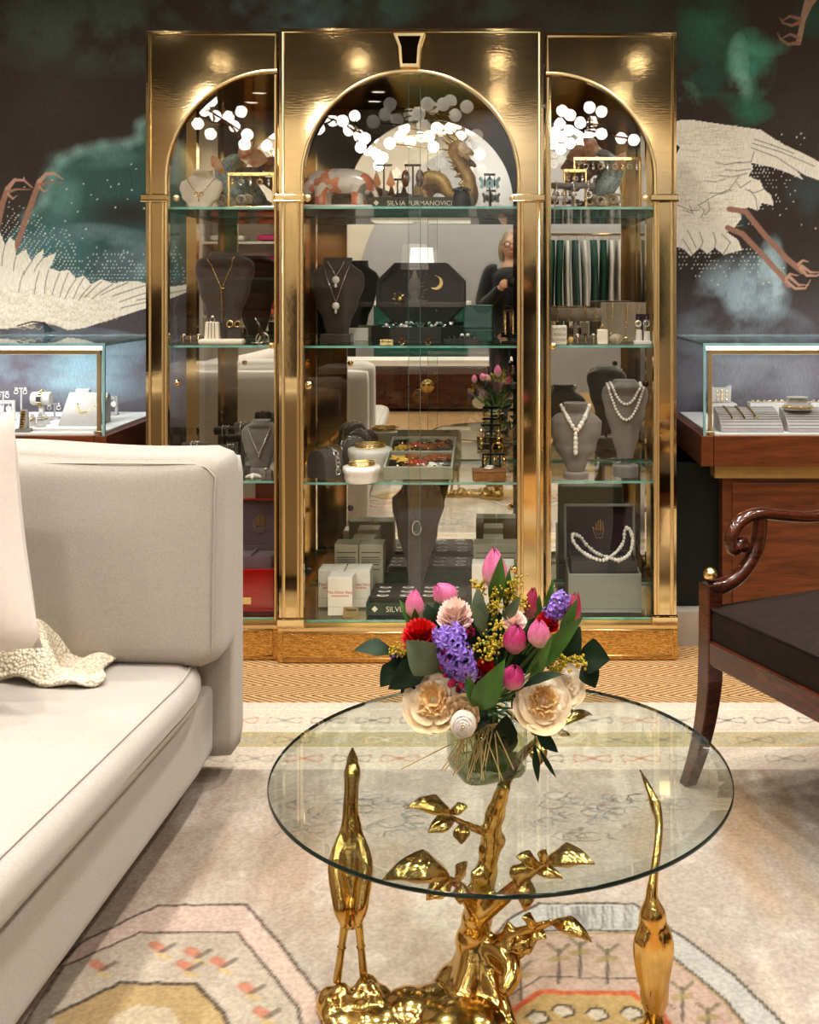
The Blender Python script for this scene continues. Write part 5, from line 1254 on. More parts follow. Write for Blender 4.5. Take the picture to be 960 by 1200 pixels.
# ------------------------------------------------------------------ jewellery display pieces
Z1, Z2, Z3 = [z + .0006 for z in ZS]
Z0 = FL0 + .0066
def at(px, Y, z): return (XP(px, Y), Y, z)
WIDE = [(0, .40), (.2, .58), (.45, .84), (.66, .98), (.79, 1.0), (.87, .86), (.92, .62), (.96, .48), (1, .48)]
LOW = [(0, .30), (.10, .55), (.32, .86), (.55, 1.0), (.70, .96), (.80, .68), (.89, .47), (1, .42)]
TALL = [(0, .34), (.3, .58), (.6, .86), (.8, 1.0), (.88, .97), (.935, .78), (.97, .54), (1, .46)]
class Bust:
    def __init__(s, label, loc, w, h, mt, prof=WIDE, dk=.5, lean=.10, base=None, rz=0, lift=0., name='necklace_bust', group='necklace busts'):
        s.w, s.h, s.prof, s.dk, s.lean, s.lift = w / 2, h, prof, dk, lean, lift
        s.t = thing(name, label, 'necklace stand', loc, rz, group); s.loc, s.rz = loc, rz
        m = MB()
        def fn(u, v):
            a = 2 * pi * u; hw = s.W(v); d = s.D(v); c, q = cos(a), sin(a); k = 1.25
            return (hw * math.copysign(abs(c) ** (1 / k), c), s.y0(v) + d * math.copysign(abs(q) ** (1 / k), q), lift + h * v)
        n = 32; m.grid(fn, n, 30, cu=True)
        m.add([fn(j / n, 1) for j in range(n)], [tuple(range(n))]); m.add([fn(j / n, 0) for j in range(n)], [tuple(range(n - 1, -1, -1))])
        m.build('torso', mt, s.t)
        if base:
            b = MB(); kind, bw, bh = base
            if kind == 'round': b.lathe([(bw / 2, 0), (bw / 2, bh - .004), (bw / 2 - .004, bh), (0, bh)], 28, (0, s.y0(0), 0)); 
            else: b.box((-bw / 2, s.y0(0) - bw * .35, 0), (bw / 2, s.y0(0) + bw * .35, bh))
            if lift > bh: b.lathe([(.006, bh - .002), (.006, lift + .004)], 10, (0, s.y0(0), 0))
            b.build('base', mt, s.t, bevel=.002)
    def W(s, v): return s.w * lerpk(s.prof, v)
    def D(s, v): return s.W(v) * (s.dk if v < .86 else s.dk + (1 - s.dk) * min(1, (v - .86) / .08))
    def y0(s, v): return s.lean * s.h * v
    def front(s, x, v, off=.002):
        q = max(0, 1 - (abs(x) / max(s.W(v), 1e-4)) ** 2.5)
        return Vector((x, s.y0(v) - s.D(v) * q ** .4 - off, s.lift + s.h * v))
    def line(s, xn, tn, tb, p=1.2, n=30, off=.002, x0=0., half=1.):
        out = []
        for i in range(n):
            u = (i / (n - 1)) * 2 - 1; v = tb + (tn - tb) * abs(u) ** p
            out.append(s.front(x0 + u * xn * (1 if half == 1. else half), v, off))
        return out
    def thing(s, name, label, group=None): return thing(name, label, 'necklace', s.loc, s.rz, group)
def beads(m, path, r, gap=1.0, mi=0, seg=(8, 6), jit=0., el=1.):
    P = [Vector(p) for p in path]; d = 0; nxt = 0
    for a, b in zip(P, P[1:]):
        L_ = (b - a).length
        while nxt <= d + L_:
            p = a.lerp(b, (nxt - d) / max(L_, 1e-9)); k = r * (1 + rq.uniform(-jit, jit)); m.ball(p, (k, k, k * el), seg[0], seg[1], mi); nxt += 2 * r * gap
        d += L_
rq = random.Random(77)
# ---- left unit, upper shelf
b = Bust('cream suede necklace bust on the upper shelf of the sofa-side unit', at(234, 3.80, Z1), .155, .140, M['cream_suede'], LOW, .34, .30)
n = b.thing('pendant_necklace', 'fine gold necklace with bow charm on the cream suede bust'); m = MB()
m.tube(b.line(.050, .80, .36, 1.25), .0013, 5); c = b.front(0, .36, .004)
for s in (-1, 1): m.torus((c.x + s * .009, c.y, c.z + .002), .007, .0016, 12, 5, axis='y')
m.tube([c, c + Vector((0, 0, -.02))], .0015, 5); m.ball(c + Vector((0, 0, -.022)), .003); m.build('chain', M['gold'], n)

def koi(px, Y, z, h, flip, label):
    t = thing('fish_sculpture', label, 'sculpture', at(px, Y, z), group='glazed leaping fish sculptures'); s = h / .25; f = -1 if flip else 1
    m = MB(); q = smoothcurve([(f * .030 * s, 0, .035 * s), (f * .0 * s, 0, .07 * s), (f * -.030 * s, 0, .115 * s), (f * -.040 * s, 0, .155 * s), (f * -.015 * s, 0, .190 * s), (f * .02 * s, 0, .205 * s)], 7)
    m.tube(q, [lerpk([(0, .020 * s), (.25, .036 * s), (.55, .036 * s), (.8, .020 * s), (1, .010 * s)], i / (len(q) - 1)) for i in range(len(q))], 14); m.build('body', M['fish_blue'], t)
    m = MB()
    leafmesh(m, (f * .01 * s, 0, .20 * s), (f * .125 * s, -.01, .185 * s), .075 * s, (0, -1, .3), .1, .1, wav=.1, pk=.6)
    leafmesh(m, (f * .01 * s, 0, .20 * s), (f * .07 * s, -.02, .25 * s), .05 * s, (0, -1, .1), .2, .1, wav=.1, pk=.6)
    leafmesh(m, (f * -.03 * s, -.03 * s, .13 * s), (f * -.075 * s, -.05 * s, .20 * s), .04 * s, (0, -1, 0), .1, .1, pk=.6); o = m.build('tail', M['fish_orange'], t)
    m = MB(); leafmesh(m, (f * .0 * s, .01, .16 * s), (f * .11 * s, .03, .105 * s), .07 * s, (0, -1, .3), .15, .1, wav=.2, pk=.6); m.build('fin', M['fish_brown'], t)
    m = MB()
    for k in range(26):
        a = rq.uniform(0, 6.28); r = rq.uniform(.0, .06) * s; m.ball((r * cos(a), r * sin(a) * .6, rq.uniform(.008, .05) * s), (rq.uniform(.010, .022) * s,) * 2 + (rq.uniform(.010, .018) * s,), 9, 6)
    for k in range(7):
        a = k * .9; m.torus((.05 * s * cos(a), -.02 * s + .03 * s * sin(a), .045 * s + .012 * sin(k)), .014 * s, .005 * s, 12, 6, axis='y')
    m.lathe([(.07 * s, 0), (.072 * s, .012 * s), (.05 * s, .03 * s)], 20, ell=.62); m.build('wave_base', M['wave'], t)
    m = MB(); hx = Vector((f * .040 * s, 0, .030 * s)); m.ball(hx, (.022 * s, .020 * s, .020 * s), 12, 8); m.torus(hx + Vector((f * .016 * s, 0, -.008 * s)), .009 * s, .004 * s, 12, 6, axis='x')
    m.ball(hx + Vector((0, -.019 * s, .006 * s)), .005 * s, 8, 6); m.build('head', M['fish_brown'], t)
koi(276, 3.93, Z1, .25, False, 'glazed blue fish sculpture leaping from waves on the sofa-side upper shelf')
koi(706, 3.95, Z1, .27, True, 'glazed blue fish sculpture with orange tail on the chair-side upper shelf')

def earring_frame(px0, px1, py0, Y, z, label, rows=1, ne=7, pairs=0):
    x0, x1 = XP(px0, Y), XP(px1, Y); xm = (x0 + x1) / 2; h = ZP(py0, Y) - z; w = (x1 - x0) / 2
    t = thing('earring_display', label, 'earring stand', (xm, Y, z), group='gold earring frames'); m = MB()
    m.box((-w, -.006, h - .013), (w, .006, h)); 
    for s in (-1, 1): m.box((s * w - (.008 if s > 0 else 0), -.005, 0), (s * w + (0 if s > 0 else .008), .005, h - .013))
    m.box((-w, -.022, 0), (w, .022, .005)); m.build('frame', M['gold'], t, bevel=.0015)
    for k in range(ne):
        x = -w + .018 + (2 * w - .036) * k / max(1, ne - 1)
        e = thing('earring', 'small earring hanging from the rail of the %s' % label.split(' with')[0], 'earring', (xm + x, Y - .008, z + h - .014), group='earrings on ' + label)
        e_ = MB(); e_.tube([(0, 0, .008), (0, -.002, 0), (0, -.001, -.010)], .0009, 5)
        if k % 2: e_.torus((0, -.002, -.021), .009, .0022, 14, 6, axis='y')
        else: e_.ball((0, -.002, -.014), (.005, .003, .006)); e_.ball((0, -.002, -.026), (.006, .003, .009))
        e_.build('drop', M['silver' if k % 3 else 'gold'], e)
    return t
earring_frame(267, 322, 202, 3.74, Z1, 'gold frame with hanging earrings before the sofa-side fish', ne=5)
earring_frame(672, 752, 184, 3.86, Z1, 'wide tall gold frame with earrings on the chair-side upper shelf', ne=9)
earring_frame(660, 688, 198, 3.80, Z1, 'narrow gold frame with earrings in front of the tall one', ne=3)

def bolster(px0, px1, pyt, Y, z, label, bands, mt, r=.016, legs=True, bt='gold', blabel='bracelet', dang=False):
    x0, x1 = XP(px0, Y), XP(px1, Y); xm = (x0 + x1) / 2; w = (x1 - x0) / 2; zc = ZP(pyt, Y) - r - z
    t = thing('bracelet_bar', label, 'bracelet stand', (xm, Y, z), group='velvet bracelet bars'); m = MB()
    m.M = Matrix.Translation((-w, 0, zc)) @ Matrix.Rotation(pi / 2, 4, 'Y'); m.lathe([(r * .9, 0), (r, .004), (r, 2 * w - .004), (r * .9, 2 * w)], 20); m.build('roll', mt, t)
    if zc - r > .012:
        p = MB(); p.box((-.006, -.006, .006), (.006, .006, zc - r + .003)); p.box((-w * .6, -.02, 0), (w * .6, .02, .006)); p.build('post', mt, t)
    for k, fx in enumerate(bands):
        b_ = thing('bracelet', '%s, %s on the %s' % (blabel, ('first', 'second', 'third', 'fourth')[k], label.split(' on the')[0].split(' behind the')[0].split(' with')[0]), 'bracelet', (xm + (fx * 2 - 1) * w, Y, z + zc))
        q = MB(); R_ = r + .0022
        for j in range(22):
            a = 2 * pi * j / 22; q.ball((.003 * sin(j * 2.2) * (2 if k % 2 else .4), R_ * cos(a), R_ * sin(a)), (.0032, .0026, .0026), 6, 5)
        if dang:
            q.tube([(0, -R_, 0), (0, -R_ - .001, -r - .01)], .0012, 5)
            q.torus((0, -R_ - .002, -r - .022), .012, .003, 16, 6, axis='y') if k % 2 == 0 else q.ball((0, -R_ - .002, -r - .02), (.011, .004, .010), 10, 6)
        q.build('links', M[bt], b_)
    return t
bolster(646, 697, 214, 3.76, Z1, 'upper grey velvet bar with hanging pendants on the chair-side upper shelf', (.12, .52, .85), M['grey_velvet'], .011, bt='silver', blabel='silver pendant bracelet', dang=True)
bolster(646, 668, 230, 3.70, Z1, 'short low grey velvet bar at the upper shelf edge', (.3, .75), M['pale_velvet'], .008, bt='silver', blabel='small silver ring')

# ---- left unit, middle shelf
b = Bust('large charcoal bust with lariat on the sofa-side middle shelf', at(262, 3.86, Z2), .215, .325, M['dark_velvet'], TALL, .42, .08)
n = b.thing('lariat_necklace', 'long gold lariat chain on the large charcoal bust'); m = MB()
m.tube(b.line(.050, .955, .60, 1.05), .002, 6); m.tube([b.front(0, v, .003) for v in np.linspace(.60, .22, 12)], .0018, 6); m.ball(b.front(.004, .60, .005), (.010, .004, .004)); m.build('chain', M['gold'], n)
def ringrow(px0, px1, Y, z, label, nr, mt, h=.03, group='ring rolls'):
    x0, x1 = XP(px0, Y), XP(px1, Y); xm = (x0 + x1) / 2; w = (x1 - x0) / 2
    t = thing('ring_roll', label, 'ring stand', (xm, Y, z), group=group); m = MB(); m.M = Matrix.Translation((-w, 0, .016)) @ Matrix.Rotation(pi / 2, 4, 'Y')
    m.lathe([(.012, 0), (.014, .003), (.014, 2 * w - .003), (.012, 2 * w)], 16); m.M = Matrix(); m.box((-w, -.014, 0), (w, .014, .012)); m.build('roll', mt, t)
    for k in range(nr):
        r_ = thing('ring', '%s ring on the %s' % (('first', 'second', 'third', 'fourth')[k], label), 'ring', (xm - w + (k + .5) * 2 * w / nr, Y, z + .016)); q = MB()
        q.torus((0, 0, 0), .017, .003, 18, 6, axis='x'); q.build('band', M['gold'], r_); s = MB(); s.ball((0, -.008, .017), (.006, .006, .004), 8, 6); s.build('stone', M['ring_stone' if k % 2 else 'pearl'], r_)
    return t
ringrow(212, 238, 3.74, Z2, 'dark velvet ring roll at the sofa-side middle shelf', 3, M['dark_velvet'])
t = thing('ring_block', 'beige slotted ring block before the large charcoal bust', 'ring stand', at(249, 3.74, Z2)); m = MB(); m.frustum((-.028, .028, -.014, .014, .0), (-.022, .022, -.011, .011, .078)); m.build('block', M['cream_suede'], t, bevel=.003)
m = MB(); [m.tube([(x, -.0135, .015), (x * .8, -.0115, .076)], .0016, 5) for x in (-.012, 0, .012)]; m.build('slot_edge', M['taupe_velvet'], t)
r_ = thing('ring', 'white stone ring on top of the beige slotted ring block', 'ring', at(249, 3.74, Z2 + .078)); m = MB(); m.torus((0, 0, .008), .008, .0016, 16, 6, axis='y'); m.build('band', M['silver'], r_); m = MB(); m.ball((0, 0, .018), (.006, .004, .004), 8, 6); m.build('stone', M['pearl'], r_)
MB().box((-.078, -.022, 0), (.078, .022, .020)).build('display_pad', M['cream_suede'], loc=at(260, 3.71, Z2), bevel=.008, seg=3, label='long cream suede pad at the edge of the sofa-side middle shelf', cat='display pad')
t = thing('ring_stand', 'dark ring stand holding two rings behind the cream suede pad', 'ring stand', at(275, 3.79, Z2)); m = MB(); m.box((-.032, -.012, 0), (.032, .012, .018)); m.box((-.022, -.008, .018), (.022, .008, .055)); m.build('block', M['dark_velvet'], t, bevel=.003)
for s in (-1, 1):
    r_ = thing('ring', 'gold ring with dark stone, %s of two on the dark ring stand' % ('nearer the sofa end' if s < 0 else 'nearer the keystone unit'), 'ring', at(275, 3.79, Z2 + .065)); m = MB(); m.torus((s * .0135, -.012, .004), .0105, .003, 18, 6, axis='y'); m.build('band', M['gold'], r_); m = MB(); m.ball((s * .0135, -.012, .004), (.007, .003, .007), 10, 6); m.build('stone', M['ring_stone'], r_)
t = thing('branch_stand', 'silver branch stand with earrings at the inner end of the sofa-side middle shelf', 'earring stand', at(305, 3.74, Z2)); m = MB()
m.torus((0, 0, .006), .030, .003, 24, 6); m.torus((.008, 0, .018), .022, .003, 20, 6, axis='y'); m.build('loops', M['silver'], t)
m = MB(); spine(m, [(-.004, 0, .01), (.004, 0, .04), (-.004, 0, .07), (-.018, 0, .092)], (.005, .005, .004, .002), 7); m.tube([(0, 0, .02), (.03, 0, .05)], .0012, 5); m.tube([(.01, 0, .01), (.02, 0, .045)], .0012, 5); m.build('branch', M['silver'], t)
m = MB(); leafmesh(m, (.0, -.006, .074), (.006, -.008, .022), .014, (0, -1, 0), .1, .1); m.torus((-.006, -.004, .075), .007, .002, 12, 5, axis='y'); m.build('feather', M['dark_metal'], t)
# ---- left unit, lower shelf
b = Bust('grey bust with silver chain beside the end of the sofa back', at(305, 3.86, Z3), .14, .185, M['grey_velvet'], WIDE, .42, .1, ('round', .07, .015))
n = b.thing('chain_necklace', 'braided silver chain on the grey bust beside the sofa back'); m = MB(); beads(m, b.line(.040, .86, .36, 1.1, off=.004), .0042, .8, jit=.15); m.ball(b.front(0, .33, .006), (.006, .004, .009)); m.build('links', M['silver'], n)
bolster(275, 295, 495, 3.95, Z3, 'dark velvet bar with two bracelets behind the sofa back corner', (.4, .7), M['dark_velvet'], .018, bt='silver', blabel='silver bead bracelet')
bolster(214, 242, 518, 3.90, Z3, 'short dark velvet bar just above the sofa back', (.4, .6), M['dark_velvet'], .018, bt='pearl', blabel='pearl bracelet')
bolster(244, 276, 521, 3.98, Z3, 'long dark velvet bar just above the sofa back', (.75, .9), M['dark_velvet'], .016, bt='silver', blabel='thin silver bracelet')
t = thing('ring_tree', 'white three-armed stand at the lower shelf edge beside the sofa', 'ring stand', at(297, 3.72, Z3)); m = MB()
for a in (.5, 2.6, 4.7): m.tube([(0, 0, .012), (.02 * cos(a), .016 * sin(a), .008), (.034 * cos(a), .024 * sin(a), .004)], (.008, .006, .004), 8)
m.build('arms', M['white'], t)
ringrow(305, 319, 3.74, Z3, 'tiny grey ring roll before the grey bust beside the sofa', 1, M['grey_velvet'])

# ---- left unit, floor: red lacquer jewellery box
def handmark(m, c, s):
    for k, (x, h) in enumerate(((-.30, .62), (-.1, .85), (.1, .88), (.3, .70))): m.tube([c + Vector((x * s, 0, -.1 * s)), c + Vector((x * s * 1.05, 0, h * s))], .045 * s, 6); m.tube([c + Vector((x * s + .09 * s, 0, -.1 * s)), c + Vector((x * s * 1.05 + .07 * s, 0, h * s))], .02 * s, 5)
    m.tube([c + Vector((-.34 * s, 0, -.1 * s)), c + Vector((-.62 * s, 0, .28 * s)), c + Vector((-.5 * s, 0, -.2 * s)), c + Vector((-.26 * s, 0, -.75 * s)), c + Vector((.26 * s, 0, -.75 * s)), c + Vector((.4 * s, 0, -.1 * s))], .045 * s, 6)
    m.tube([c + Vector((-.2 * s, 0, -.3 * s)), c + Vector((.0, 0, -.45 * s)), c + Vector((.2 * s, 0, -.2 * s))], .035 * s, 5)
def jewel_box(px0, px1, Y, z, hb, hl, label, mo, mi, mt, tray_m, lean=.12, mark=True, latch=False):
    x0, x1 = XP(px0, Y), XP(px1, Y); xm = (x0 + x1) / 2; w = (x1 - x0) / 2; d = .19
    t = thing('jewellery_box', label, 'jewellery box', (xm, Y, z)); m = MB(); k = .008
    m.box((-w, 0, 0), (w, d, .012)); m.box((-w, 0, .012), (w, k, hb)); m.box((-w, d - k, .012), (w, d, hb)); m.box((-w, k, .012), (-w + k, d - k, hb)); m.box((w - k, k, .012), (w, d - k, hb)); m.build('box_body', mo, t, bevel=.0025)
    MB().box((-w + k, k, .012), (w - k, d - k, hb - .035)).build('lining', mi, t)
    tr = MB(); a = w - .012; zt0, zt1 = hb - .034, hb + .040
    tr.box((-a, .012, zt0), (a, .018, zt1)); tr.box((-a, d - .03, zt0), (a, d - .024, zt1)); tr.box((-a, .018, zt0), (-a + .006, d - .03, zt1)); tr.box((a - .006, .018, zt0), (a, d - .03, zt1)); tr.box((-.003, .018, zt0), (.003, d - .03, zt1 - .004))
    to = tr.build('tray', tray_m, t, bevel=.0012); MB().box((-a + .006, .018, zt0), (a - .006, d - .03, zt1 - .016)).build('tray_lining', mi, to)
    lid = MB(); lw = w + .002; lid.M = Matrix.Translation((0, d - .004, hb)) @ Matrix.Rotation(-lean, 4, 'X')
    lid.box((-lw, .026, 0), (lw, .034, hl)); lid.box((-lw, -.010, 0), (-lw + k, .026, hl)); lid.box((lw - k, -.010, 0), (lw, .026, hl)); lid.box((-lw + k, -.010, hl - k), (lw - k, .026, hl)); lid.box((-lw + k, -.010, 0), (lw - k, .026, k))
    lo = lid.build('lid', mo, t, bevel=.003); li = MB(); li.M = lid.M; li.box((-lw + k, .014, k), (lw - k, .026, hl - k)); li.build('lid_lining', mi, lo)
    if mark:
        hm = MB(); hm.M = lid.M; handmark(hm, Vector((0, .012, hl * .54)), hl * .20); hm.build('hand_emblem', M['gold'], lo)
    if latch:
        MB().box((-.016, -.003, .028), (.016, .001, .052)).build('latch', M['gold'], t)
        MB().box((-w + .01, .03, hb - .004), (w - .01, .036, hb + .004)).build('ring_rolls', M['pearl'], t)
    h_ = MB(); h_.tube([(-w * .7, d - .006, hb + .002), (w * .7, d - .006, hb + .002)], .003, 6); h_.build('hinge', M['gold'], t)
    return t, xm, w, d
jewel_box(257, 321, 3.72, Z0, .150, .205, 'open red lacquer jewellery box with mauve lining beside the sofa', M['red_lacquer'], M['mauve'], M['mauve'], M['mauve'], latch=True)
# ---- right unit, floor: grey box with pearls
jt, jx, jw, jd = jewel_box(666, 752, 3.71, Z0, .135, .200, 'open grey jewellery box with plum lining beside the armchair', M['grey_leather'], M['plum'], M['plum'], M['slate'])
n = thing('pearl_necklace', 'baroque pearl rope draped over the open grey jewellery box', 'necklace', (jx, 3.71 + .07, Z0 + .176)); m = MB()
q = smoothcurve([(-.10, .03, .075), (-.075, .04, .06), (-.055, .03, .035), (-.02, .01, .010), (.03, -.05, .006), (.055, -.055, .004), (.09, -.03, .02), (.105, .0, .06), (.095, .03, .095), (.080, .03, .085), (.075, .02, .05), (.05, .0, .02),
                 (.01, -.05, .006), (-.02, -.055, .004), (-.06, -.03, .015), (-.095, .0, .04), (-.108, .02, .065), (-.10, .03, .075)], 10); beads(m, q, .0068, .92, jit=.22, el=1.15); m.build('pearls', M['pearl'], n)
m = MB(); beads(m, q, .004, 9, 0); m.build('gold_bead', M['amber'], n)

# ---- right unit, middle shelf
bolster(644, 705, 361, 3.90, Z2, 'long taupe velvet roll with four bracelets on the chair-side middle shelf', (.15, .38, .68, .86), M['taupe_velvet'], .024, bt='gold', blabel='gold chain bracelet')
t = thing('necklace_board', 'taupe velvet board with fine necklaces on the chair-side middle shelf', 'necklace stand', at(731, 3.88, Z2)); m = MB(); m.M = Matrix.Rotation(-.12, 4, 'X'); m.box((-.082, 0, 0), (.082, .012, .145)); m.build('panel', M['taupe_velvet'], t, bevel=.003)
m = MB(); m.box((-.06, .03, 0), (.06, .07, .006)); m.tube([(0, .016, .10), (0, .062, .006)], .004, 6); m.build('strut', M['taupe_velvet'], t)
for k, (x, l, w_) in enumerate(((-.048, .11, .011), (.008, .125, .009), (.046, .095, .012))):
    e = thing('fine_necklace', 'fine gold necklace, %s of three on the taupe velvet board' % ('nearest the roll', 'middle and longest', 'farthest from the roll')[k], 'necklace', at(731, 3.88, Z2)); m = MB(); m.M = Matrix.Rotation(-.12, 4, 'X')
    m.tube([(x - w_, -.002, .143), (x - w_ * .7, -.0025, .09), (x, -.003, .145 - l), (x + w_ * .7, -.0025, .09), (x + w_, -.002, .143)], .0012, 5)
    (m.torus((x, -.004, .137 - l), .006, .002, 12, 5, axis='y') if k == 1 else m.ball((x, -.004, .140 - l), (.005, .003, .006)))
    if k == 1: beads(m, [(x, -.004, .14), (x, -.004, .04)], .0022, 2.2)
    m.build('chain', M['gold'], e)
t = thing('ring_block', 'white ring block with tiny rings at the inner edge of the chair-side middle shelf', 'ring stand', at(655, 3.73, Z2)); m = MB(); m.box((-.027, -.016, 0), (.027, .016, .066)); m.build('block', M['cream_suede'], t, bevel=.003); m = MB()
for i in range(4):
    for j in range(3): m.torus((-.018 + i * .012, -.017, .018 + j * .018), .0045, .0011, 10, 5, axis='y')
m.build('rings', M['silver'], t)
ringrow(672, 700, 3.75, Z2, 'dark ring roll in the middle of the chair-side middle shelf', 3, M['dark_velvet'])
t = thing('ring_block', 'small white ring block before the taupe velvet board', 'ring stand', at(706, 3.73, Z2)); MB().box((-.018, -.012, 0), (.018, .012, .052)).build('block', M['cream_suede'], t, bevel=.003); m = MB(); m.torus((0, 0, .058), .008, .0018, 14, 6, axis='y'); m.ball((0, 0, .068), (.005, .004, .004)); m.build('ring', M['gold'], t)
MB().ball((0, 0, .018), (.024, .018, .018), 14, 9).build('display_stone', M['wave'], loc=at(722, 3.74, Z2), label='rough brown display stone before the taupe velvet board', cat='stone')
MB().ball((0, 0, .012), (.010, .008, .012), 12, 8).build('perfume_egg', M['gold_paint'], loc=at(669, 3.80, Z2), label='small golden egg charm beside the white ring block', cat='ornament')
t = thing('earring_stand', 'white stand with hanging stone earrings at the outer end of the chair-side middle shelf', 'earring stand', at(753, 3.74, Z2)); m = MB(); m.box((-.030, -.016, 0), (.030, .016, .012)); m.lathe([(.012, .012), (.010, .05)], 12, (-.012, 0, 0)); m.lathe([(.012, .012), (.010, .045)], 12, (.016, 0, 0)); m.build('stand', M['white'], t, bevel=.002)
MB().box((-.022, .01, .085), (.026, .016, .105)).build('card', M['plum'], t); MB().box((-.004, .012, .012), (.004, .016, .085)).build('card_post', M['plum'], t)
for s in (-1, 1):
    m = MB(); m.tube([(s * .014, .004, .10), (s * .014, 0, .085)], .001, 5); m.torus((s * .014, 0, .072), .010, .0028, 14, 6, axis='y'); m.build('earring', M['silver'], t)
# ---- right unit, lower shelf
Yb = 3.74
b = Bust('grey velvet bust with white stone lariat on the chair-side lower shelf', at(675, Yb, Z3), .185, .235, M['grey_velvet'], [(0, .30), (.1, .42), (.35, .78), (.6, .98), (.72, 1.0), (.80, .84), (.87, .52), (.92, .42), (1, .46)], .42, .12, ('round', .09, .022), lift=.024)
n = b.thing('stone_lariat', 'white baroque stone lariat on the grey velvet bust'); m = MB(); beads(m, b.line(.050, .96, .60, 1.15, off=.007), .0078, .88, jit=.2, el=1.2); beads(m, [b.front(-.003, v, .006) for v in np.linspace(.56, .24, 10)], .0082, .95, jit=.15, el=1.3); m.build('stones', M['pearl'], n)
m = MB(); m.torus(b.front(0, .60, .010), .006, .0016, 12, 5, axis='y'); m.build('clasp', M['gold'], n)
b = Bust('tall grey velvet bust with two strands of pearls on a round base', at(733, 3.78, Z3), .165, .275, M['grey_velvet'], TALL, .42, .06, ('round', .092, .040), lift=.062)
for k, (xn, tn, tb) in enumerate(((.053, .965, .70), (.064, .95, .50))):
    n = b.thing('pearl_necklace', ('short inner', 'longer outer')[k] + ' strand of round pearls on the tall grey velvet bust'); m = MB(); beads(m, b.line(xn, tn, tb, 2.0, 40, off=.005), .0056, .98); m.build('pearls', M['pearl'], n)

# ---- centre unit, upper shelf
t = thing('animal_figurine', 'white and orange patchwork animal figurine standing on a white slab', 'figurine', at(398, 3.80, Z1 + .014)); m = MB()
spine(m, [(-.115, 0, .055), (-.09, 0, .075), (-.05, 0, .085), (.03, 0, .085), (.08, 0, .075), (.112, 0, .050)], (.018, .038, .044, .046, .042, .020), 18)
spine(m, [(-.09, -.02, .07), (-.125, -.02, .050), (-.142, -.02, .032)], (.026, .022, .015), 12)
for x, y in ((-.062, -.025), (-.055, .03), (.066, -.025), (.075, .03)): m.tube([(x, y, .075), (x, y, .03), (x, y, 0)], (.028, .022, .024), 12)
spine(m, [(.11, 0, .07), (.128, 0, .04), (.135, 0, .012)], (.012, .010, .008), 8)
m.build('body', M['patch'], t, remesh=.004, smooth=2); m = MB()
for s in (-1, 1): leafmesh(m, (-.115, s * .018 - .02, .07), (-.125, s * .028 - .02, .095), .018, (-1, 0, .2), .1, .2); m.ball((-.137, s * .012 - .02, .046), .003, 8, 6)
m.build('ears', M['patch'], t)
MB().box((-.120, -.045, 0), (.120, .045, .014)).build('display_slab', M['white'], loc=at(398, 3.80, Z1), bevel=.003, label='white slab under the patchwork animal figurine', cat='display slab')
def spinebook(px0, px1, Y, z, h, d, label, mt, txt, tsize, cover=None, group='green jewellery books', photos=False):
    x0, x1 = XP(px0, Y), XP(px1, Y); xm = (x0 + x1) / 2; w = (x1 - x0) / 2; t = thing('book', label, 'book', (xm, Y, z), group=group); m = MB()
    m.box((-w, 0, 0), (w, .004, h)); m.box((-w, .004, 0), (w, d, .003)); m.box((-w, .004, h - .003), (w, d, h)); m.build('cover', mt, t, bevel=.001)
    MB().box((-w + .004, .004, .003), (w - .004, d - .004, h - .003)).build('pages', M['paper'], t)
    if txt:
        text('spine_title', txt, tsize, M['letter_cream'], t, (-w + .068, -.0006, h * .5 - tsize * .36)); k = tsize * .42
        MB().prism([(-w + .03, h / 2 - k), (-w + .03 + k, h / 2), (-w + .03, h / 2 + k), (-w + .03 - k, h / 2)], -.0008, 0).build('spine_diamond', M['letter_cream'], t)
    if cover:
        c = MB().box((-w + .010, .008, h), (w - .010, d - .012, h + .016)).build('jacket', cover, t, bevel=.001)
        if photos:
            p = MB(); e = MB(); g2 = MB()
            for gx in (-.125, -.045, .035, .115):
                for gy in range(3):
                    x, y = gx, .035 + gy * .05
                    if abs(x) > w - .02: continue
                    p.lathe([(.022, h + .0162), (.022, h + .0168), (0, h + .0168)], 14, (x, y, 0), ell=.55); (e if (gy + int(gx * 50)) % 2 else g2).lathe([(.013, h + .0170), (0, h + .0175)], 12, (x, y, 0), ell=.5)
            p.build('jewel_photo', M['card'], t); e.build('jewel_photo_green', M['emerald'], t); g2.build('jewel_photo_amber', M['amber'], t)
    return t
spinebook(431, 556, 3.78, Z1, .042, .17, 'olive book lying under the earring stands on the upper shelf', M['olive_book'], 'SILVIA FURMANOVICH', .024, group=None)
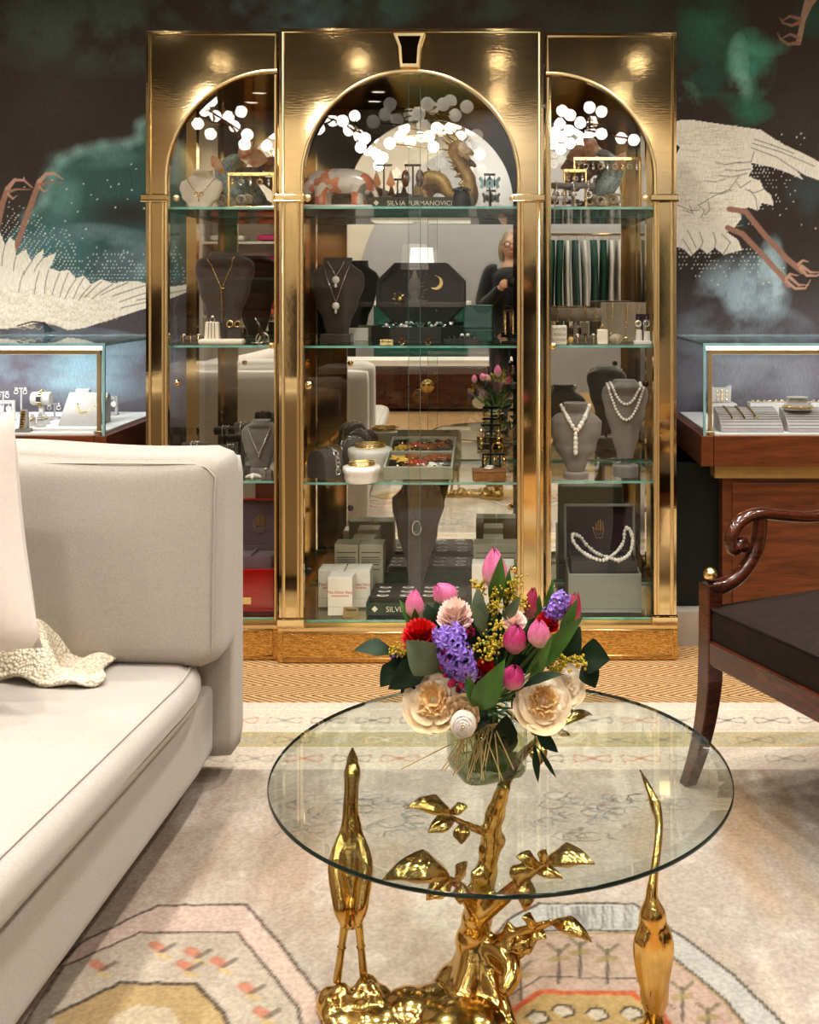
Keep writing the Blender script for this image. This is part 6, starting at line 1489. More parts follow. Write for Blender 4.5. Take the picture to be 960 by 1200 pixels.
def tee(px, py0, Y, z, label, wing, mts, hang=.065, hw=.030):
    h = ZP(py0, Y) - z; t = thing('earring_stand', label, 'earring stand', at(px, Y, z)); m = MB(); m.box((-.028, -.013, 0), (.028, .013, .010)); m.box((-.003, -.003, .010), (.003, .003, h)); m.box((-hw, -.004, h), (hw, .004, h + .008)); m.build('stand', M['dark_metal' if wing != 'fan' else 'taupe_velvet'], t, bevel=.001)
    for s in (-1, 1):
        e = thing('earring', '%s of the pair hanging on the %s' % ('sofa-side one' if s < 0 else 'chair-side one', label.split(' on the')[0].split(' at the')[0].split(' near')[0]), 'earring', at(px, Y, z)); m = MB(); x = s * hw * .85
        m.tube([(x, -.005, h + .004), (x, -.007, h - .01)], .0012, 5)
        if wing == 'fan':
            p = [(x, h - .012)] + [(x + sin(a) * .024, h - .012 - hang * (.8 + .2 * cos(a * 2))) for a in np.linspace(-.75, .75, 9)]; m.prism(p, -.009, -.006)
        elif wing == 'drop': m.ball((x, -.007, h - .012 - hang * .45), (.015, .004, hang * .45), 14, 10)
        elif wing == 'butterfly':
            for q in (-1, 1):
                m.prism([(x, h - .02), (x + q * .016, h - .002), (x + q * .022, h - .012), (x + q * .014, h - .026), (x + q * .018, h - .042), (x + q * .006, h - .046)], -.009, -.006)
            m.ball((x, -.009, h - .025), (.003, .003, .018), 8, 6, 1)
        else: beads(m, [(x, -.007, h - .012), (x, -.007, h - hang)], .0045, .85)
        m.build('drop', mts, e)
ZB = Z1 + .0426
tee(450, 195, 3.86, ZB, 'taupe stand with orange fan earrings on the olive book', 'fan', [M['orange_fan']], .062)
tee(484, 195, 3.84, ZB, 'bronze stand with amber drop earrings on the olive book', 'drop', [M['amber']], .070)
tee(473, 229, 3.79, Z1 + .0426, 'low stand with dark butterfly earrings at the front of the olive book', 'butterfly', [M['amber'], M['black']], .04, .020)
tee(574, 206, 3.80, Z1, 'tall stand with blue butterfly earrings near the arch pilaster', 'butterfly', [mat('blue_enamel', '#9cc4cf', rough=.2, coat=.6, var=.15, scale=60), M['black']], .04, .020)
# gold dragon
t = thing('dragon_sculpture', 'gold dragon sculpture rearing its head over a pale rock base', 'sculpture', at(522, 3.93, Z1 + .0)); m = MB()
def d3(px, py, dy=0): return Vector((XP(px, 3.93) - XP(522, 3.93), dy, ZP(py, 3.93) - Z1))
spine(m, [d3(487, 238), d3(492, 220), d3(503, 208), d3(518, 212, -.02), d3(527, 226, -.03), d3(540, 232, -.02), d3(549, 224), d3(550, 210), d3(543, 197), d3(535, 186), d3(530, 176), d3(537, 169), d3(546, 172)], (.010, .020, .026, .024, .020, .022, .026, .024, .020, .018, .017, .018, .012), 14)
spine(m, [d3(540, 172), d3(549, 177), d3(555, 182)], (.018, .013, .007), 10); spine(m, [d3(538, 178), d3(546, 184), d3(550, 188)], (.012, .007, .004), 8)
spine(m, [d3(497, 225, -.02), d3(500, 232, -.04), d3(508, 238, -.045)], (.012, .009, .010), 8)
m.build('body', M['gold_paint'], t, remesh=.003, smooth=1); m = MB()
for a, b_ in (((533, 168), (521, 156)), ((531, 173), (518, 164)), ((530, 179), (518, 174)), ((532, 186), (521, 184)), ((537, 166), (530, 153)), ((542, 168), (549, 160)), ((537, 194), (527, 195)), ((542, 202), (533, 206)), ((545, 211), (537, 216)), ((505, 203), (500, 195)), ((514, 206), (516, 198)), ((496, 212), (488, 207))):
    p, q = d3(*a), d3(*b_); m.tube([p, q], (.008, .001), 6, flat=.5)
m.build('spikes', M['gold'], t); m = MB()
for k in range(22): q_ = rq.uniform(.012, .022); m.ball((rq.uniform(-.09, .075), rq.uniform(-.04, .04), q_ + rq.uniform(.0015, .012)), q_, 9, 6)
m.build('rock_base', mat('gilded_white_rock', '#ead9bd', col2='#c98f4a', scale=35, rough=.35, bump=.4, bscale=70), t, remesh=.004)
MB().lathe([(.034, 0), (.036, .02), (.030, .045), (.026, .06), (0, .06)], 20).build('trinket_cup', M['black'], loc=at(541, 3.79, Z1), label='small dark cup of beads before the gold dragon', cat='cup')
m = MB()
for k in range(26): a = k * 2.4; r = .030 * sqrt(k / 26); m.ball((r * cos(a), r * sin(a), .064 + .01 * (1 - r / .03)), .0062, 7, 5, k % 2)
m.build('bead_heap', [M['dark_red'], M['black']], loc=at(541, 3.79, Z1 + .002), label='dark red and black beads heaped in the small cup', cat='beads', kind='stuff')

# ---- centre unit, middle shelf
b = Bust('dark brown velvet bust with two pendants on the centre middle shelf', at(395, 3.86, Z2), .195, .275, M['brown_velvet'], [(0, .40), (.15, .5), (.4, .78), (.62, .98), (.74, 1.), (.83, .88), (.89, .6), (.93, .5), (1, .54)], .42, .08, ('box', .11, .03), lift=.03)
for k, (xn, tb) in enumerate(((.030, .76), (.052, .42))):
    n = b.thing('pendant_necklace', ('short', 'long')[k] + ' silver necklace with leaf pendant on the dark brown bust'); m = MB(); m.tube(b.line(xn, .95, tb, 1.05, off=.003), .0018, 6); m.build('chain', M['silver'], n)
    c = b.front(0, tb, .006); m = MB(); m.lathe([(0, -.018), (.010, -.014), (.014, -.004), (.010, .006), (0, .010)], 12, c + Vector((0, 0, -.010)), ell=.4); m.ball(c + Vector((0, -.002, -.034)), (.005, .003, .008)); m.build('pendant', M['pearl'], n)
t = thing('octagonal_box', 'open black octagonal jewellery box with gold sun and moon lid', 'jewellery box', at(487, 3.78, Z2)); m = MB()
def octo(w, h, c): return [(-w + c, -h), (w - c, -h), (w, -h + c), (w, h - c), (w - c, h), (-w + c, h), (-w, h - c), (-w, -h + c)]
o8 = octo(.165, .125, .075); m.prism(o8, 0, .012, plane='xy')
oi = octo(.157, .117, .072)
for i in range(8):
    a, b_, c, d = o8[i], o8[(i + 1) % 8], oi[(i + 1) % 8], oi[i]; m.add([(*p, z) for z in (.012, .058) for p in (a, b_, c, d)], [(0, 3, 2, 1), (4, 5, 6, 7), (0, 1, 5, 4), (1, 2, 6, 5), (2, 3, 7, 6), (3, 0, 4, 7)])
m.M = Matrix.Translation((0, .125, 0)); 
m2 = MB(); m2.v = [v + Vector((0, .125, 0)) for v in m.v]; m2.f, m2.m, m2.s = m.f, m.m, m.s; m2.build('box_body', M['black_soft'], t, bevel=.002)
lid = MB(); lid.M = Matrix.Translation((0, .235, .060)) @ Matrix.Rotation(-.10, 4, 'X'); lo = [(x, z + .115) for x, z in octo(.165, .115, .068)]; lid.prism(lo, .0, .012)
li2 = [(x, z + .115) for x, z in octo(.150, .100, .060)]
for i in range(8):
    a, b_, c, d = lo[i], lo[(i + 1) % 8], li2[(i + 1) % 8], li2[i]; lid.add([(p[0], y, p[1]) for y in (-.016, 0) for p in (a, b_, c, d)], [(0, 1, 2, 3), (7, 6, 5, 4), (0, 4, 5, 1), (1, 5, 6, 2), (2, 6, 7, 3), (3, 7, 4, 0)])
lio = lid.build('lid', M['black_soft'], t, bevel=.002); g = MB(); g.M = lid.M
c = Vector((-.078, -.002, .095)); g.M = lid.M @ Matrix.Translation(c) @ Matrix.Rotation(pi / 2, 4, 'X'); g.lathe([(.016, 0), (.016, .0015), (0, .002)], 20); g.M = lid.M
for k in range(16):
    a = 2 * pi * k / 16; l = .030 if k % 2 == 0 else .024; g.tube([c + Vector((.018 * cos(a), 0, .018 * sin(a))), c + Vector((l * cos(a), 0, l * sin(a)))], (.0022, .0006), 5)
c2 = Vector((.058, -.002, .155)); out = [(c2.x + .026 * cos(a), c2.z + .026 * sin(a)) for a in np.linspace(-2.3, 1.6, 18)] + [(c2.x - .010 + .024 * cos(a), c2.z + .006 + .024 * sin(a)) for a in np.linspace(1.45, -2.0, 18)]
g.prism(out, -.003, -.001)
for x, z in ((-.10, .16), (-.03, .17), (-.02, .12), (.0, .07), (.03, .10), (.10, .11), (.02, .19), (-.06, .19), (.11, .07), (-.03, .05), (.06, .05), (-.12, .12)): g.ball((x, -.002, z), (.0022, .001, .0022), 6, 4)
for k in range(7): g.tube([(.005 + .006 * sin(k * 2), -.002, .07 + k * .014), (.018 + .006 * sin(k * 2), -.002, .074 + k * .014)], .0012, 5)
g.build('sun_and_moon', M['gold'], lio); m = MB()
for k in range(60): m.ball((rq.uniform(-.13, .13), .125 + rq.uniform(-.10, .08), .055 + rq.uniform(-.004, .012)), rq.uniform(.005, .009), 7, 5, k % 3)
m.build('jewel_heap', [M['pearl'], M['silver'], mat('teal_stone', '#3e6f6c', rough=.15, coat=1)], label='heap of pearls and stones in the black octagonal box', cat='jewels', kind='stuff', loc=at(487, 3.78, Z2 + .002))
t = thing('price_plaque', 'little gold plaque with dark writing before the octagonal box', 'plaque', at(453, 3.69, Z2)); m = MB(); m.M = Matrix.Rotation(-.25, 4, 'X'); m.box((-.022, 0, 0), (.022, .003, .020)); m.build('plate', M['gold'], t); m = MB(); m.M = Matrix.Rotation(-.25, 4, 'X')
[m.box((-.018 + i * .006, -.0006, .009), (-.0145 + i * .006, .0004, .014)) for i in range(6)]; m.build('writing_marks', M['letter_dark'], t)
t = thing('price_plaque', 'little gold plaque with dark writing before the white boxes', 'plaque', at(411, 3.66, Z0)); m = MB(); m.M = Matrix.Rotation(-.2, 4, 'X'); m.box((-.026, 0, 0), (.026, .003, .034)); m.build('plate', M['gold'], t); m = MB(); m.M = Matrix.Rotation(-.2, 4, 'X')
[m.box((-.016 + i * .006, -.0006, .021), (-.0115 + i * .006, .0004, .028)) for i in range(6)]; m.build('writing_marks', M['letter_dark'], t)
for k, px in enumerate((471, 502)):
    t = thing('gem_ring', ('amber ring just right of the little gold plaque', 'amber ring at the shelf edge below the octagonal box')[k], 'ring', at(px, 3.70, Z2)); m = MB(); m.torus((0, 0, .010), .009, .002, 16, 6, axis='y'); m.build('band', M['gold'], t); m = MB(); m.ball((0, -.002, .018), (.010, .008, .007), 10, 7); m.build('stone', M['amber'], t)
t = thing('comb_card', 'white fringed card standing behind the dark brown bust', 'card', at(420, 3.98, Z2)); m = MB(); m.M = Matrix.Rotation(-.12, 4, 'X'); m.box((-.036, 0, 0), (.036, .003, .048)); m.build('card', M['card'], t); m = MB(); m.M = Matrix.Rotation(-.12, 4, 'X'); [m.box((-.034 + i * .006, -.002, 0), (-.031 + i * .006, 0, .034)) for i in range(12)]; m.build('fringe', M['white'], t)
t = thing('display_tray', 'low black tray of rings beside the octagonal box', 'tray', at(541, 3.74, Z2)); m = MB(); m.box((-.062, 0, 0), (.062, .09, .010)); m.box((-.062, 0, .01), (.062, .005, .018)); m.box((-.062, .085, .01), (.062, .09, .018)); m.box((-.062, .005, .01), (-.057, .085, .018)); m.box((.057, .005, .01), (.062, .085, .018)); m.build('tray_body', M['black_soft'], t, bevel=.001)
for k, (x, y) in enumerate(((-.035, .03), (0, .05), (.035, .03), (.02, .065))):
    r_ = thing('gem_ring', 'ring with pale stone, %s in the low black tray' % ('nearest the octagonal box', 'second along', 'at the outer front', 'at the back')[k], 'ring', at(541, 3.74, Z2 + .0105)); m = MB(); m.torus((x, y, .010), .009, .002, 14, 6, axis='y'); m.build('band', M['silver'], r_); m = MB(); m.ball((x, y - .002, .019), (.008, .006, .006), 9, 6); m.build('stone', M['pearl' if k % 2 else 'emerald'], r_)
t = thing('teal_box', 'teal leatherette box with tilted lid behind the ring tray', 'jewellery box', at(560, 3.90, Z2)); MB().box((-.055, 0, 0), (.055, .09, .045)).build('box_body', M['teal'], t, bevel=.004); m = MB(); m.M = Matrix.Translation((0, .085, .046)) @ Matrix.Rotation(-.35, 4, 'X') @ Matrix.Rotation(.0, 4, 'Y'); m.box((-.055, 0, 0), (.055, .016, .09)); m.build('lid', M['teal'], t, bevel=.004)
tee(597, 366, 3.76, Z2, 'black stand with gold chain tassel earrings at the centre middle shelf end', 'tassel', [M['gold']], .075, .016)

# ---- centre unit, lower shelf
def cuff(px, Y, z, label, blabel, rz, fy, r=.046, ln=.085, h=.098):
    prof = [(-r, 0)] + [(r * cos(a), h - r + r * sin(a)) for a in np.linspace(pi, 0, 22)] + [(r, 0)]
    m = MB(); m.prism(prof, -ln / 2, ln / 2); m.build('bracelet_block', M['dark_velvet'], loc=at(px, Y, z), rot=(0, 0, rz), bevel=.003, ang=50, label=label, cat='bracelet stand', group='half round bracelet blocks')
    b_ = thing('chain_bracelet', blabel, 'bracelet', at(px, Y, z), rz); q = MB(); k = 0; rr_ = r + .0045
    path = [(-rr_, v) for v in np.linspace(.014, h - r, 4)] + [(rr_ * cos(a), h - r + rr_ * sin(a)) for a in np.linspace(pi, 0, 12)] + [(rr_, v) for v in np.linspace(h - r, .014, 4)]
    for (x0, z0), (x1, z1) in zip(path, path[1:]):
        k += 1; c = Vector(((x0 + x1) / 2, fy * ln, (z0 + z1) / 2)); tn = Vector((x1 - x0, 0, z1 - z0)).normalized(); nr = Vector((c.x, 0, c.z - (h - r))) if c.z > h - r else Vector((c.x, 0, 0)); nr.normalize(); sd = Vector((0, 1, 0))
        w_ = (nr * .5 + sd * (.85 if k % 2 else -.85)).normalized()
        q.tube([c + (tn * cos(t_) * .0105 + w_ * sin(t_) * .0075) for t_ in np.linspace(0, 2 * pi, 13)[:-1]], .0026, 6, closed=True)
    q.build('links', M['silver'], b_)
cuff(381, 3.76, Z3, 'dark half round block with chain bracelet at the shelf edge', 'heavy chain bracelet on the block at the shelf edge', R(-36), .16)
cuff(416, 4.005, Z3, 'dark half round block with chain bracelet behind the white pots', 'heavy chain bracelet on the block behind the white pots', R(32), .22)
for k, (px, by, w_, h_, lb) in enumerate(((424, 566, .064, .055, 'front'), (434, 553, .080, .085, 'rear'))):
    Y = DEP(Z3, by) + .03; t = thing('white_pot', 'round white bangle pot, the %s one of two on the lower shelf' % lb, 'pot', at(px, Y, Z3), group='white bangle pots'); m = MB(); m.lathe([(w_ * .86, 0), (w_ * .92, .010), (w_ * .93, h_ * .5), (w_, h_ * .62), (w_ * 1.02, h_ * .8), (w_, h_ * .95), (w_ * .8, h_), (0, h_)], 36); m.build('pot', M['white'], t)
    e = thing('gold_bangle', 'plain gold bangle lying on the %s white pot' % lb, 'bangle', at(px, Y, Z3 + h_ + .004)); m = MB(); m.torus((0, 0, 0), w_ * .66, .0042, 40, 8); m.torus((0, 0, .006), w_ * .655, .0035, 40, 8); m.build('band', M['gold'], e)
Y = 3.70; t = thing('flower_jewel_tray', 'sage grey two-compartment tray of flower jewels', 'tray', at(490, Y, Z3 + .001)); t_tray = t; t.rotation_euler = (R(10), 0, 0); wl, d, h = .120, .34, .045; m = MB()
m.box((-wl, 0, 0), (wl, d, .006)); m.box((-wl, 0, .006), (wl, .008, h)); m.box((-wl, d - .008, .006), (wl, d, h)); m.box((-wl, .008, .006), (-wl + .008, d - .008, h)); m.box((wl - .008, .008, .006), (wl, d - .008, h)); m.box((-wl + .008, d * .5 - .005, .006), (wl - .008, d * .5 + .005, h)); m.build('tray_body', M['sage_tray'], t, bevel=.0015); MB().box((-wl + .008, .008, .006), (wl - .008, d - .008, .012)).build('lining', M['black'], t)
cols = {'red': mat('red_enamel_petal', '#a8201c', rough=.3, var=.2, scale=60), 'rust': mat('rust_enamel_petal', '#8a4a1e', rough=.35, var=.25, scale=60), 'yellow': mat('yellow_enamel_petal', '#d9b056', rough=.35, var=.2, scale=60), 'white': mat('white_enamel_petal', '#e6e2da', rough=.3), 'grey': mat('grey_enamel_petal', '#5d5a58', rough=.3, var=.3, scale=60), 'black': M['black']}
fl_ = [(-.075, .05, 'black', .026), (-.05, .085, 'yellow', .028), (-.005, .07, 'red', .034), (.05, .115, 'rust', .040), (.055, .045, 'white', .026), (.01, .035, 'white', .020), (-.08, .12, 'yellow', .024), (.09, .06, 'grey', .022), (-.03, .135, 'rust', .026), (.09, .13, 'rust', .026),
       (-.07, .23, 'yellow', .030), (-.03, .26, 'red', .028), (.02, .24, 'rust', .030), (.06, .26, 'rust', .030), (.09, .22, 'grey', .026), (-.08, .30, 'black', .028), (0, .31, 'grey', .026), (.07, .32, 'black', .028), (-.03, .21, 'black', .024)]
for k, (x, y, c, r) in enumerate(fl_):
    f = thing('flower_brooch', '%s flower brooch in the %s compartment of the sage tray%s' % (c, 'front' if y < d / 2 else 'rear', '' if k in (0, 2, 7, 11) else ', %s' % ('beside the red flower', 'toward the sofa end', 'near its middle', 'toward the dragon end', 'against the far side', 'by the front rim', 'at the corner')[k % 7]), 'brooch', at(490, Y, Z3 + .001), group='%s flower brooches' % c); f.rotation_euler = (R(10), 0, 0); m = MB(); m.M = Matrix.Translation((0, 0, .0125)); r *= 1.35
    for j in range(7):
        a = 2 * pi * j / 7 + k; leafmesh(m, (x, y, .008), (x + r * cos(a), y + r * sin(a), .022 + .004 * (j % 2)), r * .85, (0, 0, 1), .1, .25, nu=6, nv=3)
    m.build('petals', cols[c], f); m = MB(); m.ball((x, y, .0305), (.006, .006, .006), 8, 6); m.build('centre', M['gold'], f)
MB().box((-.10, .25, -.040), (.10, .30, .0)).build('riser', M['sage_tray'], t_tray)
# earring tree in black and gold
t = thing('earring_tree', 'black earring tree hung with gold earrings on the lower shelf', 'earring stand', at(575, 3.84, Z3)); m = MB(); m.box((-.055, -.025, 0), (.055, .025, .012)); m.box((-.04, -.018, .012), (.04, .018, .022)); m.box((-.004, -.004, .022), (.004, .004, .175)); m.box((-.036, -.004, .165), (.036, .004, .175)); m.box((-.036, -.004, .12), (.036, .004, .128)); m.box((-.03, -.02, .065), (.055, -.012, .073)); m.box((.030, -.02, .012), (.036, -.012, .065)); m.box((-.03, -.02, .012), (-.024, -.012, .065)); m.build('stand', M['black'], t, bevel=.001)
for k, (x, z_, n_) in enumerate(((-.032, .165, 3), (.030, .165, 3), (-.032, .12, 2), (.032, .12, 2), (-.02, .065, 2), (.05, .065, 2), (.015, .065, 2))):
    e = thing('earring', 'gold ball earring on the black tree, %s' % ('top arm sofa side', 'top arm chair side', 'middle arm sofa side', 'middle arm chair side', 'low arm sofa side', 'low arm chair side', 'low arm centre')[k], 'earring', at(575, 3.84, Z3), group='gold earrings on the black tree'); m = MB(); y = -.008 if z_ > .1 else -.024; m.tube([(x, y, z_ + .004), (x, y, z_ - .008)], .0012, 5)
    for j in range(n_): m.ball((x, y, z_ - .014 - j * .014), (.0085, .0085, .008) if j % 2 == 0 else (.006, .006, .006), 10, 7)
    if k == 3: m.torus((x - .006, y - .004, z_ - .03), .020, .003, 20, 6, axis='y')
    m.build('drop', M['gold'], e)
t = thing('wooden_box', 'small pale wooden box with a ring on its lid at the lower shelf edge', 'box', at(573, 3.69, Z3), .1); MB().box((-.054, -.02, 0), (.054, .045, .028)).build('box_body', M['box_wood'], t, bevel=.003); MB().box((-.056, -.022, .028), (.056, .047, .036)).build('lid', M['box_wood'], t, bevel=.003)
e = thing('ring', 'pale coiled ring on the lid of the small wooden box', 'ring', at(573, 3.69, Z3 + .0365)); m = MB(); m.torus((0, .012, .004), .014, .0035, 18, 6); m.torus((.004, .012, .009), .011, .003, 18, 6); m.build('band', M['pearl'], e)

# ---- centre unit, floor
b = Bust('black bust with dark green pendant standing in the bottom of the centre unit', at(489, 3.86, Z0), .185, .385, M['brown_velvet'], [(0, .22), (.2, .42), (.5, .78), (.74, .99), (.82, 1.0), (.87, .8), (.91, .62), (.95, .56), (1, .6)], .36, .05, ('round', .11, .014), lift=.05)
n = b.thing('pendant_necklace', 'black cord with oval dark green pendant on the black bust'); m = MB(); m.tube(b.line(.045, .92, .62, 1.1, off=.002), .0016, 6); m.build('cord', M['black'], n); c = b.front(0, .56, .006); m = MB(); m.torus(c, .0155, .003, 24, 6, axis='y', ell=1.6); m.build('pendant_rim', M['silver'], n); m = MB(); m.ball(c, (.013, .004, .021), 14, 10); m.build('pendant_stone', M['emerald'], n)
spinebook(429, 551, 3.685, Z0, .042, .20, 'green book with jewel cover lying open to view at the bottom front', M['green_book'], 'SILVIA FURMANOVICH', .026, M['black'], photos=True)
spinebook(449, 553, 3.93, Z0, .042, .16, 'lower green book of the rear pair at the bottom of the centre unit', M['green_book'], None, .02)
spinebook(452, 553, 3.93, Z0 + .0425, .042, .15, 'upper green book of the rear pair with jewel cover', M['green_book'], None, .02, M['black'], photos=True)
def candlebox(px0, px1, py0, py1, z, label, mt, front):
    Y = DEP(z, py1) if not isinstance(py1, float) else py1
    x0, x1 = XP(px0, Y), XP(px1, Y); xm = (x0 + x1) / 2; w = (x1 - x0) / 2; h = ZP(py0, Y) - z; d = .085
    t = thing('gift_box', label, 'box', (xm, Y, z), group='white and sage gift boxes'); MB().box((-w, 0, 0), (w, d, h * .22)).build('box_base', mt, t, bevel=.0015); MB().box((-w, 0, h * .225), (w, d, h)).build('lid', mt, t, bevel=.0015)
    if front:
        text('title', 'The Other Fairy', .0135, M['letter_red'], t, (0, -.0004, h * .58), align='CENTER'); m = MB(); [m.box((-.028 + i * .0075, -.0005, h * .505), (-.0225 + i * .0075, 0, h * .535)) for i in range(8)]; m.build('small_lettering', M['letter_red'], t)
    else:
        m = MB(); [m.box((-w * .8, -.0005, h * (.84 - .045 * i)), (w * (.8 - .05 * (i % 3)), 0, h * (.855 - .045 * i))) for i in (0, 2, 3, 4, 5, 7)]; m.build('small_lettering', M['letter_dark'], t)
zb_ = Z0 + .0001
candlebox(384, 413, 677, 3.68, zb_, 'white gift box with red lettering in front of the other two', M['card'], True)
candlebox(373, 403, 668, 3.775, zb_, 'white gift box behind the front one, on its pilaster side', M['card'], True)
candlebox(404.5, 434, 668, 3.775, zb_, 'white gift box behind the front one, on its bust side', M['card'], True)
candlebox(392, 420, 638, 3.89, zb_, 'tall sage gift box with fine print, pilaster side of a pair', M['card_sage'], False)
candlebox(421, 449, 638, 3.89, zb_, 'tall sage gift box with fine print, bust side of a pair', M['card_sage'], False)
candlebox(412, 438, 632, 4.0, zb_, 'pale gift box farthest back behind the sage pair', M['card'], False)
candlebox(553, 579, 662, 3.70, zb_, 'white gift box half hidden by the tallest tulip', M['card'], True)
candlebox(580, 603, 662, 3.70, zb_, 'white gift box against the pilaster behind the goldenrod', M['card'], True)
candlebox(555, 581, 638, 3.86, zb_, 'tall sage gift box behind the tallest tulip', M['card_sage'], False)
candlebox(582, 607, 638, 3.86, zb_, 'tall sage gift box nearest the chair-side pilaster', M['card_sage'], False)
candlebox(566, 590, 632, 3.985, zb_, 'pale gift box farthest back behind the tulip', M['card'], False)

# ------------------------------------------------------------------ pieces inside the display counters
ZD = CZW + .0064
def yat(by): return min(4.30, DEP(ZD, by))
def ca(px, by): Y = yat(by); return (XP(px, Y), Y, ZD), Y
PV = M['pale_velvet']
(lc, Y) = ca(92, 499); t = thing('necklace_ramp', 'pale grey sloping necklace display with gold chain in the sofa-side counter', 'necklace stand', lc); s = Y / F
m = MB(); m.prism([(-.01, 0), (.125, 0), (.125, .10), (.10, .115)], -.075, .075, plane='yz'); m.box((-.055, .105, .0), (.0, .125, .125)); m.build('ramp', PV, t, bevel=.005)
n = thing('gold_chain_necklace', 'gold link chain lying on the pale sloping display', 'necklace', lc); m = MB(); q = smoothcurve([(-.03, .075, .082), (-.022, .05, .062), (.0, .03, .045), (.025, .04, .052), (.06, .075, .082), (.075, .09, .098)], 8); beads(m, q, .004, .8, jit=.1); m.build('links', M['gold'], n)
def cbol(px, by, w, hz, label, watch):
    (lc, Y) = ca(px, by); t = thing('bracelet_bar', label, 'bracelet stand', lc, group='pale grey bracelet bars'); m = MB(); m.M = Matrix.Translation((-w / 2, 0, hz)) @ Matrix.Rotation(pi / 2, 4, 'Y'); m.lathe([(.024, 0), (.026, .004), (.026, w - .004), (.024, w)], 22); m.build('roll', PV, t)
    MB().box((-.008, -.008, .006), (.008, .008, hz - .022)).build('post', PV, t); MB().box((-.035, -.025, 0), (.035, .025, .006)).build('base', PV, t)
    b_ = thing('watch', watch, 'watch', lc); m = MB()
    for j in range(18):
        a = 2 * pi * j / 18; m.box((-.006, .0285 * cos(a) - .004, hz + .0285 * sin(a) - .004), (.006, .0285 * cos(a) + .004, hz + .0285 * sin(a) + .004))
    m.build('band', M['gold'], b_, bevel=.001); m = MB(); m.box((-.010, -.034, hz - .012), (.010, -.028, hz + .014)); m.build('dial', M['silver'], b_, bevel=.002)
cbol(49, 493, .072, .085, 'pale grey T-bar with gold watch in the sofa-side counter', 'gold watch on the pale grey T-bar')
def cear(px, by, h, label, mt, big=True):
    (lc, Y) = ca(px, by); t = thing('earring_stand', label, 'earring stand', lc, group='slim earring stands in the counters'); m = MB(); m.box((-.020, -.014, 0), (.020, .014, .008)); m.box((-.003, -.003, .008), (.003, .003, h)); m.box((-.022, -.003, h), (.022, .003, h + .006)); m.build('stand', PV, t, bevel=.001)
    for s in (-1, 1):
        e = thing('earring', '%s of two earrings on the %s' % ('wall-side' if s * (1 if px < 500 else -1) < 0 else 'cabinet-side', label.split(' with')[0].split(' cut')[0].split(' beside')[0]), 'earring', lc); m = MB(); m.ball((s * .018, -.006, h + .002), (.008, .004, .009), 10, 7); m.torus((s * .018, -.006, h - .010), .008, .0025, 12, 6, axis='y'); m.build('drop', M[mt], e)
cear(25, 478, .10, 'tall slim earring stand with pair of dark silver earrings', 'silver')
cear(64, 491, .055, 'short earring stand beside the gold chain display', 'silver')
cear(4, 478, .085, 'slim earring stand cut by the picture edge in the sofa-side counter', 'silver')
def cone(px, by, h, label, mt, nm='ring_cone'):
    (lc, Y) = ca(px, by); t = thing(nm, label, 'ring stand', lc, group='pale ring cones'); m = MB(); m.lathe([(.020, 0), (.020, .006), (.013, .009), (.006, h - .004), (.003, h)], 18); m.build('cone', PV, t); m = MB(); m.torus((0, 0, h * .62), .0105, .0026, 16, 6); m.ball((0, -.012, h * .66), (.006, .004, .006), 8, 6); m.build('ring', M[mt], t)
cone(47, 500, .052, 'taller pale ring cone before the T-bar', 'silver'); cone(38, 499, .044, 'shorter pale ring cone before the T-bar', 'gold'); cone(53, 497, .040, 'small pale ring cone closest to the chain display', 'gold')
(lc, Y) = ca(28, 506); t = thing('watch_stand', 'small pale stand with a bracelet watch at the front of the sofa-side counter', 'watch stand', lc); MB().frustum((-.026, .026, -.018, .018, 0), (-.024, .024, -.016, .016, .012)).build('base', M['grey_velvet'], t, bevel=.002); m = MB(); m.prism([(-.012, .012), (.016, .012), (.010, .075), (.0, .08)], -.014, .014, plane='yz'); m.build('wedge', PV, t, bevel=.003); m = MB(); [m.box((-.007, -.020 + i * .0022, .016 + i * .0085), (.007, -.014 + i * .0022, .023 + i * .0085)) for i in range(7)]; m.build('watch_band', M['gold'], t, bevel=.001)
def arch_stand(px, by, w, h, label, mt):
    (lc, Y) = ca(px, by); t = thing('arch_stand', label, 'earring stand', lc, group='pale arched earring stands'); m = MB(); m.box((-w, -.006, 0), (-w + .012, .006, h)); m.box((w - .012, -.006, 0), (w, .006, h)); m.box((-w + .012, -.006, h - .014), (w - .012, .006, h)); m.box((-w, -.018, 0), (w, .018, .006)); m.build('arch', PV, t, bevel=.003); m = MB()
    for x in (-w * .45, w * .4): m.tube([(x, -.008, h - .006), (x, -.008, h - .022)], .001, 5); m.ball((x, -.009, h - .032), (.011, .005, .012), 9, 6)
    m.build('earrings', M[mt], t)
arch_stand(7, 493, .035, .078, 'low arched stand with flower earrings at the picture edge', 'pearl'); arch_stand(132, 486, .022, .075, 'small arched stand with pearl earrings at the corner of the sofa-side counter', 'pearl')
(lc, Y) = ca(4, 505); m = MB(); [m.ball((.012 * cos(k), .008 * sin(k), .004 + .003 * (k % 2)), (.006, .004, .004), 8, 5) for k in range(6)]; m.build('leaf_brooch', M['gold'], loc=lc, label='gold leaf brooch lying at the front of the sofa-side counter', cat='brooch')
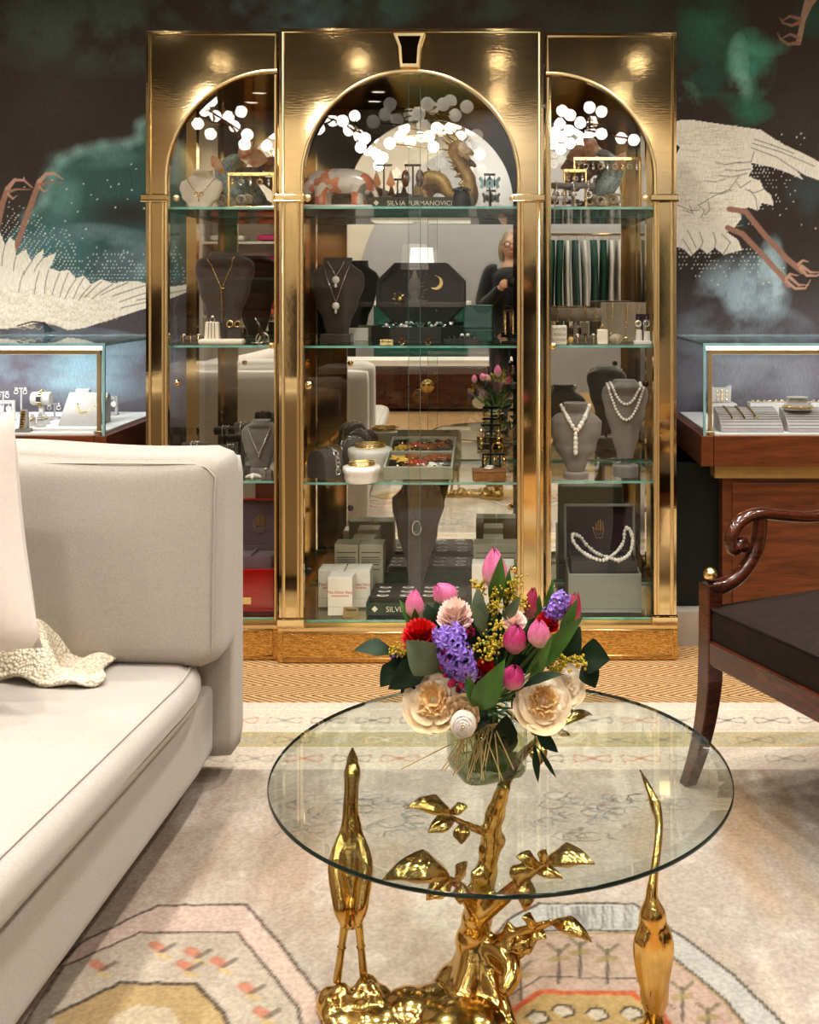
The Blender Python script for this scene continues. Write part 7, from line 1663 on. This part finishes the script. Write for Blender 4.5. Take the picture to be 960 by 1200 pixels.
# right counter
def ramp(px0, px1, by, d, h, label):
    Y = yat(by); x0, x1 = XP(px0, Y), XP(px1, Y); xm = (x0 + x1) / 2; w = (x1 - x0) / 2; t = thing('bracelet_ramp', label, 'bracelet stand', (xm, Y, ZD)); m = MB()
    prof = [(0, 0), (d, 0), (d, h)] + [(d * (1 - k), h * (1 - k ** 2.0) * .86 + h * .14) for k in np.linspace(.12, 1, 10)]; m.prism(prof, -w, w, plane='yz'); m.build('ramp', PV, t, bevel=.002, ang=40)
    g_ = MB()
    for k in np.linspace(.1, .98, 11):
        y, z_ = d * (1 - k), h * (1 - k ** 2.0) * .86 + h * .14; g_.tube([(-w + .004, y, z_ + .0005), (w - .004, y, z_ + .0005)], .0014, 5)
    g_.build('grid_lines', M['grey_velvet'], t)
    return xm, Y, w, d, h
xm, Y, w, d, h = ramp(846, 919, 507, .15, .075, 'pale ribbed curved ramp with bracelets in the chair-side counter')
for k, fx in enumerate((.16, .36, .55)):
    e = thing('bar_bracelet', 'gold bar bracelet on the ribbed ramp, %s' % ('closest to the cabinet', 'middle of three', 'with a white clasp')[k], 'bracelet', (xm, Y, ZD)); m = MB(); X0 = -w + 2 * w * fx
    m.tube([(X0 + .02 * (kk - .2), d * (1 - kk), h * (1 - kk ** 2) * .86 + h * .14 + .004) for kk in np.linspace(.12, .75, 8)], .0032, 6)
    if k == 2: m.ball((X0 + .012, d * .3, h * .62), .007, 10, 7)
    m.build('bar', M['gold'], e)
xm, Y, w, d, h = ramp(925, 985, 507, .14, .075, 'smooth pale curved ramp beyond the ribbed one')
b = Bust('white collar bust resting on the smooth pale ramp', (XP(943, Y), Y + .09, ZD + .071), .10, .045, PV, [(0, 1.0), (.3, .95), (.6, .7), (1, .72)], .8, 0)
n = b.thing('collar_necklace', 'pale bead collar round the white collar bust'); m = MB(); beads(m, [(.05 * cos(a), -.002 + .042 * sin(a), .012) for a in np.linspace(pi, 2 * pi, 30)], .004, .9); m.build('beads', M['gold'], n)
(lc, Y) = ca(848, 479); t = thing('display_block', 'pale block under the earring pillow in the chair-side counter', 'display block', lc); MB().box((-.055, 0, 0), (.055, .08, .042)).build('block', PV, t, bevel=.003)
t = thing('earring_pillow', 'pale concave pillow with rows of earrings on the pale block', 'earring stand', (lc[0] - .005, lc[1] + .03, ZD + .0425)); m = MB(); m.prism([(-.042, .0), (.042, .0), (.045, .072), (.02, .060), (-.02, .060), (-.045, .072)], 0, .03); m.build('pillow', PV, t, bevel=.004); m = MB()
for x in (-.014, .004, .024):
    for z_ in (.012, .03, .048): m.ball((x, -.002, z_), (.0045, .003, .0055 if x != .004 else .009), 8, 6)
m.build('earrings', M['gold'], t)
def lowbox(px, by, w, label, nr, grp):
    (lc, Y) = ca(px, by); t = thing('ring_tray', label, 'ring stand', lc, group=grp); MB().box((-w, 0, 0), (w, .06, .045)).build('block', PV, t, bevel=.003); m = MB()
    for k in range(nr): m.torus((-w + .012 + k * (2 * w - .024) / (nr - 1), .012, .047), .0075, .0018, 12, 5, axis='y'); m.ball((-w + .012 + k * (2 * w - .024) / (nr - 1), .012, .0555), .003, 7, 5)
    m.build('rings', M['gold'], t)
lowbox(907, 481, .095, 'long pale ring tray behind the ribbed ramp', 8, 'pale ring trays'); lowbox(965, 481, .05, 'short pale ring tray cut by the picture edge', 4, 'pale ring trays')
MB().ball((0, 0, .006), .006, 10, 7).build('loose_pearl', M['pearl'], loc=ca(914, 488)[0], label='single loose pearl between the two curved ramps', cat='pearl')
# ------------------------------------------------------------------ the room behind the photographer (seen in mirror and brass)
def chandelier(pxs_, label, seed, plane=YM, V0=7.6, gm='globe_soft'):
    """Globes measured in the mirror: the mirror image of depth y is 2*YM - y."""
    rr = random.Random(seed); pts = []
    for px, py in pxs_:
        V = V0 + rr.uniform(-.22, .22); p = PX(px, py, V); pts.append(Vector((p.x, 2 * plane - V, p.z)))
    c = sum(pts, Vector()) / len(pts)
    t = thing('globe_chandelier', label, 'chandelier', (c.x, c.y, RH), group='branching globe chandeliers')
    g = MB(); g.M = Matrix.Translation(-Vector((c.x, c.y, RH))); g.tube([(c.x, c.y, RH), (c.x, c.y, c.z + .05)], .010, 8); g.lathe([(.07, -.03), (.07, 0)], 20, (c.x, c.y, RH))
    last = Vector((c.x, c.y, c.z + .05))
    for p in sorted(pts, key=lambda q: (q - c).length):
        g.tube([last, p], .005, 6); last = last.lerp(p, .55)
    g.build('branch', M['brass'], t)
    for p in pts:
        b = MB(); b.ball(p - Vector((c.x, c.y, RH)), .042 if gm == 'globe_soft' else .037, 18, 12); b.build('globe', M[gm], t)
chandelier([(248, 118), (240, 130), (253, 136), (232, 145), (268, 137), (283, 131), (247, 157), (275, 148), (290, 158), (287, 169)], 'globe chandelier mirrored in the sofa-side cabinet unit', 1, YS + .03, 6.6, 'globe')
chandelier([(381, 137), (390, 142), (374, 151), (402, 142), (416, 136), (409, 153), (421, 159), (428, 162), (423, 173)], 'globe chandelier mirrored at the sofa side of the centre arch', 2, YC + .03, 6.6, 'globe')
chandelier([(457, 168), (469, 160), (474, 150), (481, 166), (494, 160), (503, 160), (512, 150), (517, 153), (508, 172), (528, 150), (540, 160), (552, 152), (562, 181), (550, 193), (535, 146)], 'globe chandelier mirrored in the middle of the centre arch', 3)
chandelier([(659, 130), (668, 135), (656, 145), (680, 144), (691, 126), (705, 131), (667, 153), (695, 143), (692, 155), (705, 157), (728, 162), (743, 164)], 'globe chandelier mirrored in the chair-side cabinet unit', 4, YS + .03, 6.6, 'globe')
dl0 = None
for ix, x in enumerate((-2.4, -1.2, 0., 1.2, 2.4)):
    for iy, y in enumerate((-3.4, -2.0, -.5, .9, 2.2, 3.2)):
        if dl0 is None:
            dl0 = thing('ceiling_light', 'recessed round ceiling downlight', 'ceiling light', (x, y, RH), group='recessed ceiling downlights')
            m = MB(); m.torus((0, 0, -.004), .075, .008, 28, 8); m.build('trim_ring', M['white'], dl0); m = MB(); m.lathe([(.07, -.003), (0, -.003)], 24, cap=False); m.build('lens', M['downlight'], dl0)
        else:
            o = copy_tree(dl0); o.location = (x, y, RH)
        l = bpy.data.lights.new('downlight', 'AREA'); l.shape = 'DISK'; l.size = .16; l.energy = LIGHT_E * (1.25 if y > .5 else .8); l.color = (1, .96, .915); l.spread = R(125)
        lo = bpy.data.objects.new('downlight', l); COL.objects.link(lo); lo.location = (x, y, RH - .02); lo.visible_glossy = True
for k, x in enumerate((-2.6, -1.3, .0, 1.3, 2.6)):                    # added downlights, unseen, to brighten the far wall and the brass
    o = copy_tree(dl0); o.location = (x, -3.95, RH)
    l = bpy.data.lights.new('added_wall_lamp', 'AREA'); l.shape = 'DISK'; l.size = .16; l.energy = 15.; l.color = (1, .96, .91); l.spread = R(130)
    lo = bpy.data.objects.new('added_wall_lamp', l); COL.objects.link(lo); lo.location = (x, -3.95, RH - .02); lo.rotation_euler = (R(-32), 0, 0)
# low dark credenza opposite the cabinet
cz = thing('credenza', 'low dark wood credenza with a beige top on the far side of the room', 'credenza', (-.72, -2.8, 0))
MB().box((-.9, -.25, .03), (.9, .25, .46)).build('body', M['mahogany'], cz, bevel=.004); MB().box((-.93, -.28, .46), (.93, .28, .52)).build('top', M['card'], cz, bevel=.004)
for x in (-.45, .0, .45): MB().box((x - .21, .25, .07), (x + .21, .262, .43)).build('door', M['mahogany'], cz, bevel=.004)
m = MB(); m.M = Matrix.Translation((.0, .263, .26)) @ Matrix.Rotation(-pi / 2, 4, 'X'); m.lathe([(.07, 0), (.07, .008), (0, .01)], 28); m.build('round_pull', M['gold'], cz)
# open shelf with folded knits, table lamp, clothes rail
sh = thing('open_shelf', 'tall white open shelf with folded knits opposite the sofa-side unit', 'shelf', (-2.45, -2.5, 0))
m = MB(); m.box((-.5, -.2, 0), (-.47, .2, 2.0)); m.box((.47, -.2, 0), (.5, .2, 2.0)); m.box((-.47, -.2, 0), (.47, -.18, 2.0)); m.build('carcass', M['white'], sh)
for z in (.02, .5, .95, 1.32, 1.68, 1.97): MB().box((-.47, -.18, z), (.47, .2, z + .025)).build('shelf_board', M['white'], sh)
kn = 0
for z, cols_ in ((.975, ('coral', 'coral')), (1.345, ('pink_knit', 'pink_knit')), (1.705, ('white_cloth', 'pink_knit'))):
    for x in (-.24, .22):
        for k in range(3 if z < 1.6 else 1):
            c = cols_[0 if x < 0 else 1]; o = rounded_slab(-.17, .17, -.14, .14, 0, .06, .028, (.004, .004, .006), n=6).build('folded_sweater', M[c], loc=(-2.45 + x, -2.48, z + .0075 + k * .075), label='folded %s sweater on the open shelf' % {'coral': 'coral', 'pink_knit': 'dark pink', 'white_cloth': 'white'}[c], cat='sweater', group='folded %s sweaters' % c.split('_')[0])
lt = thing('table_lamp', 'table lamp with a pale drum shade on the small console', 'lamp', (-.84, -3.4, 1.10)); m = MB(); m.lathe([(.09, 0), (.09, .02), (.03, .04), (.06, .12), (.07, .18), (.03, .26), (.012, .30), (.012, .36)], 24); m.build('lamp_base', M['white'], lt); MB().lathe([(.14, .33), (.12, .58)], 32, cap=False).build('lamp_shade', M['shade'], lt)
ct = thing('console', 'dark green console cabinet carrying the table lamp', 'console', (-.84, -3.45, 0)); MB().box((-.5, -.25, .0), (.5, .25, 1.06)).build('body', M['teal'], ct, bevel=.004); MB().box((-.53, -.27, 1.06), (.53, .27, 1.0995)).build('top', M['card'], ct, bevel=.003)
rk = thing('clothes_rail', 'brass clothes rail hung with dark green and white garments', 'clothes rail', (.95, -2.5, 0)); m = MB()
for s in (-1, 1): m.tube([(s * .6, 0, .0), (s * .6, 0, 1.78)], .014, 8); m.tube([(s * .6, -.22, .014), (s * .6, .22, .014)], .014, 8)
m.tube([(-.62, 0, 1.78), (.62, 0, 1.78)], .014, 8); m.build('rail_frame', M['brass'], rk)
for k in range(13):
    x = -.52 + k * .086; c = 'white_cloth' if k in (3, 5, 8, 9) else 'dark_green_cloth'; m = MB(); ln = .95 if c != 'white_cloth' else 1.02
    m.tube([(0, 0, 1.765), (0, 0, 1.72)], .004, 6, 1)
    def fn(u, v, k=k, ln=ln):
        a = 2 * pi * u; w = .20 * (.25 + .75 * min(1, v * 6)) * (1 + .12 * v); return (.03 * cos(a) * (1 + .3 * sin(a * 3 + k)) + .008 * sin(v * 5 + k), w * sin(a), 1.725 - v * ln)
    m.grid(fn, 20, 12, cu=True); m.build('hanging_garment', [M[c], M['silver']], loc=(.95 + x, -2.5, 0), label='%s garment hanging on the brass clothes rail' % ('white' if c == 'white_cloth' else 'dark green'), cat='garment', group='%s garments on the clothes rail' % c.split('_')[0])

# ------------------------------------------------------------------ the photographer, mirrored in the cabinet
PT = thing('person', 'person in black clothing standing and holding up a camera, mirrored in the glass', 'person', (.10, -.40, 0))
m = MB()
def limb(pts, rs, n=14): spine(m, pts, rs, n)
spine(m, [(0, .0, .86), (0, .0, 1.0), (0, .005, 1.18), (0, 0, 1.33), (0, -.01, 1.42), (0, -.005, 1.48)], (.145, .140, .150, .150, .085, .052), 20, flat=1.0)
for s in (-1, 1):
    limb([(s * .09, 0, .90), (s * .10, .01, .50), (s * .10, -.01, .08)], (.088, .058, .040)); spine(m, [(s * .10, -.04, .045), (s * .11, .06, .04), (s * .12, .16, .03)], (.042, .042, .028), 12)
    limb([(s * .155, -.01, 1.37), (s * .235, .03, 1.16), (s * .215, .075, 1.11)], (.058, .042, .040)); limb([(s * .215, .075, 1.11), (s * .13, .20, 1.20), (s * .075, .265, 1.265)], (.040, .034, .026))
    spine(m, [(s * .078, .262, 1.262), (s * .066, .285, 1.285), (s * .060, .300, 1.300)], (.026, .030, .022), 12)
    for k in range(4): limb([(s * .075, .285 + .004 * k, 1.305 - .016 * k), (s * .060, .318, 1.312 - .018 * k), (s * .035, .325, 1.310 - .018 * k)], (.0095, .0085, .0075), 8)
    limb([(s * .060, .285, 1.27), (s * .045, .300, 1.262), (s * .030, .30, 1.27)], (.010, .009, .008), 8)
m.ball((0, .012, 1.585), (.074, .092, .110), 22, 16); m.ball((0, .045, 1.535), (.052, .055, .05), 16, 12); spine(m, [(0, 0, 1.40), (0, .0, 1.52)], (.052, .052), 14)
spine(m, [(0, .098, 1.605), (0, .112, 1.575), (0, .104, 1.562)], (.008, .014, .012), 10)
for s in (-1, 1): m.ball((s * .075, .0, 1.58), (.012, .022, .032), 10, 8)
pb = m.build('body', M['skin'], PT, remesh=.0075, smooth=3)
c = MB(); spine(c, [(0, .0, .80), (0, .0, 1.0), (0, .005, 1.18), (0, 0, 1.33), (0, -.008, 1.41)], (.165, .160, .166, .166, .098), 22)
for s in (-1, 1):
    spine(c, [(s * .13, -.01, 1.37), (s * .165, -.008, 1.36), (s * .235, .03, 1.16), (s * .215, .075, 1.11)], (.07, .072, .056, .054), 14); spine(c, [(s * .215, .075, 1.11), (s * .13, .20, 1.20), (s * .088, .25, 1.25)], (.054, .046, .036), 14)
c.build('black_sweater', M['black_cloth'], PT, remesh=.010, smooth=3)
c = MB(); spine(c, [(0, 0, .78), (0, 0, .92)], (.155, .158), 20)
for s in (-1, 1): spine(c, [(s * .088, 0, .88), (s * .10, .01, .50), (s * .10, -.01, .07)], (.102, .078, .072), 16)
c.build('trousers', M['black_cloth'], PT, remesh=.010, smooth=3)
c = MB(); c.ball((0, -.012, 1.612), (.086, .096, .104), 20, 14); [spine(c, [(s * .066, -.02, 1.63), (s * .080, -.02, 1.55), (s * .074, -.025, 1.46)], (.026, .028, .018), 10) for s in (-1, 1)]; spine(c, [(0, -.07, 1.62), (0, -.078, 1.53), (0, -.065, 1.46)], (.05, .055, .03), 12)
c.build('hair', M['hair'], PT)
c = MB(); [c.torus((s * .033, .108, 1.598), .024, .0035, 20, 6, axis='y') for s in (-1, 1)]; c.tube([(-.012, .11, 1.60), (.012, .11, 1.60)], .003, 6); [c.tube([(s * .056, .106, 1.60), (s * .078, .02, 1.60)], .0025, 6) for s in (-1, 1)]; c.build('glasses', M['black'], PT)
c = MB(); c.tube([(-.022, .104, 1.530), (0, .108, 1.527), (.022, .104, 1.530)], (.003, .005, .003), 6); c.build('lips', mat('lip', '#a8645a', rough=.5), PT)
c = MB(); [c.ball((s * .033, .098, 1.598), (.011, .008, .007), 10, 8) for s in (-1, 1)]; c.build('eyes', M['white'], PT)
cam_t = thing('handheld_camera', 'black camera held in both hands by the mirrored person', 'camera', (.10, -.40, 0)); m = MB(); m.box((-.062, .275, 1.255), (.062, .315, 1.335)); m.box((-.025, .28, 1.335), (.025, .312, 1.355)); m.build('housing', M['black'], cam_t, bevel=.006)
m = MB(); m.M = Matrix.Translation((0, .315, 1.292)) @ Matrix.Rotation(-pi / 2, 4, 'X'); m.lathe([(.034, 0), (.034, .05), (.030, .055)], 24, cap=False); m.lathe([(.030, .05), (.0, .052)], 24, cap=False); m.build('camera_lens', M['lens'], cam_t)

# ------------------------------------------------------------------ light from above and behind, camera
def area(name, loc, rot, sx, sy, e, col=(1, .93, .84)):
    l = bpy.data.lights.new(name, 'AREA'); l.shape = 'RECTANGLE'; l.size, l.size_y, l.energy, l.color = sx, sy, e, col
    o = bpy.data.objects.new(name, l); COL.objects.link(o); o.location = loc; o.rotation_euler = rot; return o
w = bpy.data.worlds.new('room_world'); S.world = w; w.use_nodes = True; w.node_tree.nodes['Background'].inputs[0].default_value = (.9, .8, .7, 1); w.node_tree.nodes['Background'].inputs[1].default_value = .15
cam = bpy.data.cameras.new('camera'); co = bpy.data.objects.new('camera', cam); COL.objects.link(co); S.camera = co
co.location = (0, 0, EYE); co.rotation_euler = (pi / 2, 0, 0)
cam.sensor_fit = 'AUTO'; cam.sensor_width = 36; cam.lens = F * 36 / 1200; cam.shift_x = (480 - VX) / 1200; cam.shift_y = -(600 - VY) / 1200; cam.clip_start = .05
S.view_settings.view_transform = 'Standard'; S.view_settings.look = 'Medium High Contrast'; S.view_settings.exposure = EXPO
S.cycles.transparent_max_bounces = 32; S.cycles.max_bounces = 14; S.cycles.glossy_bounces = 8; S.cycles.caustics_reflective = True; S.cycles.caustics_refractive = False
S.cycles.use_denoising = True; S.cycles.sample_clamp_indirect = 6
